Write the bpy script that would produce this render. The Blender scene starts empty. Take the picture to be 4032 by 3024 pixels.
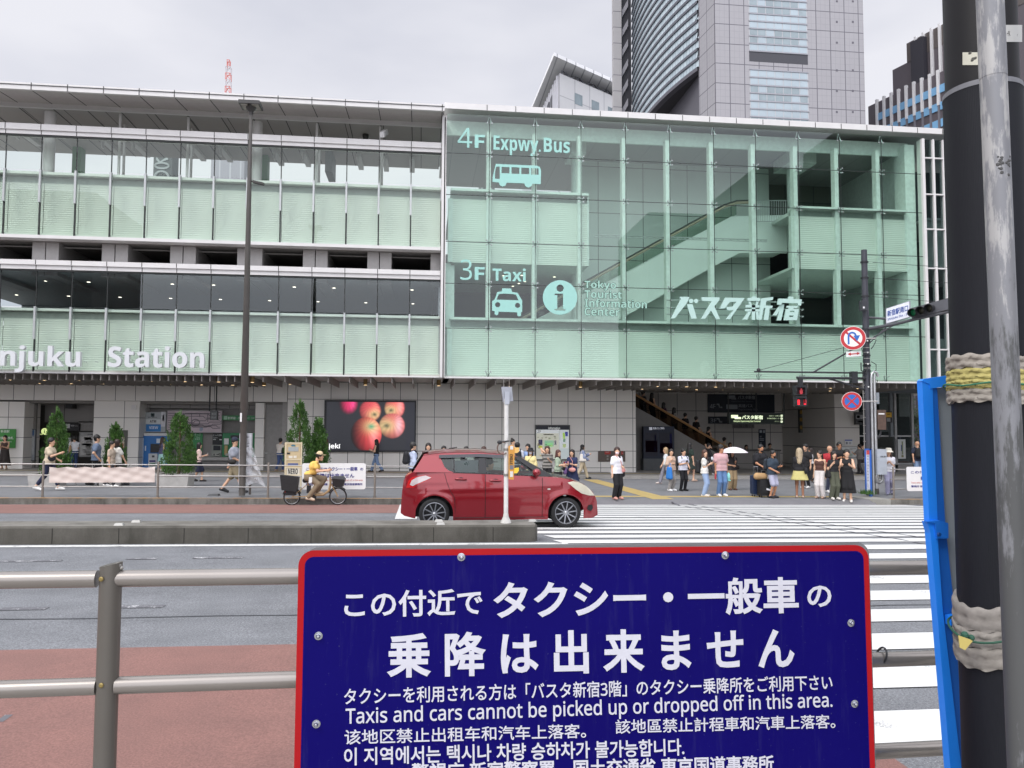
import bpy, math, random
import numpy as np
from mathutils import Vector, Matrix
rad = math.radians
random.seed(11); rng = np.random.default_rng(5)
sc = bpy.context.scene
COL = sc.collection

# ---------------------------------------------------------------- camera
EYE, FPX, PIT, YAW, ROL = 1.9, 3028.0, rad(3.267), rad(6.718), rad(0.209)
cf = Vector((math.sin(YAW)*math.cos(PIT), math.cos(YAW)*math.cos(PIT), math.sin(PIT)))
r0 = Vector((math.cos(YAW), -math.sin(YAW), 0)); u0 = r0.cross(cf)
cr = r0*math.cos(ROL)+u0*math.sin(ROL); cu = u0*math.cos(ROL)-r0*math.sin(ROL)
cam = bpy.data.cameras.new('camera'); camo = bpy.data.objects.new('camera', cam); COL.objects.link(camo)
cam.sensor_width = 36; cam.lens = FPX/4032*36; cam.clip_start = 0.05; cam.clip_end = 3000
camo.matrix_world = Matrix(((cr.x, cu.x, -cf.x, 0), (cr.y, cu.y, -cf.y, 0), (cr.z, cu.z, -cf.z, EYE), (0, 0, 0, 1)))
sc.camera = camo

# ---------------------------------------------------------------- sky, sun, exposure (overcast noon)
W = bpy.data.worlds.new('World'); sc.world = W; W.use_nodes = True
wn, wl = W.node_tree.nodes, W.node_tree.links
wn.clear()
wo = wn.new('ShaderNodeOutputWorld'); bg = wn.new('ShaderNodeBackground'); bg.inputs[1].default_value = 0.115
sky = wn.new('ShaderNodeTexSky'); sky.sky_type = 'NISHITA'; sky.sun_disc = False
sky.sun_elevation = rad(48); sky.sun_rotation = rad(232); sky.air_density = 1.0; sky.dust_density = 3.0; sky.ozone_density = 1.0
tc = wn.new('ShaderNodeTexCoord'); mp = wn.new('ShaderNodeMapping'); mp.inputs['Scale'].default_value = (1.0, 1.0, 2.6)
nz = wn.new('ShaderNodeTexNoise'); nz.inputs['Scale'].default_value = 1.7; nz.inputs['Detail'].default_value = 5; nz.inputs['Roughness'].default_value = .5
rp = wn.new('ShaderNodeValToRGB')
rp.color_ramp.elements[0].position = .33; rp.color_ramp.elements[0].color = (5.0, 5.15, 5.9, 1)
rp.color_ramp.elements[1].position = .62; rp.color_ramp.elements[1].color = (7.15, 7.15, 7.6, 1)
mx = wn.new('ShaderNodeMix'); mx.data_type = 'RGBA'; mx.inputs[0].default_value = .93
wl.new(tc.outputs['Generated'], mp.inputs[0]); wl.new(mp.outputs[0], nz.inputs['Vector']); wl.new(nz.outputs[0], rp.inputs[0])
sx = wn.new('ShaderNodeSeparateXYZ'); wl.new(tc.outputs['Generated'], sx.inputs[0])
def wrange(src, a, b, c, d):
    x = wn.new('ShaderNodeMapRange'); x.interpolation_type = 'SMOOTHSTEP'; wl.new(src, x.inputs[0])
    for i, v in enumerate((a, b, c, d)): x.inputs[i+1].default_value = v
    return x.outputs[0]
ma = wn.new('ShaderNodeMath'); ma.operation = 'ADD'      # overcast: brightest overhead and towards the veiled sun behind the viewer
wl.new(wrange(sx.outputs[2], .5, 1., 1., 2.5), ma.inputs[0]); wl.new(wrange(sx.outputs[1], .1, -.75, 0., 1.7), ma.inputs[1])
sv = wn.new('ShaderNodeVectorMath'); sv.operation = 'SCALE'; wl.new(mx.outputs[2], sv.inputs[0]); wl.new(ma.outputs[0], sv.inputs['Scale'])
wl.new(sky.outputs[0], mx.inputs[6]); wl.new(rp.outputs[0], mx.inputs[7]); wl.new(sv.outputs[0], bg.inputs[0]); wl.new(bg.outputs[0], wo.inputs[0])
sl = bpy.data.lights.new('sun', 'SUN'); sl.energy = 1.4; sl.angle = rad(22); sl.color = (1, .97, .92)
so = bpy.data.objects.new('sun', sl); COL.objects.link(so); so.rotation_euler = (rad(42), 0, rad(-52))
sc.view_settings.view_transform = 'Standard'; sc.view_settings.look = 'None'; sc.view_settings.gamma = 1
sc.view_settings.use_curve_mapping = False; sc.view_settings.exposure = 0.12
cy = sc.cycles
cy.max_bounces = 7; cy.diffuse_bounces = 3; cy.glossy_bounces = 3; cy.transparent_max_bounces = 14; cy.transmission_bounces = 3
cy.caustics_reflective = False; cy.caustics_refractive = False; cy.use_denoising = True; cy.sample_clamp_indirect = 4

# ---------------------------------------------------------------- helpers
def ray(px, py):
    return cr*((px-2016)/FPX) - cu*((py-1512)/FPX) + cf
def at(px, py, Y):                      # the point at depth Y that the photograph shows at (px, py)
    d = ray(px, py); return Vector((0, 0, EYE)) + d*(Y/d.y)
def prof(Y):                            # cross-fall of the street
    P = ((-50, .02), (3, .0), (12.6, 0), (24, -.49), (24.02, -.33), (33.6, -.27), (33.62, -.25), (60, -.2))
    if Y <= P[0][0]: return P[0][1]
    for (a, x), (b, y) in zip(P, P[1:]):
        if Y <= b: return x+(y-x)*(Y-a)/(b-a)
    return P[-1][1]
def gz(X, Y): return prof(Y) - .0085*(X-3.7)
def gp(px, py):                         # ground point under a pixel
    d = ray(px, py); lo, hi = 1.0, 200.0
    g = lambda t: EYE+d.z*t-gz(d.x*t, d.y*t)
    t = 1.0
    while g(t) > 0 and t < 120: t += .05
    return Vector((d.x*t, d.y*t, EYE+d.z*t))
def gx(px, Y, py=1800):
    X = at(px, py, Y).x; return Vector((X, Y, gz(X, Y)))

def lin(c): return c/12.92 if c <= .04045 else ((c+.055)/1.055)**2.4
def hx(h): return tuple(lin(int(h[i:i+2], 16)/255) for i in (0, 2, 4))
MATS = {}
def mat(h, rough=.6, metal=0., var=.08, scale=6., emit=0., spec=.5, bump=0., coat=0., name=None, alpha=1.):
    k = (h, rough, metal, var, scale, emit, spec, bump, coat, alpha)
    if k in MATS: return MATS[k]
    m = bpy.data.materials.new(name or 'surface_'+h); m.use_nodes = True
    n, l = m.node_tree.nodes, m.node_tree.links; b = n['Principled BSDF']
    c = hx(h); b.inputs['Base Color'].default_value = (*c, 1); b.inputs['Roughness'].default_value = rough
    b.inputs['Metallic'].default_value = metal; b.inputs['Specular IOR Level'].default_value = spec
    if coat: b.inputs['Coat Weight'].default_value = coat; b.inputs['Coat Roughness'].default_value = .04
    if emit: b.inputs['Emission Color'].default_value = (*c, 1); b.inputs['Emission Strength'].default_value = emit
    if alpha < 1: b.inputs['Alpha'].default_value = alpha
    if var or bump:
        t = n.new('ShaderNodeTexCoord'); q = n.new('ShaderNodeTexNoise'); q.inputs['Scale'].default_value = scale; q.inputs['Detail'].default_value = 6
        l.new(t.outputs['Object'], q.inputs['Vector'])
        if var:
            r = n.new('ShaderNodeMapRange'); r.inputs[1].default_value = .3; r.inputs[2].default_value = .7
            r.inputs[3].default_value = 1-var; r.inputs[4].default_value = 1+var
            v = n.new('ShaderNodeVectorMath'); v.operation = 'SCALE'; v.inputs[0].default_value = c
            l.new(q.outputs[0], r.inputs[0]); l.new(r.outputs[0], v.inputs['Scale']); l.new(v.outputs[0], b.inputs['Base Color'])
        if bump:
            u = n.new('ShaderNodeBump'); u.inputs['Strength'].default_value = bump; u.inputs['Distance'].default_value = .01
            l.new(q.outputs[0], u.inputs['Height']); l.new(u.outputs[0], b.inputs['Normal'])
    MATS[k] = m; return m

class NT:                               # small node-tree helper
    def __init__(s, name):
        s.m = bpy.data.materials.new(name); s.m.use_nodes = True; s.t = s.m.node_tree; s.b = s.t.nodes['Principled BSDF']
    def n(s, ty, **kw):
        x = s.t.nodes.new('ShaderNode'+ty)
        for k, v in kw.items(): setattr(x, k, v)
        return x
    def set(s, sock, v):
        if hasattr(v, 'is_output') or hasattr(v, 'links'): s.t.links.new(v, sock)
        else: sock.default_value = v
    def math(s, op, a, b=0., c=0.):
        x = s.n('Math', operation=op); s.set(x.inputs[0], a); s.set(x.inputs[1], b); s.set(x.inputs[2], c); return x.outputs[0]
    def mix(s, f, a, b):
        x = s.n('Mix', data_type='RGBA'); s.set(x.inputs[0], f); s.set(x.inputs[6], a); s.set(x.inputs[7], b); return x.outputs[2]
    def noise(s, vec, scale, detail=4., rough=.55):
        x = s.n('TexNoise'); s.t.links.new(vec, x.inputs['Vector']); x.inputs['Scale'].default_value = scale
        x.inputs['Detail'].default_value = detail; x.inputs['Roughness'].default_value = rough; return x.outputs[0]
    def rng(s, v, a, b, c, d):
        x = s.n('MapRange'); s.set(x.inputs[0], v)
        for i, q in enumerate((a, b, c, d)): s.set(x.inputs[i+1], q)
        return x.outputs[0]
    def pos(s):
        g = s.n('NewGeometry'); x = s.n('SeparateXYZ'); s.t.links.new(g.outputs['Position'], x.inputs[0])
        return g.outputs['Position'], x.outputs[0], x.outputs[1], x.outputs[2]
    def obj(s):
        g = s.n('TexCoord'); x = s.n('SeparateXYZ'); s.t.links.new(g.outputs['Object'], x.inputs[0])
        return g.outputs['Object'], x.outputs[0], x.outputs[1], x.outputs[2]
    def col(s, v): s.set(s.b.inputs['Base Color'], v)
def c4(h): return (*hx(h), 1)

def sans(s, bold):                      # plain sans-serif letter forms for Latin text
    o = ''
    for ch in s:
        c = ord(ch)
        for a, z, b0, r0_ in ((65, 90, 0x1D5D4, 0x1D5A0), (97, 122, 0x1D5EE, 0x1D5BA), (48, 57, 0x1D7EC, 0x1D7E2)):
            if a <= c <= z: ch = chr((b0 if bold else r0_)+c-a)
        o += ch
    return o
class MB:                               # collects shapes, then links them as one mesh object
    def __init__(s): s.v = []; s.f = []; s.m = []
    def add(s, vs, fs, m=0):
        o = len(s.v); s.v += [tuple(v) for v in vs]
        for f in fs: s.f.append(tuple(i+o for i in f)); s.m.append(m)
        return s
    def box(s, x0, y0, z0, x1, y1, z1, m=0):
        if x0 > x1: x0, x1 = x1, x0
        if y0 > y1: y0, y1 = y1, y0
        if z0 > z1: z0, z1 = z1, z0
        return s.add([(x0, y0, z0), (x1, y0, z0), (x1, y1, z0), (x0, y1, z0), (x0, y0, z1), (x1, y0, z1), (x1, y1, z1), (x0, y1, z1)],
              [(3, 2, 1, 0), (4, 5, 6, 7), (0, 1, 5, 4), (1, 2, 6, 5), (2, 3, 7, 6), (3, 0, 4, 7)], m)
    def prism(s, poly, vec, m=0, m2=None):      # planar polygon swept along vec
        n = len(poly); v = Vector(vec); P = [Vector(p) for p in poly]
        nrm = Vector((0, 0, 0))
        for i in range(n): nrm += P[i].cross(P[(i+1) % n])
        if nrm.dot(v) > 0: P = P[::-1]
        o = len(s.v); s.v += [tuple(p) for p in P]+[tuple(p+v) for p in P]
        s.f.append(tuple(range(o, o+n))); s.f.append(tuple(range(o+2*n-1, o+n-1, -1))); s.m += [m, m]
        for i in range(n):
            j = (i+1) % n; s.f.append((o+i, o+n+i, o+n+j, o+j)); s.m.append(m if m2 is None else m2)
        return s
    def bar(s, p, q, w, h, up=(0, 0, 1), m=0):
        p, q = Vector(p), Vector(q); d = (q-p).normalized(); a = d.cross(Vector(up))
        if a.length < 1e-4: a = d.cross(Vector((1, 0, 0)))
        a.normalize(); b = a.cross(d); a = a*w/2; b = b*h/2
        return s.add([p-a-b, p+a-b, p+a+b, p-a+b, q-a-b, q+a-b, q+a+b, q-a+b],
              [(0, 1, 2, 3), (7, 6, 5, 4), (4, 5, 1, 0), (5, 6, 2, 1), (6, 7, 3, 2), (7, 4, 0, 3)], m)
    def tube(s, pts, r, n=8, m=0, cap=True, sq=1.):
        P = [Vector(p) for p in pts]; k = len(P); rr = r if isinstance(r, (list, tuple)) else [r]*k
        o = len(s.v); a = None
        for i in range(k):
            d = (P[min(i+1, k-1)]-P[max(i-1, 0)]).normalized()
            if a is None:
                a = d.cross(Vector((0, 0, 1)))
                if a.length < .02: a = d.cross(Vector((0, 1, 0)))
            else: a = a-d*a.dot(d)
            a.normalize(); b = d.cross(a)
            for j in range(n):
                t = 2*math.pi*j/n; s.v.append(tuple(P[i]+(a*math.cos(t)+b*math.sin(t)*sq)*rr[i]))
        for i in range(k-1):
            for j in range(n):
                j2 = (j+1) % n; s.f.append((o+i*n+j, o+i*n+j2, o+(i+1)*n+j2, o+(i+1)*n+j)); s.m.append(m)
        if cap:
            s.f.append(tuple(o+j for j in range(n-1, -1, -1))); s.f.append(tuple(o+(k-1)*n+j for j in range(n))); s.m += [m, m]
        return s
    def lathe(s, prof, c=(0, 0, 0), n=16, m=0, ax=(0, 0, 1), cap=True):
        ax = Vector(ax).normalized(); a = ax.cross(Vector((1, 0, 0)))
        if a.length < .1: a = ax.cross(Vector((0, 1, 0)))
        a.normalize(); b = ax.cross(a); c = Vector(c); o = len(s.v)
        for r, z in prof:
            for j in range(n):
                t = 2*math.pi*j/n; s.v.append(tuple(c+ax*z+(a*math.cos(t)+b*math.sin(t))*r))
        for i in range(len(prof)-1):
            for j in range(n):
                j2 = (j+1) % n; s.f.append((o+i*n+j, o+i*n+j2, o+(i+1)*n+j2, o+(i+1)*n+j)); s.m.append(m)
        if cap:
            k = len(prof)-1
            s.f.append(tuple(o+j for j in range(n-1, -1, -1))); s.f.append(tuple(o+k*n+j for j in range(n))); s.m += [m, m]
        return s
    def ell(s, c, r, n=10, k=6, m=0):
        pr = [(math.sin(math.pi*i/k), -math.cos(math.pi*i/k)) for i in range(k+1)]; pr[0] = (.02, -1); pr[-1] = (.02, 1)
        o = len(s.v); s.lathe(pr, (0, 0, 0), n, m)
        for i in range(o, len(s.v)):
            x, y, z = s.v[i]; s.v[i] = (c[0]+x*r[0], c[1]+y*r[1], c[2]+z*r[2])
        return s
    def grid(s, fn, nu, nv, m=0, mf=None):
        o = len(s.v)
        for i in range(nu+1):
            for j in range(nv+1): s.v.append(tuple(fn(i/nu, j/nv)))
        for i in range(nu):
            for j in range(nv):
                a = o+i*(nv+1)+j; s.f.append((a, a+nv+1, a+nv+2, a+1)); s.m.append(mf(i, j) if mf else m)
        return s
    def text(s, body, O, w, h=None, right=(1, 0, 0), up=(0, 0, 1), off=0., depth=.004, m=0, gap=1., shear=0., anchor='l'):
        c = bpy.data.curves.new('t', 'FONT'); bold = off >= .02 and body.isascii(); c.body = sans(body, bold); off = off*.15 if bold else off; c.size = 1; c.bevel_depth = off; c.bevel_resolution = 0; c.extrude = .5; c.resolution_u = 3 if depth < .02 else 6
        c.space_character = gap; c.shear = shear
        o = bpy.data.objects.new('t', c); COL.objects.link(o)
        dg = bpy.context.evaluated_depsgraph_get(); me = bpy.data.meshes.new_from_object(o.evaluated_get(dg), depsgraph=dg)
        k = len(me.vertices)
        if k:
            co = np.empty(k*3); me.vertices.foreach_get('co', co); co = co.reshape(-1, 3)
            mn, mxx = co.min(0), co.max(0)
            if w is None: sy = h/(mxx[1]-mn[1]); sx = sy
            else:
                sx = w/(mxx[0]-mn[0]); sy = sx if h is None else h/(mxx[1]-mn[1])
            R, U = Vector(right).normalized(), Vector(up).normalized(); N = R.cross(U); O = Vector(O)
            x = (co[:, 0]-mn[0])*sx; y = (co[:, 1]-mn[1])*sy; z = (np.clip(co[:, 2], -.5, None)+.5)*depth
            if anchor == 'c': x = x-x.max()/2
            s.add([O+R*float(a)+U*float(b)+N*float(e) for a, b, e in zip(x, y, z)], [tuple(p.vertices) for p in me.polygons], m)
        bpy.data.objects.remove(o); bpy.data.curves.remove(c); bpy.data.meshes.remove(me)
        return s
    def build(s, name, mats, parent=None, smooth=None, local=False):
        me = bpy.data.meshes.new(name)
        off = Vector((0, 0, 0))
        p = parent
        while p is not None and not local: off = off+p.location; p = p.parent
        me.from_pydata([(x-off.x, y-off.y, z-off.z) for x, y, z in s.v], [], s.f)
        for q in (mats if isinstance(mats, (list, tuple)) else [mats]): me.materials.append(q)
        if any(s.m): me.polygons.foreach_set('material_index', s.m)
        if smooth is not None:
            me.polygons.foreach_set('use_smooth', [True]*len(s.f))
            if smooth < 180: me.set_sharp_from_angle(angle=rad(smooth))
        me.update()
        o = bpy.data.objects.new(name, me); COL.objects.link(o)
        if parent is not None: o.parent = parent
        return o
def tag(o, label=None, cat=None, group=None, kind=None):
    for k, v in (('label', label), ('category', cat), ('group', group), ('kind', kind)):
        if v: o[k] = v
    return o
def thing(name, label, cat, loc=(0, 0, 0), group=None, rz=0.):
    o = bpy.data.objects.new(name, None); COL.objects.link(o); o.location = loc; o.rotation_euler = (0, 0, rz); o.empty_display_size = .1
    return tag(o, label, cat, group)
def clone(o, parent=None):
    c = o.copy(); COL.objects.link(c)
    if parent is not None: c.parent = parent
    for ch in [x for x in COL.objects if x.parent is o]: clone(ch, c)
    return c
def dup(o, dx=0, dy=0, dz=0, parent=None):
    c = o.copy(); COL.objects.link(c); c.location = o.location+Vector((dx, dy, dz))
    if parent is not None: c.parent = parent
    return c

def glass_mat(name, tint, refl=1., rough=0.):
    m = bpy.data.materials.new(name); m.use_nodes = True; n, l = m.node_tree.nodes, m.node_tree.links
    n.remove(n['Principled BSDF']); o = n['Material Output']
    t = n.new('ShaderNodeBsdfTransparent'); t.inputs[0].default_value = (*tint, 1)
    g = n.new('ShaderNodeBsdfGlossy'); g.inputs['Roughness'].default_value = rough; g.inputs[0].default_value = (.95, 1, .98, 1)
    f = n.new('ShaderNodeFresnel'); f.inputs[0].default_value = 1.5
    k = n.new('ShaderNodeMath'); k.operation = 'MULTIPLY'; k.inputs[1].default_value = refl
    x = n.new('ShaderNodeMixShader'); gm = n.new('ShaderNodeNewGeometry'); bf = n.new('ShaderNodeMath'); bf.operation = 'SUBTRACT'; bf.inputs[0].default_value = 1; l.new(gm.outputs['Backfacing'], bf.inputs[1])
    k2 = n.new('ShaderNodeMath'); k2.operation = 'MULTIPLY'; l.new(k.outputs[0], k2.inputs[0]); l.new(bf.outputs[0], k2.inputs[1])
    l.new(f.outputs[0], k.inputs[0]); l.new(k2.outputs[0], x.inputs[0])
    # the inner face only tints
    l.new(t.outputs[0], x.inputs[1]); l.new(g.outputs[0], x.inputs[2]); l.new(x.outputs[0], o.inputs[0])
    return m
def joint_mat(name, base, joint, px, pz, ox=0., oz=0., w=.012, rough=.5, axis='x', var=.05, metal=0., sub=0.):
    """panels with dark open joints every px by pz metres"""
    q = NT(name); P, X, Y, Z = q.pos(); U = X if axis == 'x' else Y
    def line(c, p, o, ww):
        a = q.math('FRACT', q.math('DIVIDE', q.math('SUBTRACT', c, o-ww/2), p)); return q.math('LESS_THAN', a, ww/p)
    J = q.math('MAXIMUM', line(U, px, ox, w), line(Z, pz, oz, w))
    cell = q.n('TexWhiteNoise', noise_dimensions='2D'); cv = q.n('CombineXYZ')
    q.set(cv.inputs[0], q.math('FLOOR', q.math('DIVIDE', q.math('SUBTRACT', U, ox), px))); q.set(cv.inputs[1], q.math('FLOOR', q.math('DIVIDE', q.math('SUBTRACT', Z, oz), pz)))
    q.t.links.new(cv.outputs[0], cell.inputs['Vector'])
    t = q.math('ADD', q.math('MULTIPLY', q.math('SUBTRACT', q.noise(P, .9, 5), .5), var*2), q.math('MULTIPLY', q.math('SUBTRACT', cell.outputs['Value'], .5), var))
    v = q.n('VectorMath', operation='SCALE'); v.inputs[0].default_value = hx(base); q.set(v.inputs['Scale'], q.math('ADD', t, 1.))
    colr = v.outputs[0]
    if sub:
        J2 = q.math('MAXIMUM', line(U, px/sub, ox, w*.5), line(Z, pz/sub, oz, w*.5))
        v2 = q.n('VectorMath', operation='SCALE'); q.t.links.new(colr, v2.inputs[0]); v2.inputs['Scale'].default_value = .86
        colr = q.mix(J2, colr, v2.outputs[0])
    q.col(q.mix(J, colr, c4(joint))); q.b.inputs['Roughness'].default_value = rough; q.b.inputs['Metallic'].default_value = metal
    return q.m
# ================================================================ GROUND
def ground_mat(name, a, b, spk=.25, s1=90., patch=.12, rough=.85, stain=0., white=0.):
    q = NT(name); P, X, Y, Z = q.pos()
    f = q.noise(P, s1, 3, .7); g = q.noise(P, .35, 5); h = q.noise(P, 2.2, 6)
    k = q.math('ADD', q.math('MULTIPLY', q.rng(f, .34, .66, -1, 1), spk), q.math('MULTIPLY', q.math('SUBTRACT', g, .5), patch*2))
    k = q.math('ADD', q.math('ADD', k, q.math('MULTIPLY', q.math('SUBTRACT', h, .5), patch)), 1.)
    m = q.mix(q.rng(h, .35, .65, 0, 1), c4(a), c4(b))
    v = q.n('VectorMath', operation='SCALE'); q.t.links.new(m, v.inputs[0]); q.set(v.inputs['Scale'], k); out = v.outputs[0]
    if name == 'asphalt':   # tyre-polished lanes along the road
        tm = q.n('Mapping'); tm.inputs['Scale'].default_value = (.03, .9, 1); q.t.links.new(P, tm.inputs[0])
        tv = q.n('VectorMath', operation='SCALE'); q.t.links.new(out, tv.inputs[0]); q.set(tv.inputs['Scale'], q.rng(q.noise(tm.outputs[0], 1., 4, .6), .35, .65, .86, 1.12)); out = tv.outputs[0]
    if stain:
        sm = q.n('Mapping'); sm.inputs['Scale'].default_value = (1.6, 1.6, .5); q.t.links.new(P, sm.inputs[0])
        d = q.rng(q.noise(sm.outputs[0], 1.5, 7, .65), .45, .7, 0, stain); out = q.mix(d, out, c4('38362f'))
    if white:   # bright aggregate
        d = q.math('GREATER_THAN', q.noise(P, 120., 2, .6), .635); out = q.mix(q.math('MULTIPLY', d, white), out, c4('a8a8aa'))
    q.col(out); q.b.inputs['Roughness'].default_value = rough
    bm = q.n('Bump'); bm.inputs['Strength'].default_value = .35; bm.inputs['Distance'].default_value = .006; q.t.links.new(f, bm.inputs['Height']); q.t.links.new(bm.outputs[0], q.b.inputs['Normal'])
    return q.m
def worn_mat(name, paint, under, lo, hi, s=3., rough=.7):
    q = NT(name); P, X, Y, Z = q.pos()
    n = q.math('ADD', q.math('MULTIPLY', q.noise(P, s, 8, .7), .6), q.math('MULTIPLY', q.noise(P, 60., 3, .7), .4))
    v = q.n('VectorMath', operation='SCALE'); v.inputs[0].default_value = hx(paint); q.set(v.inputs['Scale'], q.rng(q.noise(P, 1.1, 5), .3, .7, .93, 1.05))
    q.col(q.mix(q.rng(n, lo, hi, 0, 1), c4(under), v.outputs[0])); q.b.inputs['Roughness'].default_value = rough
    return q.m
M_ASPH = ground_mat('asphalt', '717376', '65676a', .40, 62., .14, white=.7)
M_PLAZA = ground_mat('asphalt_fine', '77787a', '6d6e70', .10, 120., .08)
M_RED = ground_mat('red_surfacing', '86625a', '7a5a53', .24, 80., .12)
M_CONC = ground_mat('kerb_concrete', '817e77', '6f6c64', .2, 60., .18, stain=.8)
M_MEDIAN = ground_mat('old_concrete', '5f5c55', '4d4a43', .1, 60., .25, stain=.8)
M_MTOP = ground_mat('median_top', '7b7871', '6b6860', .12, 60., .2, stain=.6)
M_EDGE = worn_mat('edge_line_paint', 'd8d8d4', '6f6f70', .36, .47, 5.)
M_PAVE = ground_mat('paving', 'a19e99', '95928d', .1, 40., .06)
M_WHITE = worn_mat('white_paint', 'd3d3d0', '7a7a7a', .355, .43, 2.5)
M_WORN = worn_mat('worn_white_paint', 'c9c9c9', '626266', .53, .60, 9.)
M_YEL = worn_mat('yellow_tactile', 'b09a62', '8b8060', .30, .45, 4.)
M_KYEL = worn_mat('faded_yellow_paint', 'b88a4c', '86807a', .44, .54, 3.)

def sheet(name, xs, ys, m, dz=0., kind='structure', edge=None):
    b = MB(); nx, ny = len(xs), len(ys)
    for y in ys:
        for x in xs: b.v.append((x, y, gz(x, y)+dz))
    for j in range(ny-1):
        for i in range(nx-1): a = j*nx+i; b.f.append((a, a+1, a+nx+1, a+nx)); b.m.append(0)
    return tag(b.build(name, m), kind=kind)
XS = list(range(-70, 91, 10))
MB().add([(-1500, -600, -1.6), (1500, -600, -1.6), (1500, 2500, -1.6), (-1500, 2500, -1.6)], [(0, 1, 2, 3)]).build('ground', mat('6c6c6a', .9))['kind'] = 'structure'
sheet('road', XS, [3.4, 6, 9, 12.6, 15, 18, 21, 24], M_ASPH)
sheet('plaza_pavement', XS, [24.02, 27, 30, 33.6], M_PLAZA)
# near footway behind the railing
b = MB()
for x0, x1 in zip(XS, XS[1:]):
    b.add([(x0, -6, gz(x0, 0)+.22), (x1, -6, gz(x1, 0)+.22), (x1, 3.38, gz(x1, 0)+.22), (x0, 3.38, gz(x0, 0)+.22), (x0, 3.38, gz(x0, 0)-.1), (x1, 3.38, gz(x1, 0)-.1)], [(0, 1, 2, 3), (3, 2, 5, 4)])
b.build('near_pavement', M_PAVE)['kind'] = 'structure'
# apron along the terminal with its low kerb
b = MB()
def gsolid(b, x0, x1, y0, y1, h0, h1, m=0, n=6):
    for i in range(n):
        a, c = x0+(x1-x0)*i/n, x0+(x1-x0)*(i+1)/n
        z = lambda x, y, h: (x, y, gz(x, y)+h)
        b.add([z(a, y0, h0), z(c, y0, h0), z(c, y1, h0), z(a, y1, h0), z(a, y0, h1), z(c, y0, h1), z(c, y1, h1), z(a, y1, h1)],
              [(4, 5, 6, 7), (0, 1, 5, 4), (2, 3, 7, 6)]+([(3, 0, 4, 7)] if i == 0 else [])+([(1, 2, 6, 5)] if i == n-1 else []), m)
gsolid(b, -60, 70, 33.62, 60, -.3, .08, n=10)
b.build('building_apron', M_PAVE)['kind'] = 'structure'
# far kerb (left stretch, right stretch) and its faded yellow top
KX0 = at(1600, 1980, 24).x; KX1 = at(3500, 1980, 24).x
for nm, x0, x1 in (('far_kerb', -60, KX0), ('far_kerb', KX1, 60)):
    b = MB(); gsolid(b, x0, x1, 23.88, 24.12, -.2, .0, n=30)
    n = len(b.v)
    for i, (x, y, z) in enumerate(b.v): b.v[i] = (x, y, (-.31 if z > gz(x, y)-.1 else -.6) - .0085*(x-3.7))
    o = b.build(nm, [M_CONC]); o['kind'] = 'structure'
    b = MB(); gsolid(b, x0, x1, 23.9, 24.06, 0, 0, n=30)
    b.v = [(x, y, -.306-.0085*(x-3.7)) for x, y, z in b.v]
    b.build('kerb_paint', M_KYEL)['kind'] = 'structure'
# pale corner block at the crossing
b = MB(); x0 = at(3402, 1985, 24).x
b.prism([(x0+.25, 23.86, gz(x0, 23)-.2), (KX1-.02, 23.86, gz(x0, 23)-.2), (KX1-.02, 25.2, gz(x0, 23)-.2), (x0+.1, 25.2, gz(x0, 23)-.2), (x0, 24.4, gz(x0, 23)-.2)], (0, 0, .34))
b.build('kerb_corner', ground_mat('pale_kerb', '98968f', '8b8982', .15, 60., .1, stain=.25))['kind'] = 'structure'
# drop kerb strip and tactile bands at the crossing
b = MB(); b.add([(x, y, z-.0085*(x-3.7)) for y, z in ((23.72, -.474), (24.03, -.325)) for x in (KX0, x0+.3)], [(0, 1, 3, 2)])
b.build('gutter_strip', ground_mat('gutter', '6f6e70', '68676a', .15, 90., .1))['kind'] = 'structure'
# zebra crossing: stripe edges as far apart as the photograph shows them
TOPS = [1988.6, 1994.9, 2000.9, 2007.9, 2015.7, 2024, 2031.6, 2040.3, 2049.5, 2059.5, 2071.6, 2083.5, 2101, 2124.9, 2151.7, 2185, 2226, 2270.5, 2328, 2399, 2496, 2621, 2797]
ty = [gp(3560, t).y for t in TOPS]
fit = np.polyfit(range(len(ty)), ty, 3); ty = [float(np.polyval(fit, i)) for i in range(len(ty))]
ZX0, ZX1 = 2.05, 15.75
b = MB()
for i, y in enumerate(ty):
    pit = ty[i]-ty[i+1] if i+1 < len(ty) else ty[-2]-ty[-1]
    wf = .60 if i < 14 else .54
    x0 = ZX0+(.15 if y < 14 else 0)+max(0, (13.2-y))*.02; x1 = ZX1+max(0, 23.6-y)*.2 if y > 19 else 18.5
    if 11.2 < y < 14.5: x0 += .02*(14.5-y)
    sh = .12
    b.add([(x0+sh, y-pit*wf, gz(x0, y-pit*wf)+.008), (x1+sh, y-pit*wf, gz(x1, y-pit*wf)+.008), (x1, y, gz(x1, y)+.008), (x0, y, gz(x0, y)+.008)], [(0, 1, 2, 3)])
b.build('zebra_crossing', M_WHITE)['kind'] = 'structure'
b = MB()
A = [gp(2640, 1983), gp(2700, 1984), gp(3660, 2122), gp(3660, 2150)]
for off in (0, 1):
    p, q = (A[0], A[3]) if off == 0 else (A[1], A[2]); d = (q-p); n = Vector((-d.y, d.x, 0)).normalized()*.03
    N = 16
    for i in range(N):
        u, v = p+d*(i/N), p+d*((i+1)/N)
        b.add([(w.x+s*n.x, w.y+s*n.y, gz(w.x, w.y)+.012) for w, s in ((u, 1), (v, 1), (v, -1), (u, -1))], [(3, 2, 1, 0)])
b.build('asphalt_seam', mat('5b5a60', .8))['kind'] = 'structure'
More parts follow.
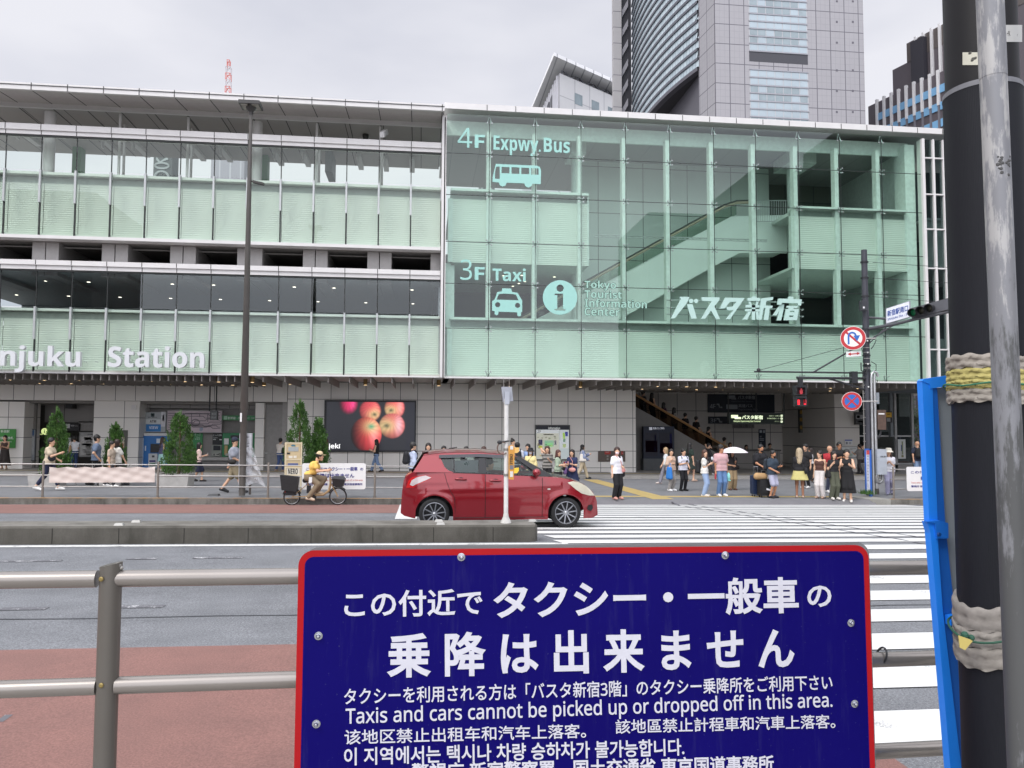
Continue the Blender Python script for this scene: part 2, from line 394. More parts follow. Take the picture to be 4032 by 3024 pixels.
# red lanes, stop line and lane lines
def gquad(b, pts, dz, m=0): b.add([(x, y, gz(x, y)+dz) for x, y in pts], [tuple(range(len(pts)))], m)
def gstrip(b, x0, x1, y0, y1, dz, n=12, m=0):
    for i in range(n):
        a, c = x0+(x1-x0)*i/n, x0+(x1-x0)*(i+1)/n; gquad(b, [(a, y0), (c, y0), (c, y1), (a, y1)], dz, m)
RY = gp(0, 2022).y; RN = gp(600, 2550).y
b = MB(); gstrip(b, -60, at(1580, 2000, 22).x, RY, 23.75, .004); b.build('red_lane', M_RED)['kind'] = 'structure'
b = MB(); gstrip(b, ZX1+.6, 60, RY, 23.75, .004); b.build('red_lane', M_RED)['kind'] = 'structure'
b = MB(); gstrip(b, -60, 2.72, 3.42, RN, .004); b.build('near_red_lane', M_RED)['kind'] = 'structure'
b = MB(); s0, s1, s2, s3 = gp(1575, 1988), gp(1660, 1988), gp(1640, 2046), gp(1554, 2046)
gquad(b, [(s3.x, s3.y), (s2.x, s2.y), (s1.x, s1.y), (s0.x, s0.y)], .010)
b.build('stop_line', M_WHITE)['kind'] = 'structure'
b = MB(); gstrip(b, -60, 2.4, 12.44, 12.6, .006)
b.build('edge_line', M_EDGE)['kind'] = 'structure'
b = MB()
for a, c, y in ((0, 237, 2212), (500, 612, 2204), (760, 955, 2199), (0, 175, 2404), (470, 640, 2394), (0, 30, 2840)):
    p, q = gp(a, y), gp(c, y); gquad(b, [(p.x, p.y-.06), (q.x, p.y-.06), (q.x, p.y+.06), (p.x, p.y+.06)], .006)
b.build('worn_lane_marks', M_WORN)['kind'] = 'structure'
b = MB(); rk = random.Random(6); pts = [(gp(0, 2452).x-4+i*.35, gp(600, 2432).y+rk.gauss(0, .012)) for i in range(40)]
for (xa_, ya_), (xb_, yb_2) in zip(pts, pts[1:]): gquad(b, [(xa_, ya_-.011), (xb_, yb_2-.011), (xb_, yb_2+.011), (xa_, ya_+.011)], .006)
b.build('asphalt_seam', mat('47494c', .9))['kind'] = 'structure'
# yellow tactile bands on the plaza
b = MB(); q = [gp(*p) for p in ((2297, 1889), (2352, 1889), (2655, 1967), (2570, 1967))]
gquad(b, [(p.x, p.y) for p in q][::-1], .008)
gstrip(b, at(2300, 1970, 25).x, at(3290, 1975, 25).x, 24.78, 25.2, .004)
b.build('tactile_paving', M_YEL)['kind'] = 'structure'
b = MB(); gstrip(b, -60, 40, 35.2, 35.5, .084); b.build('tactile_paving', M_YEL)['kind'] = 'structure'
b = MB(); gstrip(b, -60, 40, 33.2, 33.4, .006); b.build('plaza_edge_line', mat('b9b8b2', .8, var=.15))['kind'] = 'structure'
# raised concrete median
MX1 = at(2122, 2100, 12.8).x
b = MB(); y0, y1 = 12.78, 13.5; h = .27
rim = [(-60, y0)]+[(x, y0) for x in range(-55, 1, 5)]+[(MX1-.18, y0), (MX1-.06, y0+.06), (MX1, y0+.2), (MX1, y1-.2), (MX1-.06, y1-.06), (MX1-.18, y1)]+[(x, y1) for x in range(0, -56, -5)]+[(-60, y1)]
n = len(rim); zt = lambda x: gz(x, 12.6)+h
o = len(b.v)
cx, cyy = None, (y0+y1)/2
for x, y in rim: b.v.append((x, y, gz(x, 12.6)-.3))
for x, y in rim: b.v.append((x, y, zt(x)-.03))
for x, y in rim: b.v.append((min(x, MX1-.03), cyy+(y-cyy)*.92, zt(x)))
for k in (0, 1):
    for i in range(n): j = (i+1) % n; b.f.append((o+k*n+i, o+k*n+j, o+(k+1)*n+j, o+(k+1)*n+i)); b.m.append(0)
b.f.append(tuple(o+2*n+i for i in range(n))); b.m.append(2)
for i in range(40):
    x = 1.2-i*.98; b.box(x-.006, y0-.003, gz(x, 12.6), x+.006, y0+.01, zt(x)-.03, 1)
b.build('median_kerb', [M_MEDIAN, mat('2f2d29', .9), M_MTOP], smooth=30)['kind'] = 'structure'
# ================================================================ BUS TERMINAL
YG, YR, YW = 32.0, 31.8, 36.5
zl = lambda y: at(1486, y, YG).z
zr = lambda y: at(2108, y, YR).z
xg = lambda x, y=800, Y=YG: at(x, y, Y).x
T_WHITE = mat('d6d4d2', .45, var=.04, scale=2.)
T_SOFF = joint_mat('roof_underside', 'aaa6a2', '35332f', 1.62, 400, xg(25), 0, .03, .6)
T_GREY = mat('8f8d8b', .6, var=.06, scale=1.5)
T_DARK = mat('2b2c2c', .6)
T_JOINT = mat('1d211f', .5)
T_ALU = mat('b3b6b6', .4, .3, var=.05)
T_INT = joint_mat('interior_panels', 'ccd2ce', '4b504e', 2.25, 2.3, xg(2355, 700, 36.2), at(2355, 656, 36.2).z, .03, .5)
T_DIM = mat('6c716f', .7, var=.08, scale=.6)
T_CEIL = joint_mat('ceiling_panels', '8d908e', '5b5e5d', 1.3, 50, 0, 0, .02, .6)
T_WALL = joint_mat('cladding_panels', 'e8e5df', '26251f', .80, .80, xg(2042, 1600, YW), at(2108, 1578.7, YW).z, .022, .42)
T_BAND = joint_mat('fascia_panels', 'dedbd5', '2a2924', .86, 50, xg(54, 1530, YW), 3, .022, .42)
G_LEFT = glass_mat('clear_glass', (.926, .965, .936), 1.1)
G_RIGHT = glass_mat('green_glass', (.884, .960, .922), 1.5)
RIB = mat('d2d6cf', .5, var=.03, scale=1.)

term = thing('bus_terminal', 'long grey and green glass bus terminal with big lettering across the street', 'building', (0, YG, gz(0, YG)))
_a, _b, Z_S1T, Z_S1M, Z_S1B, Z_G1B, Z_P1B, Z_ST1, Z_S2T, Z_S2M, Z_S2B, Z_G2B, Z_P2B, Z_BOT = [zl(y) for y in
    (397, 423, 555, 577, 592, 722, 968, 980, 1062, 1080, 1096, 1235, 1479, 1484.5)]
Z_TOP, Z_F1 = at(1486, 397, 31.).z, at(1486, 423, 31.).z; Z_IN = at(1486, 473, 32.7).z
PW = (xg(1620, 575)-xg(25, 560))/12; PX = [xg(25, 560)+PW*i for i in range(-3, 13)]+[xg(1738, 575)]
XA, XB = PX[0], PX[-1]
XR0 = xg(1756, 850, YR); XR1 = xg(3632, 900, YR); XEND = xg(4300, 900, YR)
RJ = [XR0]+[xg(x, 620, YR) for x in (1927, 2108.5, 2288, 2463.5, 2636.7, 2810, 2976, 3143.4, 3306.5, 3470.6)]+[XR1]
# roof: outer fascia, sloped underside, inner fascia, soffit
b = MB(); b.box(XA, 31.0, Z_F1, XB+.1, 31.12, Z_TOP, 0); b.box(XA, 30.97, Z_TOP-.10, XB+.1, 31.003, Z_TOP-.085, 1)
b.box(XA, 31.12, Z_TOP-.12, XB+.1, 38.3, Z_TOP, 0); b.box(XB+.1, YR, zr(430), XEND, 41.5, zr(426.5), 0)
b.box(XB+.1, YR-.12, zr(449), XEND, YR, zr(426), 0)
for x in PX: b.box(x-.012, 30.985, Z_F1, x+.012, 31.004, Z_TOP, 1)
i = XB+1.9
while i < XEND: b.box(i-.012, YR-.13, zr(449), i+.012, YR-.121, zr(428), 1); i += 1.22
b.build('roof_fascia', [T_WHITE, T_JOINT], term)
b = MB(); b.add([(XA, 31.12, Z_F1), (XB, 31.12, Z_F1), (XB, 32.7, Z_IN), (XA, 32.7, Z_IN)], [(0, 1, 2, 3)])
for x in PX: b.bar((x, 31.12, Z_F1-.004), (x, 32.7, Z_IN-.004), .03, .01, (0, 0, 1), 1)
b.build('sloped_underside', [mat('bdb9b5', .55, var=.05), T_JOINT], term)
zi = at(1486, 491, 32.75).z
b = MB(); b.box(XA, 32.7, zi, XB, 32.8, Z_IN+.05, 0); b.build('inner_fascia', T_WHITE, term)
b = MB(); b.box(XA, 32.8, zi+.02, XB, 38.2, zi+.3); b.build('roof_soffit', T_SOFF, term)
b = MB()
for x in PX: b.box(x-.015, 32.8, zi+.006, x+.015, 38.2, zi+.019)
b.box(XA, 35.3, zi+.006, XB, 35.33, zi+.019); b.build('soffit_joint', T_JOINT, term)
# deck columns
def column(px, d, z0=None, Y=33.2):
    c = at(px, 560, Y); MB().lathe([(d/2, Z_G1B-1), (d/2, zi+.02)], (c.x, Y, 0), 18).build('column', T_WHITE, term, 40)
for px in (195, 1012, -620): column(px, .44)
for px in (471, 490, 740, 755, 1247, 1258, 1497, 1505): column(px, .11, Y=33.0 if px in (471, 740, 1247, 1497) else 34.2)
# sills
for (a, m_, c) in ((Z_S1T, Z_S1M, Z_S1B), (Z_S2T, Z_S2M, Z_S2B)):
    b = MB(); b.box(XA, 31.86, m_, XB, 32.3, a, 0); b.box(XA, 31.92, c, XB, 32.3, m_, 0); b.box(XA, 31.95, c-.07, XB, 32.0, c, 1)
    for x in PX[1:-1]: b.box(x-.014, 31.855, m_+.01, x+.014, 31.87, a, 1); b.box(x-.014, 31.915, c, x+.014, 31.93, m_, 1)
    b.build('sill', [T_WHITE, T_JOINT], term)
for (t, c) in ((Z_P1B, Z_ST1), (Z_P2B, Z_BOT)):
    b = MB(); b.box(XA, 31.9, c, XB, 32.4, t, 0); b.build('base_strip', T_WHITE, term)
# ribbed panels, glazing and fins, bay by bay
def ribbed(x0, x1, z0, z1, Y, pitch=.085):
    b = MB(); n = max(2, int((z1-z0)/pitch)); p = (z1-z0)/n
    for i in range(n):
        z = z0+i*p
        b.add([(x0, Y, z), (x1, Y, z), (x1, Y+.014, z+p*.3), (x0, Y+.014, z+p*.3), (x1, Y+.002, z+p), (x0, Y+.002, z+p)], [(0, 1, 2, 3), (3, 2, 4, 5)])
    return b
HS = .32
for (zt, zb) in ((Z_G1B, Z_P1B), (Z_G2B, Z_P2B)):
    zc = zt-(zt-zb)*.165
    for i in range(len(PX)-1):
        x0, x1 = PX[i]+.03, PX[i+1]-.03
        ribbed(x0-.02, x1+.02, zb+.12, zc, YG+HS).build('ribbed_panel', RIB, term)
        MB().box(x0, YG, zb, x1, YG+.02, zt-.03).build('spandrel_glass', G_LEFT, term)
        if i:
            x = PX[i]; zm = (zt+zb)/2
            b = MB(); b.box(x-.036, YG-.08, zm, x+.036, YG+.06, zt, 0); b.box(x-.028, YG-.01, zb, x+.028, YG+.05, zm, 1); b.build('mullion_fin', [T_ALU, T_JOINT], term)
    b = MB(); b.box(XA, YG+HS+.1, zc-.1, XB, YG+HS+.15, zt-.16, 0); b.box(XA, YG+.1, zt-.14, XB, YG+HS+.3, zt-.04, 1); b.box(XA, YG+.05, zb-.05, XB, YG+HS+.2, zb+.1, 1)
    b.build('spandrel_backing', [mat('a9b0ac', .6), RIB], term)
for (zt, zb) in ((Z_S1B-.07, Z_G1B), (Z_S2B-.07, Z_G2B)):
    for i in range(len(PX)-1):
        MB().box(PX[i]+.02, YG, zb, PX[i+1]-.02, YG+.02, zt).build('window_pane', G_LEFT if zb > 8 else glass_mat('tinted_glass', (.87, .91, .92), 1.8) if i == 0 else bpy.data.materials['tinted_glass'], term)
        if i: MB().box(PX[i]-.018, YG+.005, zb, PX[i]+.018, YG+.04, zt).build('mullion', T_JOINT, term)
# deck slabs and parking level between the two glazed strips
b = MB(); b.box(XA, YG+.8, Z_P1B+.25, XB+.2, 38.0, Z_G1B-.4, 0); b.build('deck_slab', T_GREY, term)
b = MB(); b.box(XA, 32.4, Z_ST1-.02, XB, 45, Z_ST1+.05, 0); b.box(XA, 36, Z_ST1-.35, XB, 36.6, Z_ST1-.02, 0)
b.box(XA, 32.9, Z_ST1-.16, XB, 32.95, Z_ST1-.11, 0); b.build('parking_ceiling', [mat('7b7875', .7)], term)
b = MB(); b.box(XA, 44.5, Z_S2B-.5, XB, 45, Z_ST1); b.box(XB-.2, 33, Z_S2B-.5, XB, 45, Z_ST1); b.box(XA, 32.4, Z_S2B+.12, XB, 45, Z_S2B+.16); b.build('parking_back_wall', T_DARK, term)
for k in range(-1, 7):
    px = 177+274*k; x = xg(180, 1030, 32.6)+2*PW*k
    b = MB(); b.box(x-.5, 32.55, Z_S2M-.3, x-.02, 36.5, Z_ST1-.02, 0); b.box(x+.02, 32.55, Z_S2M-.3, x+.5, 36.5, Z_ST1-.02, 0); b.build('parking_pier', mat('a5a2a0', .5, var=.05), term)
# 3F room behind the tinted windows
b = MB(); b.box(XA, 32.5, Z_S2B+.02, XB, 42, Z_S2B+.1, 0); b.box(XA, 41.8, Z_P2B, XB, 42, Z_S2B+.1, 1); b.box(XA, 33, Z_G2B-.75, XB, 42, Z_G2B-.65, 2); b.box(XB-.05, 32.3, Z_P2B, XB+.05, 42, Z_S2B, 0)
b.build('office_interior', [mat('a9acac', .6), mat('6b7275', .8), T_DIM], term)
for r, Y, m_ in ((0, 34.6, 14), (1, 38.5, 10)):
    b = MB()
    for i in range(m_): b.lathe([(.07, 0), (.07, .012)], (XB-1.2-i*(1.72+r*.6), Y, Z_S2B+.006), 10)
    b.build('ceiling_downlight', mat('fff1dc', .5, emit=3., var=0), term)
# hanging bits seen through the upper windows
for px, Y in ((90, 35.5), (420, 36.2), (540, 36.4), (770, 36.6), (880, 36.6), (1090, 36.8), (1200, 36.8), (1415, 36.9), (1518, 37), (1623, 37)):
    c = at(px, 560, Y); b = MB(); b.box(c.x-.12, Y-.5, zi-.15, c.x+.12, Y+1.4, zi+.03); b.box(c.x-.03, Y-.6, zi-.5, c.x+.03, Y-.3, zi-.1); b.build('ceiling_fitting', T_WHITE, term)
def pxbox(b, x0, y0, x1, y1, Y, d=.05, m=0):
    p, q = at((x0+x1)/2, y0, Y), at((x0+x1)/2, y1, Y); l, r = at(x0, (y0+y1)/2, Y).x, at(x1, (y0+y1)/2, Y).x
    return b.box(l, Y, q.z, r, Y+d, p.z, m)
def pxpoly(b, pts, Y, d=.05, m=0):
    P = [at(x, y, Y) for x, y in pts]; P = [Vector((p.x, Y, p.z)) for p in P]
    return b.prism(P, (0, d, 0), m)
b = MB(); pxbox(b, 284, 555, 318, 690, 37.2, .5, 0); pxbox(b, 1024, 560, 1054, 720, 37.2, .5, 0); b.build('green_pillar', mat('4f8a5a', .5), term)
b = MB(); pxbox(b, 1280, 590, 1308, 676, 35.5, 1.5, 0); b.build('hanging_sign_box', mat('7b8080', .5), term)

# ---- right curtain wall
JY = [463, 617, 779, 961, 1124, 1298, 1486]; JZ = [zr(y) for y in JY]; ZRB = JZ[-1]
for i in range(len(RJ)-1):
    for k in range(6):
        MB().box(RJ[i]+.012, YR, JZ[k+1]+.012, RJ[i+1]-.012, YR+.025, JZ[k]-.012).build('curtain_pane', G_RIGHT, term)
b = MB()
for x in RJ[1:-1]: b.box(x-.013, YR+.004, ZRB, x+.013, YR+.02, JZ[0])
for z in JZ[1:-1]: b.box(XR0, YR+.004, z-.013, XR1, YR+.02, z+.013)
b.build('pane_joint', T_JOINT, term)
for x in RJ[1:-1]:
    for k, z in enumerate(JZ):
        b = MB()
        for dx in (-.1, .1):
            for dz in ((-.1, .1) if 0 < k < 6 else ((-.35, ) if k == 0 else (.22, ))):
                if k in (2, 5) and dz > 0: dz = .08
                b.lathe([(.028, 0), (.036, .015), (.03, .03)], (x+dx, YR-.001, z+dz), 8, ax=(0, -1, 0)); b.bar((x, YR+.09, z), (x+dx, YR+.05, z+dz), .03, .03)
        b.build('glass_bolt_fitting', mat('a8adac', .3, .7, var=0), term)
    b = MB(); b.box(x-.09, YR+.3, zr(1250), x+.09, YR+.62, zr(516)); b.build('mullion_column', mat('d5dcd8', .4), term)
# edge frames
b = MB(); b.box(XB+.02, 31.72, ZRB-.05, XB+.12, 32.4, zl(452), 0); b.box(XB+.17, 31.68, ZRB-.05, XR0-.01, 32.3, zl(452), 0); b.box(XB+.12, 31.9, ZRB-.05, XB+.17, 32.3, zl(452), 1)
b.build('edge_frame', [T_WHITE, T_JOINT], term)
b = MB(); b.box(XR0-.01, YR-.02, ZRB-.07, XR1, YR+.3, ZRB-.002); b.build('base_strip', T_WHITE, term)
# header band and ceilings
b = MB(); b.box(XR0, 32.7, zr(516), XR1, 32.8, JZ[0]+.05); b.build('header_panel', mat('ccd6d1', .5), term)
zc4 = at(2108, 516, 32.75).z
b = MB(); b.box(XR0, 32.8, zc4, XR1, 41, zc4+.2); b.build('upper_ceiling', T_CEIL, term)
X_A0, X_A1 = xg(2312, 900, 32.3), xg(3118, 900, 32.3)          # the escalator hall between these
ZT4, ZB4 = zr(745), zr(1033)
# ribbed floor bands behind the glass
for x0, x1, zt, zb in ((XR0+.2, X_A0, ZT4, ZB4), (X_A1, XR1-.55, zr(762), zr(1018)), (XR0+.2, XR1-.35, zr(1250), ZRB+.03)):
    zc = zt-.42; b = ribbed(x0+.1, x1-.02, zb, zc, YR+.42)
    b.build('ribbed_panel', RIB, term)
    b = MB(); b.box(x0, YR+.62, zc-.1, x1, YR+.7, zt-.12, 0); b.box(x0, YR+.2, zt-.12, x1, YR+.9, zt-.02, 1); b.box(x0-.1, YR+.36, zb, x0+.1, YR+.6, zc, 1)
    b.box(x0, YR+.47, zb, x1, 40, zb+.12, 1); b.box(x1-.02, YR+.42, zb, x1+.06, 40, zt-.12, 1); b.box(x0, YR+.9, zt-.3, x1, 40, zt-.15, 1)
    b.build('spandrel_backing', [mat('a3aca7', .6), mat('cdd5d0', .5)], term)
# escalator hall back wall, rooms left and right of it
b = MB(); b.box(X_A0+.1, 36.2, ZRB, X_A1+.8, 36.5, zc4); b.build('hall_back_wall', T_INT, term)
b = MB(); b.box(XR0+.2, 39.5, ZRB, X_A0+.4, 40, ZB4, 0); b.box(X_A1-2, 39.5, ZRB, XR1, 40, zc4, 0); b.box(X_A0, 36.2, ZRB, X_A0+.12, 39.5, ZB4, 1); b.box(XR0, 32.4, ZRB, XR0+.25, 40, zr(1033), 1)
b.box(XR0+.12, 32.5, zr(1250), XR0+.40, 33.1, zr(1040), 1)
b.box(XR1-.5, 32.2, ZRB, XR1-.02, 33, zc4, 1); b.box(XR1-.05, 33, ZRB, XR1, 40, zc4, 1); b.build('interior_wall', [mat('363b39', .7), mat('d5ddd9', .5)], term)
b = MB(); b.box(X_A1+.8, 38.5, zr(790), XR1, 38.8, zc4, 0); b.box(X_A1+.8, 38.49, zr(790), XR1, 38.499, zr(735), 1)
b.build('interior_wall', [joint_mat('grey_interior', '60665f', '333835', 1.6, 1.4, 0, 0, .03), mat('3b4240', .7)], term)
for px0, px1, y0, y1 in ((2250, 2309, 532, 602), (3106, 3214, 576, 642)):
    b = MB(); pxbox(b, px0, y0, px1, y1, 33.6, 1.6); b.build('bulkhead_box', mat('ccd3cf', .5), term)
for px in (2268, 3120): 
    x = xg(px, 700, 34); MB().lathe([(.17, ZRB), (.17, zc4)], (x, 34.2, 0), 16).build('column', mat('c6cfca', .5), term, 40)
for a in ((2010, 1036), ):
    b = MB()
    for px, py in ((2056, 1054), (2085, 1102), (2066, 1120), (2048, 1145), (2187, 1059), (1985, 1060)):
        c = at(px, py, 34.5); b.lathe([(.06, 0), (.06, .01)], (c.x, 34.5+(1050-py)*-.03, zr(1033)-.015), 8)
    b.build('ceiling_downlight', mat('fff1dc', .5, emit=2.2, var=0), term)
# escalator rising through the hall
esc = thing('escalator', 'pale escalator rising diagonally behind the green glass curtain wall', 'escalator', at(2500, 1240, 34.3))
b = MB(); pxpoly(b, [(2100, 1262), (2467, 1073), (2622, 989), (2880, 852), (3100, 846), (3100, 996), (2912, 996), (2795, 1057), (2467, 1242), (2430, 1262)], 34.3, .12, 0)
pxpoly(b, [(2110, 1262), (2467, 1080), (2880, 860), (3090, 855), (3090, 990), (2912, 990), (2467, 1236), (2430, 1262)], 34.45, 1.3, 0); b.build('truss', mat('d8deda', .5, var=.04, scale=.8), esc)
b = MB(); pxpoly(b, [(2080, 1246), (2622, 947), (2850, 822), (2900, 806), (2900, 845), (2622, 985), (2467, 1069), (2092, 1262), (2060, 1262)], 34.33, .03); b.build('balustrade', glass_mat('balustrade_glass', (.72, .80, .74), 1.), esc)
b = MB(); b.tube([at(x, y, 34.35) for x, y in ((2040, 1262), (2622, 939), (2850, 814), (2900, 798), (2960, 796))], .07, 8); b.build('handrail', mat('b5aa96', .5), esc, 60)
b = MB(); b.tube([at(x, y, 34.30) for x, y in ((2040, 1254), (2622, 932), (2850, 807), (2900, 791), (2960, 789))], .04, 8); b.build('handrail_belt', mat('4b4f4c', .5), esc, 60)
rail = MB()
for px in range(2985, 3100, 9): rail.tube([at(px, 790, 34.0), at(px, 872, 34.0)], .012, 5)
rail.tube([at(2980, 790, 34), at(3098, 790, 34)], .02, 6); rail.tube([at(2980, 872, 34), at(3098, 872, 34)], .02, 6); rail.build('landing_railing', T_ALU, term)
# thin horizontal trusses behind the glass at mid height
b = MB(); b.tube([at(2340, 925, 32.9), at(3020, 945, 32.9)], .025, 6); b.tube([at(2340, 933, 32.9), at(3020, 952, 32.9)], .02, 6)
for px in range(2360, 3000, 30): b.tube([at(px, 925+(px-2340)*.03, 32.9), at(px+15, 933+(px-2340)*.03, 32.9)], .012, 4)
b.build('wind_truss', T_ALU, term)
# ---- right-hand end bay with white frames
b = MB()
for px in (3643, 3682, 3722, 3765, 3860, 3960, 4060, 4200): 
    x = xg(px, 900, YR); b.box(x-.05, YR-.04, ZRB-.3, x+.05, YR+.2, zr(470))
for y in (548, 700, 846, 1010, 1175, 1350): b.box(xg(3643, 900, YR), YR-.03, zr(y)-.03, XEND, YR+.15, zr(y)+.03)
b.box(XR1+.03, YR-.08, ZRB-.3, XR1+.16, YR+.3, zr(470)); b.build('white_frame', T_WHITE, term)
b = MB(); b.box(xg(3643, 900, YR), YR+.05, ZRB-.3, XEND, YR+.07, zr(470)); b.build('end_glass', glass_mat('end_glass', (.6, .66, .66), 1.3), term)
b = ribbed(xg(3650, 900, YR), XEND, zr(1010), zr(800), YR+.4); b.build('ribbed_panel', RIB, term)
b = ribbed(xg(3650, 900, YR), XEND, ZRB-.2, zr(1300), YR+.4); b.build('ribbed_panel', RIB, term)
b = MB(); b.box(xg(3650, 900, YR), 36, ZRB-.3, XEND, 36.3, zr(470), 0); b.box(xg(3650), YR+.3, zr(800), XEND, 36, zr(790), 1); b.box(xg(3650), YR+.3, zr(1010), XEND, 36, zr(1000), 1)
b.build('interior_wall', [mat('5c6468', .7), mat('c5c8c8', .6)], term)

# ---- soffit over the pavement, fins, downlights
ZS = ZRB-.02
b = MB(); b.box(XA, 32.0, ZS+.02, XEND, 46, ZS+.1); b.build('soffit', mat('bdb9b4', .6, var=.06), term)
FIN = mat('8d8782', .6)
dense = [(xg(-60, 1485)-6+.32*i) for i in range(200)]
xs = [x for x in dense if x < xg(985, 1480)][-44:]
x = xg(1035, 1480)
while x < xg(2400, 1500): xs.append(x); x += .86
x = xg(2410, 1500)
while x < xg(3650, 1500): xs.append(x); x += .42
for x in xs: MB().box(x-.02, 32.05, ZS-.27, x+.02, 36.35 if x > xg(985, 1480) and x < xg(2400, 1500) else 38, ZS+.02).build('soffit_fin', FIN, term)
BR = mat('a88a5c', .4, .4); LIT = mat('ffdca8', .5, emit=2.5, var=0)
x = xg(-30, 1485)
while x < xg(3600, 1500):
    if x < xg(985, 1480) or x > xg(2380, 1500) or True:
        for Y in ((33.0, 35.4) if (x < xg(985, 1480) or x > xg(2380, 1500)) else (34.2,)):
            b = MB(); b.lathe([(.09, ZS-.24), (.09, ZS+.02)], (x+.13, Y, 0), 10, 0); b.lathe([(.07, ZS-.245), (.07, ZS-.241)], (x+.13, Y, 0), 10, 1); b.build('downlight', [BR, LIT], term)
    x += 1.35 if (x < xg(985, 1480) or x > xg(2380, 1500)) else 3.2
# ---- street-level walls
def wbox(name, px0, px1, y0, y1, Y, d, m, py=1650):
    b = MB(); x0, x1 = at(px0, py, Y).x, at(px1, py, Y).x
    z1 = at(1500, y0, Y).z if y0 else ZS+.02; z0 = at(1500, y1, Y).z if y1 else -.7
    b.box(x0, Y, z0, x1, Y+d, z1); return b.build(name, m, term)
wbox('cladding_wall', 1132, 2503, None, None, YW, .5, T_WALL)
b = MB(); zb = at(800, 1580, YW).z; b.box(-36, YW-.0, zb, at(1130, 1600, YW).x, YW+.5, ZS+.02); b.build('fascia_band', T_BAND, term)
PIL = joint_mat('pillar_panels', 'e2dfd9', '2a2924', 2.4, .9, 1, at(2108, 1578.7, YW).z, .022, .42)
XPIL = at(0, 1700, YW).x
b = MB(); b.box(-36, YW+.05, -.7, at(91, 1700, YW).x, YW+1.5, zb-.08); b.build('pillar', PIL, term)
wbox('pillar', 369, 548, 1580, None, YW+.3, 2., PIL); wbox('pillar', 1005, 1040, 1590, None, YW+.2, 2., PIL)
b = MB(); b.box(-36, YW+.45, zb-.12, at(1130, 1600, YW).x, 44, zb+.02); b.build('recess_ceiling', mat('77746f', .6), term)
# station entrance, ticket hall back wall
ent = MB(); Y = YW+4.5
ent.box(at(60, 1700, Y).x, Y, -.7, at(380, 1700, Y).x, Y+.2, zb, 0); ent.build('entrance_back_wall', mat('4d4b48', .7, var=.1), term)
wbox('entrance_wall', 176, 372, 1584, 1668, YW+2.2, .2, joint_mat('entrance_panels', '86837f', '2a2924', 1.4, 50, 0, 0, .03))
wbox('entrance_wall', 310, 372, 1664, 1700, YW+2.2, .2, mat('8d8a86', .6))
wbox('glass_partition', 98, 142, 1590, None, YW+.9, .12, mat('77746f', .5))
wbox('ticket_wall', 546, 1010, 1584, None, YW+1.6, .3, mat('8e8b88', .6, var=.06))
wbox('ticket_wall_head', 546, 1010, 1584, 1612, YW+1.2, .4, joint_mat('head_panels', '8e8b88', '2a2924', .9, 50, 0, 0, .02))
wbox('ticket_counter', 672, 1004, 1800, 1812, YW+1.0, .7, mat('a5a3a0', .5)); wbox('counter_base', 672, 1004, 1812, None, YW+1.15, .5, mat('7d7b79', .6))
b = MB(); pxbox(b, 1040, 1586, 1112, 1862, YW+.5, .1, 0); pxbox(b, 1038, 1782, 1052, 1786, YW+.46, .05, 1); b.build('service_door', [mat('93918e', .5), T_ALU], term)
wbox('door_reveal', 1112, 1134, 1586, None, YW+.35, .4, mat('a3a09d', .5))
b = MB(); pxbox(b, 427, 1694, 500, 1850, YW+.26, .1, 0); b.build('service_door', mat('55544f', .5), term)
b = MB(); pxbox(b, 517, 1595, 535, 1613, YW+.24, .1); b.build('wall_box', T_WHITE, term)
b = MB(); pxbox(b, 257, 1587, 284, 1608, YW+1.5, .5); b.build('ceiling_speaker', T_DARK, term)
# ---- right-hand entrance hall
YH = 44.0
HALL = joint_mat('hall_panels', 'd0ccc5', '262521', 1.15, 1.25, at(2592, 1600, YH).x, at(2600, 1617, YH).z, .03, .45)
b = MB(); b.box(at(2480, 1700, YH).x-3, YH, -.7, at(3300, 1700, YH).x, YH+.3, ZS); b.build('hall_wall', HALL, term)
b = MB(); x3, x4 = at(3288, 1700, 38).x, at(3384, 1700, 38).x
b.add([(x3, 38, -.7), (x3+.05, YH, -.7), (x3+.05, YH, ZS), (x3, 38, ZS)], [(0, 1, 2, 3)]); b.box(x3, 38, -.7, x4, 38.4, ZS); b.build('corner_wall', joint_mat('corner_panels', 'cdc9c2', '24231f', 40, 1.05, 0, at(3300, 1605, 38).z, .028, .45), term)
b = MB(); xw = at(2503, 1700, YW).x; b.box(xw-.4, YW+.5, -.7, xw, YH, ZS); b.build('hall_side_wall', mat('6f6c68', .6), term)
# hall escalator (seen from the side) with bronze handrail
esc2 = thing('escalator', 'escalator with bronze handrail climbing out of the street-level entrance hall', 'escalator', at(2700, 1860, 39))
b = MB(); pxpoly(b, [(2500, 1600), (2590, 1650), (2760, 1748), (2850, 1800), (2850, 1868), (2500, 1868)], 39.0, .2); b.build('cladding', mat('85837f', .45, var=.05), esc2)
b = MB(); pxpoly(b, [(2500, 1556), (2862, 1763), (2880, 1790), (2850, 1800), (2500, 1600)], 39.02, .03); b.build('balustrade', glass_mat('bronze_glass', (.50, .40, .30), .8), esc2)
b = MB(); b.tube([at(x, y, 39.0) for x, y in ((2496, 1550), (2862, 1761), (2878, 1776))], .06, 8); b.build('handrail', mat('b58a5e', .35, .3), esc2, 60)
b = MB(); pxpoly(b, [(2500, 1610), (2590, 1662), (2760, 1760), (2850, 1812), (2850, 1868), (2500, 1868)], 39.4, 1.2); b.build('steps', mat('4a4846', .6), esc2)
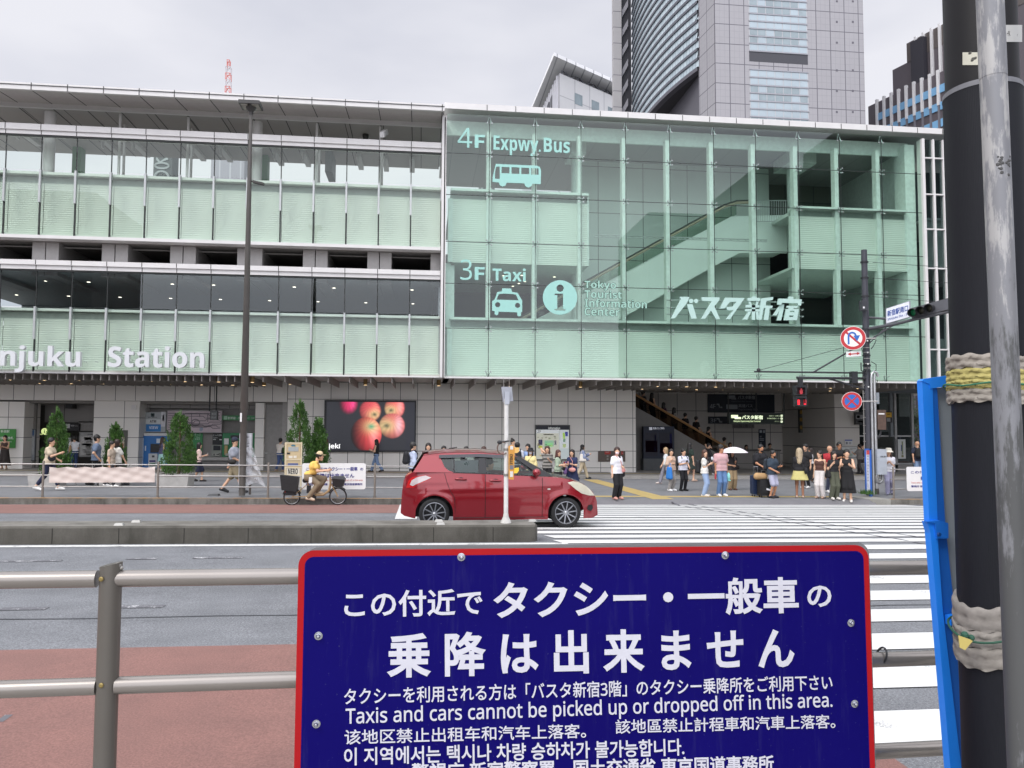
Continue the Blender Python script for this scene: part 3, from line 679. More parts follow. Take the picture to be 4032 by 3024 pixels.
# information counter
cnt = thing('information_counter', 'long low grey counter inside the entrance hall', 'counter', at(2860, 1866, 40.5))
b = MB(); pxbox(b, 2660, 1776, 3072, 1868, 40.5, .8); b.build('front', joint_mat('counter_panels', '8f8c88', '3b3a36', 1.3, 50, 0, 0, .02), cnt)
b = MB(); pxbox(b, 2656, 1771, 3076, 1776.5, 40.46, .9); b.build('worktop', mat('5b5955', .5), cnt)
# glazed shopfront on the far side of the hall
b = MB()
for px in (3377, 3450, 3528, 3595): pxbox(b, px-4, 1525, px+4, 1866, 38.4, .12, 0)
for y in (1532, 1717, 1826): pxbox(b, 3377, y-3, 3595, y+3, 38.42, .1, 0)
pxbox(b, 3505, 1500, 3516, 1720, 37.8, .2, 1); b.build('shopfront_frame', [mat('a7a8a8', .4, .3), mat('6d7478', .5)], term)
b = MB(); pxbox(b, 3380, 1530, 3592, 1864, 38.5, .03); b.build('shop_glass', glass_mat('shop_glass', (.62, .66, .66), 1.2), term)
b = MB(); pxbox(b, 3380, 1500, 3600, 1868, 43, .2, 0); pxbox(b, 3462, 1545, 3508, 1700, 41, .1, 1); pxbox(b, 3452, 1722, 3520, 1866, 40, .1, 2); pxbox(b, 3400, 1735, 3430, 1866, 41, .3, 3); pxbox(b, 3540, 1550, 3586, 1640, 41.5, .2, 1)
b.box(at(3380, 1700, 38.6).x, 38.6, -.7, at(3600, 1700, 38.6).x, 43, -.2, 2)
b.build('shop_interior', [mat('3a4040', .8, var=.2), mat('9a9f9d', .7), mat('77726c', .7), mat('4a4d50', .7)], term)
b = MB(); b.box(at(3384, 1700, 38.4).x-.1, 38.4, -.7, at(3600, 1700, 38.4).x, 38.5, at(3500, 1830, 38.4).z); b.build('shop_plinth', mat('8b8885', .6), term)
# ================================================================ TOWERS AND FAR THINGS
def face_pts(P, d, s): return Vector((P[0]+d[0]*s, P[1]+d[1]*s, 0))
YT = 140.
tow = thing('office_tower', 'tall grey stone clad tower with a curved banded glass flank above the terminal roof', 'tower', (60, YT, 0))
xc, xr = at(2816, 300, YT).x, at(3404, 300, YT).x
zt_ = lambda y, px=3100: at(px, y, YT).z
MT = joint_mat('tower_stone', '969497', '5a585f', 2.98, 3.95, at(3102, 200, YT).x, zt_(118, 3200), .16, .5, var=.05, sub=3)
MTy = joint_mat('tower_stone_flank', '9a989c', '5a585f', 3.1, 3.95, YT, zt_(118, 3200), .16, .5, axis='y', var=.05, sub=3)
b = MB(); b.box(xc, YT, -1, xr, YT+44, 150); b.build('tower_body', MT, tow)
pA = Vector((at(2752, 300, YT+6.5).x, YT+6.5, 0))
b = MB(); b.add([(xc-.03, YT+.0, -1), (pA.x, pA.y, -1), (pA.x, pA.y, 150), (xc-.03, YT, 150)], [(0, 1, 2, 3)]); b.build('corner_pier', MTy, tow)
TG = mat('9aa8af', .22, .0, var=.12, scale=.15, spec=.9); TGd = mat('7f8d92', .2, var=.2, scale=.3, spec=.9); TDK = mat('3c3c42', .6); TFR = mat('8f8f95', .4, .3)
TST = mat('84808a', .55, var=.05, scale=.3)
xa, xb = at(2953, 300, YT).x, at(3180, 300, YT).x
def wblock(y0, y1, rows, cols=7):
    z1, z0 = zt_(y0), zt_(y1)
    b = MB()
    for r in range(rows):
        for c in range(cols):
            q = [TG, TGd][0]
            z = z0+(z1-z0)*r/rows; x = xa+(xb-xa)*c/cols
            b.box(x+.08, YT-.04, z+.22, x+(xb-xa)/cols-.08, YT+.02, z+(z1-z0)/rows-.12, 0 if (r % 4 in (0, 3)) else (1 if (r*7+c*3) % 5 else 0))
    b.build('window_grid', [TG, TGd], tow)
    b = MB(); b.box(xa-.1, YT-.02, z0, xb+.1, YT+.01, z1, 0)
    for r in range(rows+1): z = z0+(z1-z0)*r/rows; b.box(xa-.1, YT-.14, z-.1, xb+.1, YT-.03, z+.1, 1)
    b.build('window_frame', [mat('a9aaac', .5), TFR], tow)
wblock(-170, 210, 13); wblock(282, 560, 9)
b = MB(); b.box(xa-.1, YT-.03, zt_(250), xb+.1, YT+.01, zt_(207)); b.build('dark_band', TDK, tow)
b = MB()
for px in (3295, 3358):
    for y in (5, 86, 168, 277, 358, 441): p = at(px, y, YT); b.box(p.x-.2, YT-.03, p.z-.2, p.x+.2, YT+.01, p.z+.2)
b.build('vent', mat('5b5860', .6), tow)
def arc(t, off=0.): return (pA.x-.27*t+.5*(.43/41)*t*t+off, pA.y+t+off*.1)
zB = at(2752, 268, pA.y).z
def arcband(name, z0, z1, m, off=0., t0=0., t1=41., out=0., n=26):
    b = MB()
    for i in range(n+1):
        x, y = arc(t0+(t1-t0)*i/n, off); b.v += [(x-out, y, z0), (x-out, y, z1), (x+1, y, z0), (x+1, y, z1)]
    for i in range(n):
        a = 4*i; c = a+4; b.f += [(a, c, c+1, a+1), (a+2, c+2, c, a), (a+1, c+1, c+3, a+3)]; b.m += [0, 0, 0]
    return b.build(name, m, tow)
FH = 1.98
q = NT('flank_glass'); P, X, Y, Z = q.pos()
v = q.math('FRACT', q.math('DIVIDE', Y, 1.1)); n_ = q.n('TexWhiteNoise', noise_dimensions='2D'); cvv = q.n('CombineXYZ'); q.set(cvv.inputs[0], q.math('FLOOR', q.math('DIVIDE', Y, 1.1))); q.set(cvv.inputs[1], q.math('FLOOR', q.math('DIVIDE', Z, FH))); q.t.links.new(cvv.outputs[0], n_.inputs['Vector'])
g_ = q.mix(n_.outputs['Value'], c4('a3b3bb'), c4('bccad0')); q.col(q.mix(q.math('LESS_THAN', v, .1), g_, c4('77828a'))); q.b.inputs['Roughness'].default_value = .25; q.b.inputs['Specular IOR Level'].default_value = .8
for k in range(34):
    z = zB+k*FH; arcband('window_band', z+.3, z+FH-.25, q.m); arcband('floor_band', z+FH-.25, z+FH+.3, mat('5f6068', .5, .2), out=.25)
arcband('lower_edge', zB-.5, zB+.3, mat('57555c', .5), out=.3)
b = MB(); n = 26
for i in range(n+1):
    x, y = arc(41*i/n); b.v += [(x, y, zB-.45), (x+9, y+1, zB-.45)]
for i in range(n): b.f.append((2*i, 2*i+1, 2*i+3, 2*i+2)); b.m.append(0)
b.build('dark_underside', mat('3a383c', .7), tow)
for k in range(9): z = zB-2.2-k*FH; arcband('window_band', z-FH+.3, z-.2, q.m if k == 0 else TST, off=4.5-k*.0); arcband('floor_band', z-.2, z+.1, mat('5f6068', .5, .2), off=4.5, out=.2)
# dark slots in the corner pier
b = MB()
for y0 in (30, 108, 187):
    b.prism([(pA.x-.1, pA.y+.6-.0, at(2752, y0+35, pA.y).z), (pA.x+.02, pA.y-.3, at(2752, y0, pA.y).z), (pA.x+.02, pA.y-.3, at(2752, y0+32, pA.y).z), (pA.x-.45, pA.y+1.8, at(2752, y0+48, pA.y).z)], (-.05, 0, 0))
b.build('dark_notch', TDK, tow)
# rear pier with stepped dark gaps
YP = pA.y+41.5
b = MB(); b.box(at(2415, 300, YP).x, YP, -1, at(2448, 300, YP).x, YP+1.2, 150); b.build('rear_pier', joint_mat('rear_stone', 'a5a2a2', '5a5860', 30, 4.2, 0, 0, .15, .5, var=.05), tow)
b = MB(); b.box(at(2447, 300, YP).x, YP+1, -1, at(2490, 300, YP).x, YP+3, 150); b.build('stair_recess', mat('2f2f35', .6), tow)
for k in range(13):
    y = 445-78*k; c0, c1 = at(2449, y, YP+.5), at(2473, y-44, YP+.5)
    b = MB(); b.prism([(c0.x, YP+.5, c0.z-.9), (c0.x, YP+.5, c0.z+1.), (c1.x, YP+.5, c1.z+1.), (c1.x, YP+.5, c1.z-.9)], (0, .6, 0)); b.build('stair_flight', mat('8d8b90', .6), tow)

# white hotel block with an open roof canopy
HY = 240.; K = HY/110
wb = thing('hotel_block', 'white panelled block with open steel roof canopy beside the grey tower', 'building', (at(2203, 400, HY).x, HY, 0))
C2 = Vector((at(2203, 400, HY).x, HY, 0)); dr = Vector((1.46, 1, 0)).normalized(); dl = Vector((-.03, 1, 0)).normalized()
zW = at(2205, 287, HY).z; zR = at(2203, 240, HY).z
q4 = [C2, C2+dr*(46*K), C2+dr*(46*K)+dl*(34*K), C2+dl*(34*K)]
b = MB(); b.prism([(p.x, p.y, -1) for p in q4], (0, 0, zW+1)); b.build('wall', joint_mat('white_panels', 'cfcfcf', 'a5a5a8', 2.7*K, 3.4*K, C2.x, zW, .12*K, .6, var=.04), wb)
n1 = Vector((dr.y, -dr.x, 0)); n2 = Vector((-dl.y, dl.x, 0))
b = MB()
for r in range(14):
    for c in range(11):
        s = (3.2+c*3.75)*K; p = C2+dr*s+n1*.02; z = at(2240, 403, HY*1.03).z-r*3.55*K
        b.prism([(p.x, p.y, z-.8*K), (p.x+dr.x*1.7*K, p.y+dr.y*1.7*K, z-.8*K), (p.x+dr.x*1.7*K, p.y+dr.y*1.7*K, z+.9*K), (p.x, p.y, z+.9*K)], (n1.x*.04, n1.y*.04, 0), 0)
b.build('window', TGd, wb)
b = MB()
for i in range(22):
    p = C2+dl*((1.2+i*1.5)*K); b.bar((p.x-.05, p.y, -1), (p.x-.05, p.y, zW), .5*K, .5*K, (1, 0, 0))
b.build('wall_fin', mat('c2c2c8', .5), wb)
b = MB(); o1 = 1.6*K
q5 = [C2-dr*o1-dl*o1, C2+dr*(48*K)-dl*o1, C2+dr*(48*K)+dl*(36*K), C2-dr*o1+dl*(36*K)]
q7_ = [C2+dr*7*K+dl*5.5*K, C2+dr*(44*K)+dl*5.5*K, C2+dr*(44*K)+dl*(30*K), C2+dr*7*K+dl*(30*K)]
for i in range(4):
    j_ = (i+1) % 4; pl = [q5[i], q5[j_], q7_[j_], q7_[i]]; b.prism([(p.x, p.y, zR-.5*K) for p in pl], (0, 0, .5*K))
b.build('roof_canopy', joint_mat('canopy_grid', 'f2f2f2', 'b9babd', 1.6*K, 50, 0, 0, .2*K, .5), wb)
b = MB()
for i in range(14):
    p = C2+dr*((1+i*3.4)*K)+dl*1.5*K; r_ = C2+dr*((1+(i+1)*3.4)*K)+dl*1.5*K
    b.bar((p.x, p.y, zW-.5), (p.x, p.y, zR-.6), K*.25, K*.25, (1, 0, 0)); b.bar((p.x, p.y, zW), (r_.x, r_.y, zR-.7), K*.18, K*.18); b.bar((r_.x, r_.y, zW), (p.x, p.y, zR-.7), K*.18, K*.18)
p0, p1 = C2+dr*4*K+dl*5*K, C2+dr*44*K+dl*5*K
b.bar((p0.x, p0.y, zW+.6*K), (p1.x, p1.y, zW+.6*K), 1.6*K, 1.2*K); b.build('roof_truss', mat('8a8c92', .5, .2), wb)
b = MB()
for i in range(9):
    p = C2+dl*((4+i*2.6)*K); b.box(p.x-.35*K, p.y, zW-4.2*K, p.x-.1*K, p.y+1.6*K, zW-1.6*K)
b.build('roof_lettering', mat('4a4a50', .5), wb)

# dark brown tower, sky reflection put into the blue window colour
bt = thing('brown_tower', 'dark brown tower with white fins and bands of blue windows', 'tower', (at(3419, 400, 170).x, 170, 0))
P0 = Vector((at(3419, 450, 170).x, 170, 0)); db = Vector((.278, -1, 0)).normalized(); nb = Vector((db.y, -db.x, 0))
if nb.x > 0: nb = -nb
MBR = mat('5d575c', .45, var=.06, scale=.2); MFN = mat('d9d8d8', .5); MBL = mat('7fb0d6', .12, spec=.9, var=.08, scale=.2)
def fz(px, py, Y): return at(px, py, Y).z
zb0 = fz(3419, 420, 170)
def vol(s0, s1, z0, z1, dep, name, m, inset=0.):
    a, c = P0+db*s0-nb*inset, P0+db*s1-nb*inset
    b = MB(); b.prism([(p.x, p.y, z0) for p in (a, c, c-nb*dep, a-nb*dep)], (0, 0, z1-z0)); return b.build(name, m, bt)
vol(0, 62, -1, zb0, 30, 'lower_block', MBR)
Sx = lambda px, Y0=170: (lambda u: (u*P0.y-P0.x)/(db.x-u*db.y))(at(px, 450, 1.).x)
sU = Sx(3559); sM = Sx(3500)
zU = fz(3559, 168, (P0+db*sU).y); zM = fz(3500, 272, (P0+db*sM).y)
vol(sM, 62, zb0, zM, 24, 'middle_block', MBR, 1.5); vol(sU, 62, zM-.1, zU, 22, 'upper_block', mat('5b5452', .5), 1.4)
vol(Sx(3589), Sx(3640), zb0, zM+3.5, 3, 'plant_box', mat('34333a', .5), .2)
pitch = (Sx(3700)-Sx(3456))/8
for i in range(0, 14):
    s = Sx(3456)+pitch*i; p = P0+db*s+nb*.15
    b = MB(); b.bar((p.x, p.y, zb0-7.2), (p.x, p.y, zb0+.6), .55, .6, tuple(nb)); b.build('fin', MFN, bt)
    b = MB(); b.bar((p.x, p.y, 5), (p.x, p.y, zb0-7.2), .4, .4, tuple(nb)); b.build('mullion', mat('77757c', .5), bt)
    for r in range(7):
        z = zb0-4.6-r*3.75; a, c = p+db*.32, p+db*(pitch-.3)
        if r < 5:
            b = MB(); b.prism([(a.x, a.y, z), (c.x, c.y, z), (c.x, c.y, z+1.75), (a.x, a.y, z+1.75)], tuple(nb*.06)); b.build('window', MBL, bt)
for i in range(7):
    s = Sx(3598)+pitch*i; p = P0+db*s+nb*-1.2
    b = MB(); b.bar((p.x, p.y, zU-14), (p.x, p.y, zU+.3), .5, .6, tuple(nb)); b.build('upper_fin', MFN, bt)
# tower crane mast
c = at(898, 360, 300); top = at(899, 240, 300)
cr_ = thing('tower_crane', 'red and white lattice crane boom poking above the terminal roof', 'crane', (c.x, 300, c.z-30))
for k in range(10):
    z0, z1 = c.z-14+k*(top.z-c.z+14)/10, c.z-14+(k+1)*(top.z-c.z+14)/10; w = .9 if k < 9 else .5
    b = MB()
    for sx in (-1, 1):
        for sy in (-1, 1): b.bar((c.x+sx*w, 300+sy*w, z0), (c.x+sx*w, 300+sy*w, z1), .22, .22, (1, 0, 0))
    b.bar((c.x-w, 299, z0), (c.x+w, 299, z1), .18, .18); b.bar((c.x+w, 299, z0), (c.x-w, 299, z1), .18, .18); b.bar((c.x-w, 299, z1), (c.x+w, 299, z1), .2, .2); b.bar((c.x-w, 301, z1), (c.x+w, 301, z1), .2, .2)
    b.build('mast_section', mat('c4736c' if k % 2 else 'b9b3b6', .6), cr_)
# grey block and two billboards seen through the upper windows
gb = thing('grey_block', 'plain grey office block seen through the upper windows of the terminal', 'building', (at(890, 650, 120).x, 120, 0))
b = MB(); pxbox(b, 815, 612, 948, 1900, 120, 12); b.build('wall', joint_mat('grey_block_wall', '8d8c92', 'a5a5aa', 1.55, 50, 0, 0, .2, .6), gb)
b = MB(); pxpoly(b, [(938, 615), (948, 615), (966, 640), (966, 1900), (938, 1900)], 121, 10); pxbox(b, 842, 600, 940, 640, 123, 8); b.build('side_wing', mat('7d7d84', .6), gb)
for nm, x0, x1, y0, y1, Y, lab in (('billboard', 604, 678, 590, 720, 48, 'dark vertical billboard with grey shapes behind the upper left windows'), ('billboard', 1890, 1948, 652, 790, 47, 'dark vertical billboard with grey shapes behind the bus symbol')):
    bb = thing(nm, lab, 'billboard', at((x0+x1)/2, y1, Y))
    b = MB(); pxbox(b, x0, y0, x1, y1, Y, 1.2); b.build('panel', mat('3e4644', .5), bb)
    w, h = x1-x0, 100
    b = MB()
    pxpoly(b, [(x0+.15*w, y0+.25*h), (x0+.35*w, y0+.45*h), (x0+.75*w, y0+.27*h), (x0+.8*w, y0+.38*h), (x0+.3*w, y0+.5*h), (x0+.15*w, y0+.4*h)], Y-.03, .03)
    o = at(x0+w*.45, y0+h*.62, Y-.02); R_ = (at(x1, y0, Y).x-at(x0, y0, Y).x)
    for rr, zc in ((.32, o.z), (.34, o.z-R_*.62)):
        for i in range(18):
            a0, a1 = 2*math.pi*i/18, 2*math.pi*(i+1)/18; kx = R_*.36; kz = R_*.16 if rr == .32 else R_*.3
            b.bar((o.x+kx*math.cos(a0), Y-.02, zc+kz*math.sin(a0)), (o.x+kx*math.cos(a1), Y-.02, zc+kz*math.sin(a1)), .03, R_*.11, (0, 0, 1) if abs(math.sin((a0+a1)/2)) > .5 else (1, 0, 0))
    b.build('graphic', mat('8d9694', .5), bb)

# ---------------------------------------------------------------- plants
def leaf_mat(name, a, b_, dark=.35):
    q = NT(name); P, X, Y, Z = q.obj(); n = q.noise(P, 5., 3); n2 = q.noise(P, 40., 2)
    m = q.mix(q.rng(n, .35, .65, 0, 1), c4(a), c4(b_)); v = q.n('VectorMath', operation='SCALE'); q.t.links.new(m, v.inputs[0]); q.set(v.inputs['Scale'], q.rng(n2, .3, .7, 1-dark, 1+dark))
    q.col(v.outputs[0]); q.b.inputs['Roughness'].default_value = .6; q.b.inputs['Subsurface Weight'].default_value = 0
    return q.m
LEAF = leaf_mat('conifer_leaf', '2b4a1a', '4d742c', .6); BARK = mat('5a4634', .9)
def conifer(px, ytop, ybase, width_px, Y, label, pot=None, seed=1, group=None):
    r_ = random.Random(seed); c = gx(px, Y, ybase); zt = at(px, ytop, Y).z; z0 = at(px, ybase, Y).z
    s = (at(px+50, ybase, Y).x-at(px-50, ybase, Y).x)/100; R = width_px*s/2; H = zt-z0
    t = thing('conifer_tree', label, 'tree', (c.x, Y, z0), group)
    MB().tube([(c.x, Y, z0-.05), (c.x+.02, Y, z0+H*.5), (c.x, Y, zt-.1)], [.05, .035, .008], 7).build('trunk', BARK, t)
    b = MB(); o = (c.x, Y, z0)
    for k in range(190):
        h0 = r_.random()**1.4*.94-.02; a = r_.uniform(0, 6.28); pr = R*min(1, .80+max(0, h0)*1.6)*(1-max(h0, 0))**.74
        rr = pr*r_.uniform(.62, 1.02); c0 = Vector((o[0]+rr*math.cos(a), o[1]+rr*math.sin(a), o[2]+h0*H)); Ls = (.16+.20*(1-h0))*r_.uniform(.7, 1.35); ws = Ls*r_.uniform(.24, .36)
        axd = Vector((math.cos(a)*r_.uniform(.1, .42), math.sin(a)*r_.uniform(.1, .42), 1)).normalized()
        for q_ in range(58):
            t_ = r_.random(); wd = ws*math.sin(math.pi*min(1, .18+t_*.82))**.8
            p = c0+axd*Ls*t_+Vector((r_.gauss(0, .5), r_.gauss(0, .5), r_.gauss(0, .3)))*wd
            L = r_.uniform(.04, .085); d = (axd+Vector((r_.uniform(-.45, .45), r_.uniform(-.45, .45), 0))).normalized(); sd = d.orthogonal().normalized(); sd = (sd*math.cos(q_)+d.cross(sd)*math.sin(q_))*L*.2
            b.add([p-sd*.5, p+d*L*.55-sd, p+d*L, p+d*L*.5+sd], [(0, 1, 2, 3)])
    for i in range(26):   # small spires at the tip
        a = r_.uniform(0, 6.28); h = r_.uniform(.86, 1.02); p = Vector((o[0]+.03*math.cos(a), o[1]+.03*math.sin(a), o[2]+h*H))
        b.add([p+Vector((-.02, 0, 0)), p+Vector((.02, 0, 0)), p+Vector((.005, 0, .12))], [(0, 1, 2)])
    b.build('crown', LEAF, t)
    return t
def planter(px, ytop, ybot, w_px, Y, label, tagname='planter'):
    z1, z0 = at(px, ytop, Y).z, at(px, ybot, Y).z; c = at(px, ytop, Y).x; w = at(px+w_px/2, ytop, Y).x-c
    t = thing('planter', label, 'planter', (c, Y, z0))
    b = MB(); d = .42; f = .9
    P = lambda k, z, e=0.: [(c-w*k+e, Y-d*k+e, z), (c+w*k-e, Y-d*k+e, z), (c+w*k-e, Y+d*k-e, z), (c-w*k+e, Y+d*k-e, z)]
    vs = P(f, z0)+P(1, z1)+P(1, z1, .05)+P(1, z1-.06, .05)
    b.add(vs, [(i, (i+1) % 4, 4+(i+1) % 4, 4+i) for i in range(4)]+[(4+i, 4+(i+1) % 4, 8+(i+1) % 4, 8+i) for i in range(4)]+[(8+i, 8+(i+1) % 4, 12+(i+1) % 4, 12+i) for i in range(4)]+[(3, 2, 1, 0)])
    b.build('tub', mat('b3b0ab', .7, var=.1, scale=5.), t)
    MB().add(P(1, z1-.05, .05), [(0, 1, 2, 3)]).build('soil', mat('3b3026', .95), t)
    return t
YPL = 28.2
conifer(216, 1612, 1866, 106, YPL, 'conical conifer behind the man with the phone, in front of the station entrance', seed=2)
conifer(450, 1672, 1866, 84, YPL+.8, 'slim conifer partly hidden by the walker with a backpack', seed=3)
conifer(703, 1624, 1866, 150, YPL, 'broadest conifer, in the pot beside the cloth banner', seed=4)
conifer(1176, 1580, 1838, 118, YPL, 'tall conifer directly behind the cream sandwich board', seed=5)
conifer(1253, 1652, 1838, 70, YPL+.5, 'narrow conifer next to the big video screen', seed=6)
planter(190, 1864, 1918, 116, YPL, 'pale concrete planter half hidden behind the cloth banner')
planter(450, 1864, 1912, 90, YPL+.8, 'pale planter fully behind the cloth banner')
planter(692, 1864, 1918, 130, YPL, 'square concrete planter under the broadest conifer')
planter(1215, 1838, 1915, 150, YPL+.2, 'planter behind the cyclist and the white notice board')
def dark_tree(px0, px1, y0, y1, Y, label, seed, n=5000):
    r_ = random.Random(seed); a, c = at(px0, y1, Y), at(px1, y0, Y); cx_, w, h = (a.x+c.x)/2, (c.x-a.x)/2, c.z-a.z
    t = thing('broadleaf_tree', label, 'tree', (cx_, Y, gz(cx_, Y))); z0 = gz(cx_, Y)
    b = MB(); b.tube([(cx_, Y, z0), (cx_+.1, Y, a.z+h*.4), (cx_-.1, Y, a.z+h*.8)], [.16, .11, .04], 8)
    for k in range(5): b.tube([(cx_, Y, a.z+h*(.2+.1*k)), (cx_+r_.uniform(-w, w)*.7, Y+r_.uniform(-.8, .8), a.z+h*(.4+.1*k))], [.06, .02], 6)
    b.build('trunk', BARK, t)
    b = MB(); cl = [(r_.uniform(-1, 1), r_.uniform(-1, 1), r_.uniform(0, 1), r_.uniform(.25, .5)) for _ in range(26)]
    for i in range(n):
        k = r_.choice(cl); p = Vector((cx_+(k[0]*.8+r_.gauss(0, .3)*k[3])*w, Y+(k[1]*.8+r_.gauss(0, .3))*min(w, 1.6), a.z+(k[2]*.85+.08+r_.gauss(0, .12)*k[3]*2)*h))
        L = r_.uniform(.08, .2); d = Vector((r_.uniform(-1, 1), r_.uniform(-1, 1), r_.uniform(-.6, .8))).normalized(); s = d.orthogonal().normalized()*L*.4
        b.add([p-s*.3, p+d*L*.5-s, p+d*L, p+d*L*.5+s], [(0, 1, 2, 3)])
    b.build('crown', leaf_mat('dark_leaf%d' % seed, '1c2b17', '35502a', .5), t)
dark_tree(3570, 3760, 1480, 1860, 47, 'dark leafy tree beyond the glass shopfront', 21, 6500)
dark_tree(3660, 3990, 1440, 1860, 49, 'dark tree farther along behind the blue frame', 22, 6500)

# the other side of the street, behind the viewer: it shows as reflections in the glass
def street_block(label, x0, x1, y0, heights, col):
    t = thing('street_block', label, 'building', ((x0+x1)/2, y0, 0)); n = len(heights)
    for i, h in enumerate(heights):
        a, c = x0+(x1-x0)*i/n, x0+(x1-x0)*(i+1)/n; MB().box(a, y0-14, -1, c, y0, h).build('wall', mat(col, .7, var=.1, scale=.4), t)
        for k in range(1, int(h/3.4)): MB().box(a+.4, y0+.002, k*3.4, c-.4, y0+.06, k*3.4+1.6).build('window_row', mat('2c3136', .15, var=0), t)
street_block('dark brown street block mirrored in the left windows of the terminal', -84, -35, -22, (33, 33, 27), '4a4340')
street_block('dark stepped street block mirrored in the green curtain wall', 26, 92, -22, (27, 33, 40, 46, 52), '3d3c3c')
# ================================================================ LETTERING AND SIGNS ON THE TERMINAL
def sign(name, label, cat, rect, Y, th=.06, face='ffffff', frame=None, texts=(), blocks=(), group=None, rough=.5, emit=0., tname='lettering'):
    x0, y0, x1, y1 = rect; ym = (y0+y1)/2
    t = thing(name, label, cat, at((x0+x1)/2, y1, Y), group)
    b = MB(); pxbox(b, x0, y0, x1, y1, Y, th); b.build('panel', mat(face, rough, emit=emit, var=.03), t)
    if frame:
        b = MB(); w = frame[1]
        for r in ((x0-w, y0-w, x1+w, y0), (x0-w, y1, x1+w, y1+w), (x0-w, y0, x0, y1), (x1, y0, x1+w, y1)): pxbox(b, *r, Y-.02, th+.02)
        b.build('frame', mat(frame[0], .4), t)
    if blocks:
        mats, b = [], MB()
        for r in blocks:
            c = r[4]; e = r[5] if len(r) > 5 else emit*.9
            m = mat(c, .5, emit=e, var=.02)
            if m not in mats: mats.append(m)
            pxbox(b, r[0], r[1], r[2], r[3], Y-.006, .008, mats.index(m))
        b.build('graphic', mats, t)
    for tx in texts:
        s, a, yb, w, h, c = tx[:6]; off = tx[6] if len(tx) > 6 else 0; e = tx[7] if len(tx) > 7 else emit
        o = at(a, yb, Y); W_ = at(a+w, yb, Y).x-o.x; H_ = at(a, yb-h, Y).z-o.z
        MB().text(s, (o.x, Y-.012, o.z), W_, H_, off=off, depth=.006).build(tname, mat(c, .5, emit=e, var=0), t)
    return t
# Station name: thick white letters standing off the glass
st = thing('station_sign', 'big white three dimensional letters reading Shinjuku Station on the lower glass band', 'sign', at(500, 1460, 31.6))
WL = mat('d2d4d6', .4, var=.02); WE = mat('8f9499', .5)
def letters(body, px0, px1, ytop, ybase, Y, parent, depth=.16, off=.035):
    # each letter a part: measure the whole word, then lay the letters out one by one
    body = sans(body, True); off = .006
    full = MB().text(body, (0, 0, 0), None, 1.0, off=off, depth=0.001)
    X0, X1 = at(px0, ybase, Y).x, at(px1, ybase, Y).x
    pos = []
    cur = bpy.data.curves.new('m', 'FONT'); cur.size = 1; cur.bevel_depth = off; cur.bevel_resolution = 0
    o = bpy.data.objects.new('m', cur); COL.objects.link(o)
    def ext(s):
        cur.body = s; dg = bpy.context.evaluated_depsgraph_get(); me = bpy.data.meshes.new_from_object(o.evaluated_get(dg), depsgraph=dg)
        c = np.array([v.co[:2] for v in me.vertices]); bpy.data.meshes.remove(me); return c.min(0), c.max(0)
    a, z = ext(body); k = (X1-X0)/(z[0]-a[0]); zb = at((px0+px1)/2, ybase, Y).z; cap = ext(sans('k', True))[1][1]; kz = (at((px0+px1)/2, ytop, Y).z-zb)/cap
    for i, ch in enumerate(body):
        if ch == ' ': continue
        m0, m1 = ext(ch); pre = ext(body[:i+1])
        x1 = X0+(pre[1][0]-a[0])*k; w = (m1[0]-m0[0])*k; z0 = zb+m0[1]*kz
        b = MB().text(ch, (x1-w, Y, z0), w, (m1[1]-m0[1])*kz, off=off, depth=depth)
        b.build('letter', [WL], parent)
    bpy.data.objects.remove(o); bpy.data.curves.remove(cur)
letters('Shinjuku', -173, 322, 1361, 1441, 31.68, st)
letters('Station', 430, 807, 1364, 1447, 31.68, st)
b = MB()
for px in range(-160, 800, 45): p = at(px, 1425, 31.85); b.tube([(p.x, 31.7, p.z), (p.x, 32.0, p.z)], .015, 5)
b.build('stand_off_pin', T_ALU, st)
# mint lettering on the curtain wall
MINT = mat('9accc2', .5, var=.03, emit=0.); YD = YR-.012
def decal(name, label, cat, items, polys=(), m=MINT):
    t = thing(name, label, cat, at(items[0][1] if items else polys[0][0][0], items[0][2] if items else polys[0][0][1], YD))
    for s, a, yb, w, h, off in items:
        o = at(a, yb, YD); sl_ = Vector((at(a+w, yb, YD).x-o.x, 0, 0))
        MB().text(s, (o.x, YD, o.z), sl_.x, at(a, yb-h, YD).z-o.z, off=off, depth=.008).build('lettering', m, t)
    for p in polys:
        b = MB(); pxpoly(b, p, YD-.008, .008); b.build('symbol', m, t)
    return t
def rr(x0, y0, x1, y1, r=0, sk=0.):   # rectangle in the photograph following the facade's slope
    return [(x0, y0), (x1, y0+sk*(x1-x0)), (x1, y1+sk*(x1-x0)), (x0, y1)]
t = decal('floor_sign', 'pale green lettering 4F Expwy Bus on the upper glass', 'sign', [('4', 1802, 580, 57, 78, .0), ('F', 1869, 582, 39, 52, .03), ('Expwy.', 1943, 608, 186, 75, .03), ('Bus', 2141, 599, 103, 57, .03)])
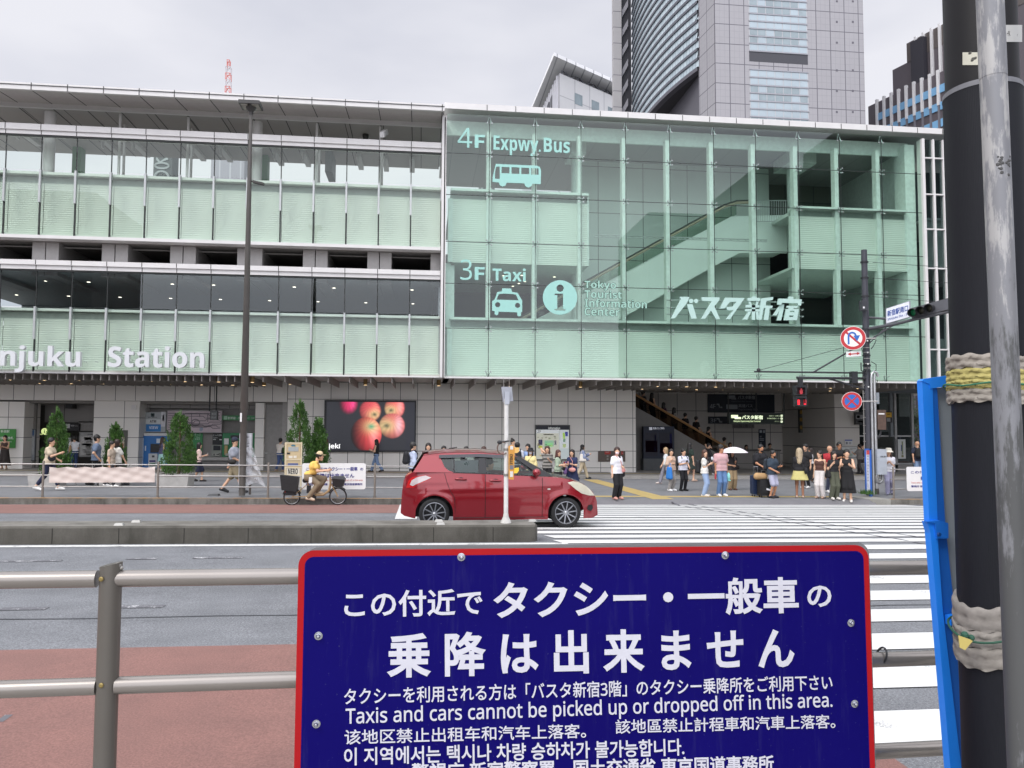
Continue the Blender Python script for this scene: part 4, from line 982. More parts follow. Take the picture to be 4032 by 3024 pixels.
def holed(parent, outer, holes, Y, d=.008, m=MINT, name='symbol'):
    """flat symbol with openings, filled as a curve so that the openings stay open"""
    c = bpy.data.curves.new('h', 'CURVE'); c.dimensions = '2D'; c.fill_mode = 'BOTH'; c.extrude = d/2
    for pts in [outer]+list(holes):
        P = [at(x, y, Y) for x, y in pts]; s = c.splines.new('POLY'); s.points.add(len(P)-1); s.use_cyclic_u = True
        for q_, p in zip(s.points, P): q_.co = (p.x, p.z, 0, 1)
    o = bpy.data.objects.new('h', c); COL.objects.link(o)
    me = bpy.data.meshes.new_from_object(o.evaluated_get(bpy.context.evaluated_depsgraph_get()))
    b = MB(); b.add([(v.co.x, Y-v.co.z-d/2, v.co.y) for v in me.vertices], [tuple(p.vertices) for p in me.polygons])
    bpy.data.objects.remove(o); bpy.data.curves.remove(c); bpy.data.meshes.remove(me)
    return b.build(name, m, parent)
def circ(x, y, r, n=28, ry=None): return [(x+r*math.cos(2*math.pi*i/n), y+(ry or r)*math.sin(2*math.pi*i/n)) for i in range(n)]
q6 = lambda x, y: (1750+x*.2712, 480+y*.2712)
holed(t, [q6(*p) for p in ((745, 610), (1340, 636), (1385, 655), (1402, 700), (1398, 905), (1278, 898), (1262, 935), (1215, 955), (1175, 935), (1158, 893), (903, 884), (885, 925), (845, 940), (805, 922), (792, 880), (697, 872), (700, 800))],
      [[q6(*p) for p in r] for r in (((752, 650), (802, 652), (802, 828), (733, 826), (735, 720)), ((830, 654), (944, 659), (944, 748), (828, 744)), ((973, 658), (1088, 664), (1088, 756), (973, 752)), ((1115, 665), (1230, 670), (1230, 760), (1115, 757)), ((1258, 671), (1366, 678), (1368, 768), (1258, 764)))], YD)
t = decal('floor_sign', 'pale green lettering 3F Taxi with a taxi symbol on the glass', 'sign', [('3', 1812, 1102, 46, 81, .0), ('F', 1869, 1102, 39, 51, .03), ('Taxi', 1939, 1106, 131, 52, .03)])
q7 = lambda x, y: (1008+x*.4557, 900+y*.4557)
holed(t, [q7(*p) for p in ((2128, 516), (2205, 519), (2212, 548), (2260, 555), (2300, 622), (2300, 720), (2290, 724), (2290, 752), (2272, 760), (2258, 750), (2256, 724), (2095, 718), (2093, 742), (2078, 750), (2062, 740), (2062, 715), (2040, 710), (2040, 628), (2062, 612), (2085, 548), (2122, 543))],
      [[q7(*p) for p in ((2098, 566), (2135, 562), (2215, 566), (2246, 572), (2268, 620), (2078, 614))], [q7(*p) for p in circ(2088, 658, 22)], [q7(*p) for p in circ(2260, 664, 22)]], YD)
t = thing('tourist_sign', 'round pale green information symbol beside outlined Tokyo Tourist Information Center lettering', 'sign', at(2204, 1240, YD))
q8 = lambda x, y: (2080+x*.2441, 1050+y*.2441)
holed(t, [q8(*p) for p in circ(512, 497, 278, 40)], [[q8(*p) for p in circ(513, 347, 58)], [q8(*p) for p in ((425, 435), (562, 437), (560, 682), (597, 684), (597, 709), (424, 706), (424, 682), (467, 682), (468, 460), (425, 460))]], YD)
for s, x0, x1, yb, h in (('Tokyo', 902, 1422, 384, 168), ('Tourist', 902, 1512, 508, 140), ('Information', 905, 1918, 655, 145), ('Center', 902, 1478, 792, 140)):
    for off, dz, m in ((.26, 0, mat('16312a', .5, var=0)), (.02, .006, mat('9cc4b5', .5, var=0))):
        g = .028 if off < .03 else 0
        a, c = q8(x0+g*180, yb-g*150), q8(x1-g*180, yb)
        o = at(*a, YD); MB().text(s, (o.x, YD-dz, o.z), at(c[0], a[1], YD).x-o.x, at(a[0], a[1]-(h-g*300)*.2441, YD).z-o.z, off=off, depth=.004).build('lettering' if g else 'outline', m, t)
# Busta Shinjuku: slanted thick letters on rails behind the glass
t = thing('terminal_sign', 'slanted pale Japanese letters reading Busta Shinjuku behind the glass above the crossing', 'sign', at(2900, 1262, 32.0))
q9 = lambda x, y: (2600+x*.27125, 1140+y*.27125)
YB_ = YR-.10
BM = mat('b4d2c9', .45, var=.02)
def glyph(polys): 
    for p in polys: b = MB(); pxpoly(b, [q9(*v) for v in p], YB_, .09); b.build('letter_stroke', BM, t)
glyph([((278, 106), (426, 106), (390, 190), (210, 418), (158, 420), (300, 140)), ((384, 210), (470, 214), (532, 420), (452, 424)), tuple(circ(447, 166, 32, 16)), tuple(circ(520, 167, 31, 16))])
glyph([((598, 110), (868, 114), (850, 160), (785, 245), (868, 428), (812, 432), (735, 305), (650, 424), (595, 426), (735, 190), (742, 168), (612, 166))])
glyph([((945, 116), (1226, 124), (1010, 432), (956, 430), (1060, 300), (975, 302), (960, 262), (975, 250), (1050, 250), (1105, 178), (1010, 178), (940, 272), (866, 276))])
glyph([((1335, 96), (1385, 98), (1388, 118), (1450, 124), (1452, 165), (1270, 165), (1266, 124), (1335, 116)), ((1240, 222), (1440, 226), (1440, 262), (1242, 260)), ((1280, 178), (1312, 176), (1330, 222), (1296, 224)), ((1395, 176), (1430, 176), (1415, 224), (1385, 224)),
       ((1240, 282), (1440, 286), (1440, 318), (1240, 316)), ((1328, 222), (1380, 222), (1376, 440), (1330, 440)), ((1285, 310), (1325, 314), (1262, 436), (1204, 436)), ((1385, 312), (1425, 316), (1430, 436), (1400, 436)),
       ((1466, 130), (1642, 106), (1634, 150), (1540, 165), (1530, 232), (1632, 234), (1624, 268), (1590, 272), (1568, 442), (1504, 442), (1528, 270), (1500, 270), (1470, 440), (1424, 440), (1448, 250))])
holed(t, [q9(*v) for v in ((1850, 108), (1916, 110), (1918, 142), (2040, 148), (2030, 235), (1985, 236), (1978, 205), (1760, 196), (1738, 228), (1690, 220), (1704, 136), (1848, 138))], [], YB_, .09, BM, 'letter_stroke')
glyph([((1745, 215), (1800, 215), (1790, 290), (1756, 446), (1698, 446), (1726, 300), (1690, 376), (1640, 374))])
holed(t, [q9(*v) for v in ((1830, 240), (1985, 244), (1975, 272), (1920, 276), (1916, 286), (1998, 290), (1970, 450), (1786, 448), (1815, 286), (1852, 284), (1856, 270), (1822, 266))], [[q9(*v) for v in r] for r in (((1872, 312), (1934, 314), (1930, 334), (1868, 332)), ((1860, 380), (1920, 382), (1916, 405), (1856, 403)))], YB_, .09, BM, 'letter_stroke')
b = MB()
for y0, y1 in ((154, 190), (263, 290), (358, 392)): b.tube([at(*q9(95, y0), YR+.14), at(*q9(2080, y1), YR+.14)], .028, 6)
for x in (158, 800, 1440, 2066):
    for y in (158, 266, 362): p = at(*q9(x, y+(x-158)*.018), YR); b.tube([(p.x, YB_+.09, p.z), (p.x, YR+.15, p.z)], .02, 5)
b.build('support_rail', T_ALU, t)

# video screen with fruit
t = thing('video_screen', 'wide dark video screen showing red apples on the grey wall', 'screen', at(1457, 1779, YW-.2))
b = MB(); pxbox(b, 1276, 1576, 1638, 1780, YW-.16, .155); b.build('housing', mat('1b1d22', .45), t)
NX, NY = 144, 80
sx0, sx1 = at(1285, 1680, YW-.17).x, at(1632, 1680, YW-.17).x; sz0, sz1 = at(1457, 1773, YW-.17).z, at(1457, 1583, YW-.17).z
U, Vv = np.meshgrid(np.linspace(0, 1, NX), np.linspace(1, 0, NY)); cxp, cyp = 285+U*1145, 345+(1-Vv)*620     # screen in close-up pixels
img = np.zeros((NY, NX, 3))+np.array([.012, .013, .018])+(.004*rng.random((NY, NX, 1)))
def apple(x, y, rx, ry, hole, base, hi, blur=.05, green=0., dark=0.):
    d = np.sqrt(((cxp-x)/rx)**2+((cyp-y)/ry)**2); a = np.clip((1-d)/blur, 0, 1)[..., None]
    nx_, ny_ = (cxp-x)/rx, (cyp-y)/ry
    sh = np.clip(.25+.75*(np.sqrt(np.clip(1-d*d, 0, 1))*.7+.45*nx_-.25*ny_), .02, 1.2)
    c = np.array(base)*sh[..., None]
    hx_ = np.exp(-(((cxp-x-rx*.5)/(rx*.28))**2+((cyp-y+ry*.05)/(ry*.6))**2))[..., None]; c = c*(1-hx_*.6)+np.array(hi)*hx_*.6
    if hole:
        dh = np.sqrt(((cxp-hole[0])/hole[2])**2+((cyp-hole[1])/(hole[2]*.75))**2)
        yl = np.exp(-(dh/1.9)**2)[..., None]*.75; c = c*(1-yl)+np.array((.75, .62, .28))*yl
        hk = np.exp(-(dh/.75)**2)[..., None]*.92; c = c*(1-hk)+np.array((.05+.0*green, .06+.25*green, .03+.14*green))*hk
    st_ = .5+.5*np.sin((np.arctan2(ny_+.4, nx_)*17)); c = c*(.88+.2*st_[..., None])
    if dark: c = c*np.clip((cxp-(x-rx))/(rx*dark), .04, 1)[..., None]
    global img
    img = img*(1-a)+c*a
apple(560, 370, 135, 145, None, (.75, .03, .14), (.95, .08, .3), .5, dark=.9)
apple(845, 460, 150, 150, (905, 505, 45), (.75, .08, .10), (.75, .25, .2), .18)
apple(1165, 420, 140, 150, (1120, 450, 45), (.8, .11, .12), (.95, .45, .42), .16)
apple(1135, 650, 175, 170, (1065, 650, 60), (.72, .14, .13), (.85, .6, .72), .1)
apple(800, 760, 205, 225, (865, 660, 62), (.80, .05, .06), (.9, .35, .36), .05, green=1., dark=1.35)
img[cxp > 1312] = (.012, .013, .02)
b = MB(); b.grid(lambda u, v: (sx0+(sx1-sx0)*u, YW-.172, sz0+(sz1-sz0)*v), NX-1, NY-1)
me_o = b.build('display', [mat('000000', .3)], t); me = me_o.data
ca = me.color_attributes.new('picture', 'FLOAT_COLOR', 'POINT'); arr = np.ones((NX, NY, 4)); arr[..., :3] = np.clip(np.transpose(img[::-1], (1, 0, 2)), 0, 1)
ca.data.foreach_set('color', arr.reshape(-1))
q = NT('screen_picture'); at_ = q.n('Attribute', attribute_name='picture'); q.set(q.b.inputs['Base Color'], (.01, .01, .012, 1)); q.t.links.new(at_.outputs['Color'], q.b.inputs['Emission Color']); q.b.inputs['Emission Strength'].default_value = 1.25; q.b.inputs['Roughness'].default_value = .35
me.materials[0] = q.m
o = at(1291, 1771, YW-.18); MB().text('jekí', (o.x, YW-.176, o.z), at(1342, 1771, YW).x-o.x, at(1291, 1746, YW).z-o.z, off=.02, depth=.003).build('lettering', mat('ffffff', .5, emit=.9, var=0), t)

# signs at street level, left
WS = YW-.03
sign('wall_sign', 'green station sign with white lettering by the woman at the wall', 'sign', (-40, 1689, 61, 1764), WS, .03, '3f8a3e', None, [('JR 新宿駅', -12, 1705, 50, 12, 'e8efe6'), ('中央東口改札', -20, 1730, 74, 11, 'e8efe6', .01), ('Shinjuku Gate', -20, 1743, 66, 7, 'dfe8dd')])
sign('poster_case', 'tall dark poster case on the slanted pier beside the entrance', 'poster case', (104, 1692, 137, 1812), YW+.82, .05, '8b8f92', ('3a3b3c', 3), (), [(107, 1694, 134, 1715, '3c5f86'), (107, 1720, 134, 1790, 'a3a5a6')])
sign('direction_sign', 'black direction sign with a white wheelchair symbol inside the station entrance', 'sign', (200, 1667, 311, 1696), YW+2.0, .15, '191a1b', None, [('改札', 236, 1683, 22, 9, 'cfcfcf'), ('精算 Fare', 280, 1680, 26, 7, 'bdbdbd')], [(259, 1669, 275, 1686, 'c9c9c7'), (240, 1690, 262, 1693, 'b5b5b5')])
t = sign('information_sign', 'small lit round information sign glowing in the dark entrance', 'sign', (160, 1712, 181, 1713), YW+3, .03, '222222', None, [('Information', 157, 1712, 28, 5, 'e3f0a8', .01, .8)])
p = at(176, 1698, YW+3); MB().lathe([(.15, 0), (.15, .02)], p, 20, ax=(0, -1, 0)).build('disc', mat('dff0a0', .5, emit=.9), t); MB().text('i', (p.x, p.y-.03, p.z-.09), None, .18, off=.03, depth=.01, anchor='c').build('lettering', mat('1c1d18', .5), t)
sign('route_map', 'tall pale floor map panel behind the man with the tan bag', 'map', (314, 1704, 372, 1796), YW+2.1, .06, 'a4a4a2', ('8d8d8b', 3), [('Information', 345, 1712, 22, 4, '333333')], [(316, 1718, 366, 1792, 'c2c1bd')]+[(random.uniform(318, 350), y, random.uniform(352, 365), y+random.uniform(3, 8), random.choice(('8d949a', 'b3aea2', '9c9a98', 'd5d2cb'))) for y in range(1722, 1788, 8)])
sign('wall_notice', 'stacked pale notices and a small machine left of the tan bag', 'notice', (244, 1722, 279, 1805), YW+2.15, .05, '77797a', None, (), [(246, 1724, 278, 1752, 'bdbfbe'), (250, 1756, 269, 1776, 'a9aeac'), (250, 1784, 269, 1804, '9cab9e')])
sign('door_notice', 'red and white no entry notice on the dark grey door', 'notice', (470, 1721, 489, 1768), YW+.22, .02, 'c9b9a6', None, (), [(476, 1747, 486, 1768, 'c0523f'), (474, 1724, 487, 1738, 'd9d2c8')])
# cash machine
t = thing('cash_machine', 'blue cash machine under a grey and white sign near the map', 'cash machine', at(610, 1866, YW+.9))
b = MB(); pxbox(b, 556, 1716, 660, 1866, YW+.9, .5); b.build('cabinet', mat('2a72b8', .45), t)
b = MB(); pxbox(b, 592, 1748, 628, 1782, YW+.86, .06); b.build('screen', mat('22262b', .2), t)
b = MB(); pxbox(b, 584, 1786, 618, 1866, YW+.8, .15, 0); pxbox(b, 588, 1812, 612, 1819, YW+.79, .02, 1); pxbox(b, 588, 1824, 612, 1834, YW+.79, .02, 2); pxbox(b, 598, 1793, 608, 1801, YW+.79, .02, 3); b.build('keypad_column', [mat('c9cccd', .5), mat('4c3f7a', .5), mat('2f7a52', .5), mat('333638', .4)], t)
b = MB(); pxbox(b, 559, 1725, 564, 1830, YW+.88, .03, 0); pxbox(b, 616, 1727, 634, 1745, YW+.88, .03, 0); pxbox(b, 570, 1755, 575, 1775, YW+.88, .03, 0); b.build('sticker', mat('cfdbe6', .5), t)
b = MB(); pxbox(b, 566, 1705, 660, 1716, YW+.85, .5); b.build('canopy', mat('d4d7d8', .5), t)
sign('atm_sign', 'grey and white ATM sign with a blue plate above the cash machine', 'sign', (572, 1623, 652, 1702), YW+1.1, .12, 'aeb4b6', None, [('ATM', 590, 1664, 25, 10, '26282a', .02), ('VIEW', 587, 1689, 36, 11, 'd9e6f0', .02), ('JRE BANK', 582, 1646, 37, 5, '3a3f40')], [(574, 1651, 632, 1669, 'd5dadb'), (575, 1671, 633, 1699, '2f7fc4'), (634, 1622, 650, 1680, 'd9d9de'), (640, 1633, 647, 1657, '4a4a93'), (594, 1627, 608, 1640, '3f5a5c'), (597, 1630, 605, 1637, 'aeb4b6')])
# railway map
t = sign('railway_map', 'long pinkish railway network map above the ticket machines', 'map', (658, 1618, 872, 1702), YW+1.25, .08, 'cbbcc2', ('9a9a9a', 2))
b = MB(); Ym = YW+1.238
def ml(pts, m=0, w=.035):
    P = [at(x, y, Ym) for x, y in pts]
    for p, q_ in zip(P, P[1:]): b.bar((p.x, Ym, p.z), (q_.x, Ym, q_.z), w, .008, (0, 1, 0), m)
rm = random.Random(4)
for k in range(8):
    y = 1628+k*9; x = 662; pts = [(x, y)]
    while x < 862:
        x2 = min(868, x+rm.uniform(15, 50)); pts.append((x2, y))
        if rm.random() < .5: dy = rm.choice((-7, 7)); y = min(1696, max(1624, y+dy)); pts.append((x2+6, y)); x2 += 6
        x = x2
    ml(pts)
ml([(770+16*math.cos(a/12*6.283), 1664+13*math.sin(a/12*6.283)) for a in range(13)], 0, .05)
for k in range(6): x = 690+k*32; ml([(x, 1626), (x, 1640+rm.uniform(0, 50))])
ml([(728, 1660), (735, 1660)], 1, .06)
b.build('graphic', [mat('877f86', .6), mat('c04a44', .5)], t)
b = MB(); pxpoly(b, [(786, 1686), (796, 1681), (800, 1690), (794, 1699), (786, 1698)], Ym-.004, .006); b.build('graphic', mat('9aa4b8', .6), t)
sign('ticket_band', 'green band with white bullet train lettering over the ticket office', 'sign', (875, 1636, 1004, 1655), YW+1.2, .08, '3f8a55', None, [('新幹線・特急', 897, 1652, 62, 12, 'cfe3d3', .015), ('指定席・自由席', 968, 1650, 34, 8, 'bcd6c3')], [(881, 1638, 895, 1652, 'a9cdb3')])
sign('ticket_sign', 'green ticket sign on the counter wall behind the navy skirt woman', 'sign', (759, 1706, 797, 1790), YW+1.5, .04, '3f8f57', None, [('きっぷ', 767, 1715, 24, 9, 'c9e2cd', .01), ('Ticket', 770, 1724, 18, 6, 'bcd9c2'), ('乗車券', 768, 1732, 20, 6, 'bcd9c2')])
sign('ticket_sign', 'black ticket and season pass sign above the grey ticket machine', 'sign', (837, 1707, 875, 1751), YW+1.5, .04, '1e2121', None, [('きっぷ 定期', 839, 1717, 34, 8, 'd0d4d2', .01), ('Tickets', 839, 1725, 18, 5, 'c0c4c2')], [(839, 1728, 850, 1732, 'b9bdbb'), (864, 1729, 873, 1733, 'd9dbd9')])
def ticket_machine(x0, x1, y0, y1, col, label, scr):
    t = thing('ticket_machine', label, 'ticket machine', at((x0+x1)/2, y1, YW+1.0))
    b = MB(); pxbox(b, x0, y0, x1, y1, YW+1.2, .35); b.build('cabinet', mat(col, .5, var=.06), t)
    b = MB(); pxbox(b, *scr, YW+1.17, .04); b.build('screen', mat('20262a', .2), t)
    b = MB(); w = (x1-x0)
    pxbox(b, x0+w*.1, y1-14, x0+w*.8, y1-4, YW+1.05, .2, 0); pxbox(b, x0+w*.2, y1-12, x0+w*.35, y1-6, YW+1.03, .03, 1); pxbox(b, x0+w*.5, y1-12, x0+w*.75, y1-8, YW+1.03, .03, 1); b.build('coin_tray', [mat('a9aaa2', .5), mat('4f5350', .5)], t)
ticket_machine(832, 872, 1752, 1799, '8f948c', 'grey ticket machine with a dark screen beside the green one', (840, 1755, 868, 1773))
ticket_machine(875, 1002, 1705, 1799, '2f7f52', 'wide green ticket machine behind the man in the dark cap', (907, 1714, 945, 1726))
t = sign('wall_notice', 'pale notices stuck to the green ticket machine', 'notice', (882, 1726, 901, 1750), YW+1.15, .02, 'd3d6d3', None, (), [(884, 1754, 896, 1790, 'b59a66'), (884, 1728, 899, 1748, 'e3e5e2')])
t = sign('hanging_sign', 'small grey sign hanging on two long rods under the soffit', 'sign', (829, 1620, 854, 1652), YW-.6, .12, '6b6e6e', ('2b2d2e', 2), [('東口', 833, 1633, 16, 7, 'b9bcbb'), ('きっぷ', 833, 1646, 18, 6, 'b9bcbb')])
for x in (828, 854): p, q_ = at(x, 1500, YW-.55), at(x, 1620, YW-.55); MB().tube([(p.x, YW-.55, ZS), (p.x, YW-.55, q_.z)], .03, 6).build('hanger_rod', mat('2b2d2e', .5), t)
# information board with the floor map
rm = random.Random(9)
blk = [(2112, 1690, 2200, 1705, 'dfe3e4'), (2206, 1694, 2240, 1764, 'd7dcdf'), (2206, 1768, 2240, 1806, 'c3cfcf'), (2112, 1706, 2200, 1806, 'cfcfc0'), (2120, 1731, 2136, 1752, '27276e'), (2183, 1734, 2191, 1751, '27276e'), (2121, 1755, 2136, 1765, 'c3c93f'), (2144, 1734, 2180, 1758, '9fc9b8'), (2148, 1744, 2176, 1760, 'b3dfae'), (2216, 1704, 2224, 1728, 'a9c93f'), (2225, 1700, 2236, 1718, '39409a'), (2218, 1728, 2226, 1740, '2f7f4a'), (2216, 1748, 2228, 1762, 'a5b32f'), (2140, 1709, 2180, 1713, '4b4a40')]
blk += [(x, y, x+rm.uniform(3, 12), y+rm.uniform(2, 5), rm.choice(('8f8f84', 'd9b35a', 'a9a89a', '6f7068', 'c9d2c0'))) for x, y in [(rm.uniform(2114, 2190), rm.uniform(1712, 1804)) for _ in range(44)]]
sign('information_board', 'backlit information board with a coloured floor map on the grey wall', 'information board', (2111, 1677, 2241, 1808), YW-.1, .09, 'd5dad8', ('4a4a46', 4), [('Information', 2159, 1690, 46, 9, 'eef0ee', .01, .3), ('2F', 2116, 1704, 14, 11, '2a2c2c', .0, 0)], [(2111, 1677, 2241, 1692, '1b1f2c', 0)]+[(a, c, d, e, f, .28) for a, c, d, e, f in blk], emit=.2)
b = MB()
sign('hydrant_panel', 'brown metal fire hydrant panel with small red plates low on the wall', 'hydrant panel', (2355, 1777, 2462, 1818), YW-.04, .04, '5b5048', None, [('消火栓', 2384, 1783, 14, 5, 'd9b9b3'), ('採水口', 2448, 1786, 8, 4, 'd9b9b3')], [(2381, 1777, 2404, 1789, 'a5322c'), (2446, 1777, 2454, 1790, 'a5322c'), (2389, 1793, 2396, 1800, '8a8781'), (2389, 1804, 2396, 1811, '8a8781'), (2443, 1795, 2449, 1801, '8a8781')], rough=.35)
sign('red_notice', 'small red notice near the ground behind the two women', 'notice', (2219, 1818, 2230, 1836), YW-.02, .02, 'b5403a')
# hall signs
t = sign('departure_kiosk', 'dark blue bus information kiosk with two screens beside the escalator', 'kiosk', (2534, 1679, 2655, 1806), 38.2, .3, '1c2438', None, [('高速バスご案内', 2571, 1690, 44, 8, 'd9dce6', .01, .3), ('Expressway Bus Information', 2571, 1693, 44, 3, 'b5b9c6')], [(2540, 1704, 2589, 1796, '191a2c'), (2597, 1704, 2649, 1796, '191a2c'), (2542, 1735, 2588, 1780, '4b2e46', .03), (2599, 1745, 2648, 1785, '4b2e46', .03), (2556, 1682, 2568, 1693, 'd5d8e2', .2), (2577, 1712, 2583, 1775, '4d5088', .1), (2637, 1708, 2646, 1770, '4d5088', .1)])
b = MB(); pxbox(b, 2534, 1806, 2655, 1868, 38.15, .5); b.build('base', mat('55595b', .5), t)
t = sign('floor_directory', 'large navy wall directory with floor numbers and bus symbols in the hall', 'sign', (2788, 1553, 3050, 1625), YH-.1, .08, '1a2430', None, [('4F', 2795, 1608, 22, 17, 'aab0b6', .0), ('バスタ新宿', 2905, 1572, 68, 15, '9aa0a6', .02), ('Expressway Bus Terminal', 2880, 1583, 85, 5, '6d747c'), ('高速バス', 2907, 1604, 56, 13, '9aa0a6', .01), ('Expressway Bus', 2908, 1617, 74, 9, '7d848c')], [(2860, 1593, 2904, 1611, '9aa0a6'), (2864, 1557, 2895, 1570, '9aa0a6'), (2880, 1566, 2898, 1573, '9aa0a6')])
b = MB(); pxbox(b, 2790, 1640, 2866, 1668, YH-.1, .08); b.build('panel', mat('1a2430', .5), t)
o = at(2797, 1663, YH-.11); MB().text('3F', (o.x, YH-.112, o.z), at(2819, 1663, YH).x-o.x, at(2797, 1648, YH).z-o.z, depth=.006).build('lettering', mat('aab0b6', .5), t)
b = MB()
for y in (1592, 1649): P = [at(x, yy, YH-.11) for x, yy in ((2822, y), (2830, y), (2834, y+12), (2843, y+12))]; b.tube(P, .05, 5)
b.build('symbol', mat('aab0b6', .5), t)
t = sign('hanging_sign', 'lit black hanging sign with glowing bus terminal lettering in the hall', 'sign', (2874, 1629, 3086, 1667), 39.0, .25, '23302a', ('4c5250', 3), [('バスタ新宿', 2921, 1651, 82, 16, 'f2ffd8', .025, 1.0), ('Shinjuku Expressway Bus Terminal', 2888, 1663, 106, 8, 'e3f5bf', .012, .8), ('高速バス・空港バス', 3028, 1640, 44, 5, 'd9ebc0', .0, .5), ('東京観光情報センター', 3020, 1650, 52, 5, 'd9ebc0', .0, .5), ('タクシー', 3050, 1661, 22, 4, 'd9ebc0', .0, .5)], [(3074, 1633, 3082, 1641, 'e9f5d0', .8), (3074, 1644, 3082, 1652, 'e9f5d0', .8), (3074, 1656, 3082, 1664, 'e9f5d0', .8), (2879, 1634, 2906, 1646, 'f0ffd0', 1.), (2893, 1642, 2918, 1650, 'f0ffd0', 1.)], emit=0.)
for x in (2868, 2978, 3088): p = at(x, 1629, 39.1); MB().tube([(p.x, 39.1, p.z), (p.x, 39.1, ZS)], .035, 6).build('hanger_rod', mat('3a3d3e', .5), t)
sign('wall_sign', 'grey lettering on the hall wall saying this is the second floor', 'sign', (2884, 1669, 2970, 1686), YH-.02, .015, '8d8a87', None, [('ここは２階です', 2888, 1683, 80, 12, '5f5c59', .01)])
sign('floor_guide', 'narrow navy floor guide strip with a white arrow on the hall wall', 'sign', (2988, 1690, 3015, 1762), YH-.05, .04, '222c39', None, [('4F', 2991, 1722, 8, 6, 'b5bac0'), ('3F', 2991, 1748, 8, 6, 'b5bac0')], [(2991, 1694, 3000, 1704, 'd5d9de'), (3004, 1694, 3013, 1705, 'aab0b8'), (2991, 1726, 3008, 1729, '9aa0a8'), (2991, 1732, 3008, 1735, '9aa0a8')])
sign('yellow_directory', 'dark directory with three yellow bands on the hall side wall', 'sign', (3148, 1611, 3216, 1704), 41.5, .15, '2a2c2b', None, (), [(3150, 1616, 3208, 1630, '8f6f26'), (3150, 1645, 3208, 1659, '8f6f26'), (3150, 1676, 3208, 1690, '8f6f26'), (3176, 1661, 3207, 1671, '3f5f43'), (3176, 1692, 3207, 1702, '3f5f43'), (3152, 1632, 3205, 1640, '595b58'), (3152, 1693, 3172, 1701, '595b58')])
sign('direction_sign', 'grey hanging direction board in front of the glass shopfront', 'sign', (3368, 1622, 3418, 1672), 37.4, .15, '232526', None, (), [(3370, 1633, 3417, 1650, '77797a'), (3374, 1636, 3386, 1646, '3a3c3d'), (3370, 1654, 3416, 1668, '2f3132'), (3378, 1657, 3412, 1663, 'a9abac')])
sign('exit_sign', 'small yellow and black sign with a running figure right of the pole', 'sign', (3488, 1619, 3513, 1664), 37.4, .15, '1f2021', None, (), [(3488, 1624, 3511, 1643, 'c59a2c'), (3494, 1630, 3504, 1633, '2c2a22'), (3492, 1646, 3506, 1660, '8a8c8c')])
sign('floor_map', 'narrow vertical floor map poster inside the shop window', 'map', (3536, 1730, 3566, 1806), 38.3, .03, 'c9ccca', None, [('2F', 3537, 1730, 12, 8, '4b5268')], [(3551, 1738, 3556, 1790, '7f8a6a'), (3548, 1752, 3552, 1776, '55608a'), (3550, 1792, 3558, 1800, '7d7a4a')])
sign('wall_notice', 'white notice with a blue header on the corner wall', 'notice', (3327, 1731, 3356, 1751), 37.95, .02, 'd5d6d6', None, (), [(3327, 1731, 3356, 1736, '5a6ba8'), (3331, 1740, 3338, 1749, '77797c'), (3342, 1740, 3352, 1749, 'a5a7aa')])
sign('wall_map', 'pale tourist map poster on the corner wall behind the crowd', 'map', (3315, 1760, 3376, 1800), 37.95, .02, 'cdcfcd', ('77797a', 2), (), [(3320+rm.uniform(0, 44), y, 3330+rm.uniform(0, 42), y+3, rm.choice(('9ab0a0', 'a9a9a5', 'bcb5a0'))) for y in range(1765, 1797, 4)])
# cameras on the upper deck
t = thing('security_camera', 'white box camera standing on the upper sill', 'camera', at(1510, 552, 31.9))
b = MB(); a, c = at(1504, 533, 31.75), at(1520, 522, 32.6); b.bar((a.x, 31.7, a.z), (c.x, 32.5, c.z), .18, .2); b.build('housing', mat('d9d9d8', .4), t)
b = MB(); p, q_ = at(1510, 553, 32), at(1510, 535, 32); b.tube([p, q_], .04, 8); b.build('bracket', mat('77736f', .5), t)
t = thing('security_camera', 'dark dome camera under the roof canopy', 'camera', at(1440, 520, 34))
p = at(1440, 518, 34.); b = MB(); b.lathe([(.03, -.13), (.11, -.08), (.12, 0), (.14, .02), (.14, .14)], (p.x, p.y, zi-.12), 14); b.build('dome', mat('3f3d3b', .3), t)
# ================================================================ STREET FURNITURE (far side)
STEEL = mat('a9a6a2', .35, .6, var=.06); DKPOLE = mat('56534f', .45, var=.06); POST = mat('7d756d', .45, .2, var=.06)
BLK = mat('27282b', .5); WHT = mat('e4e4e2', .5, var=.03)
def zat(px, py, Y): return at(px, py, Y).z
# guard fences: posts and rails are parts
YF = 24.4
def far_fence(pxs, label, x_start=None, x_end=None):
    X = [at(p, 1900, YF).x for p in pxs]; base = lambda x: -.33-.0085*(x-3.7)
    t = thing('guard_fence', label, 'fence', (X[0], YF, base(X[0])))
    H0, H = 0, 1.05
    for x in X:
        z = base(x); b = MB(); b.tube([(x, YF, z-.02), (x, YF, z+1.06), (x, YF, z+1.075)], [.033, .033, .028], 12); b.lathe([(.07, 0), (.07, .012)], (x, YF, z), 12); b.build('post', POST, t, 50)
    xs = ([x_start] if x_start is not None else [])+X+([x_end] if x_end is not None else [])
    for h in (.98, .65, .32):
        for a, c in zip(xs, xs[1:]): MB().tube([(a, YF, base(a)+h), (c, YF, base(c)+h)], .019, 8).build('rail', STEEL, t, 60)
    return t
far_fence([-270, 169, 622, 1056, 1476, 1900], 'long three rail guard fence along the far kerb left of the crossing', x_start=at(-700, 1900, YF).x)
far_fence([3518, 3900], 'short three rail guard fence on the far kerb right of the signal pole', x_start=at(3506, 1900, YF).x, x_end=at(4300, 1900, YF).x)
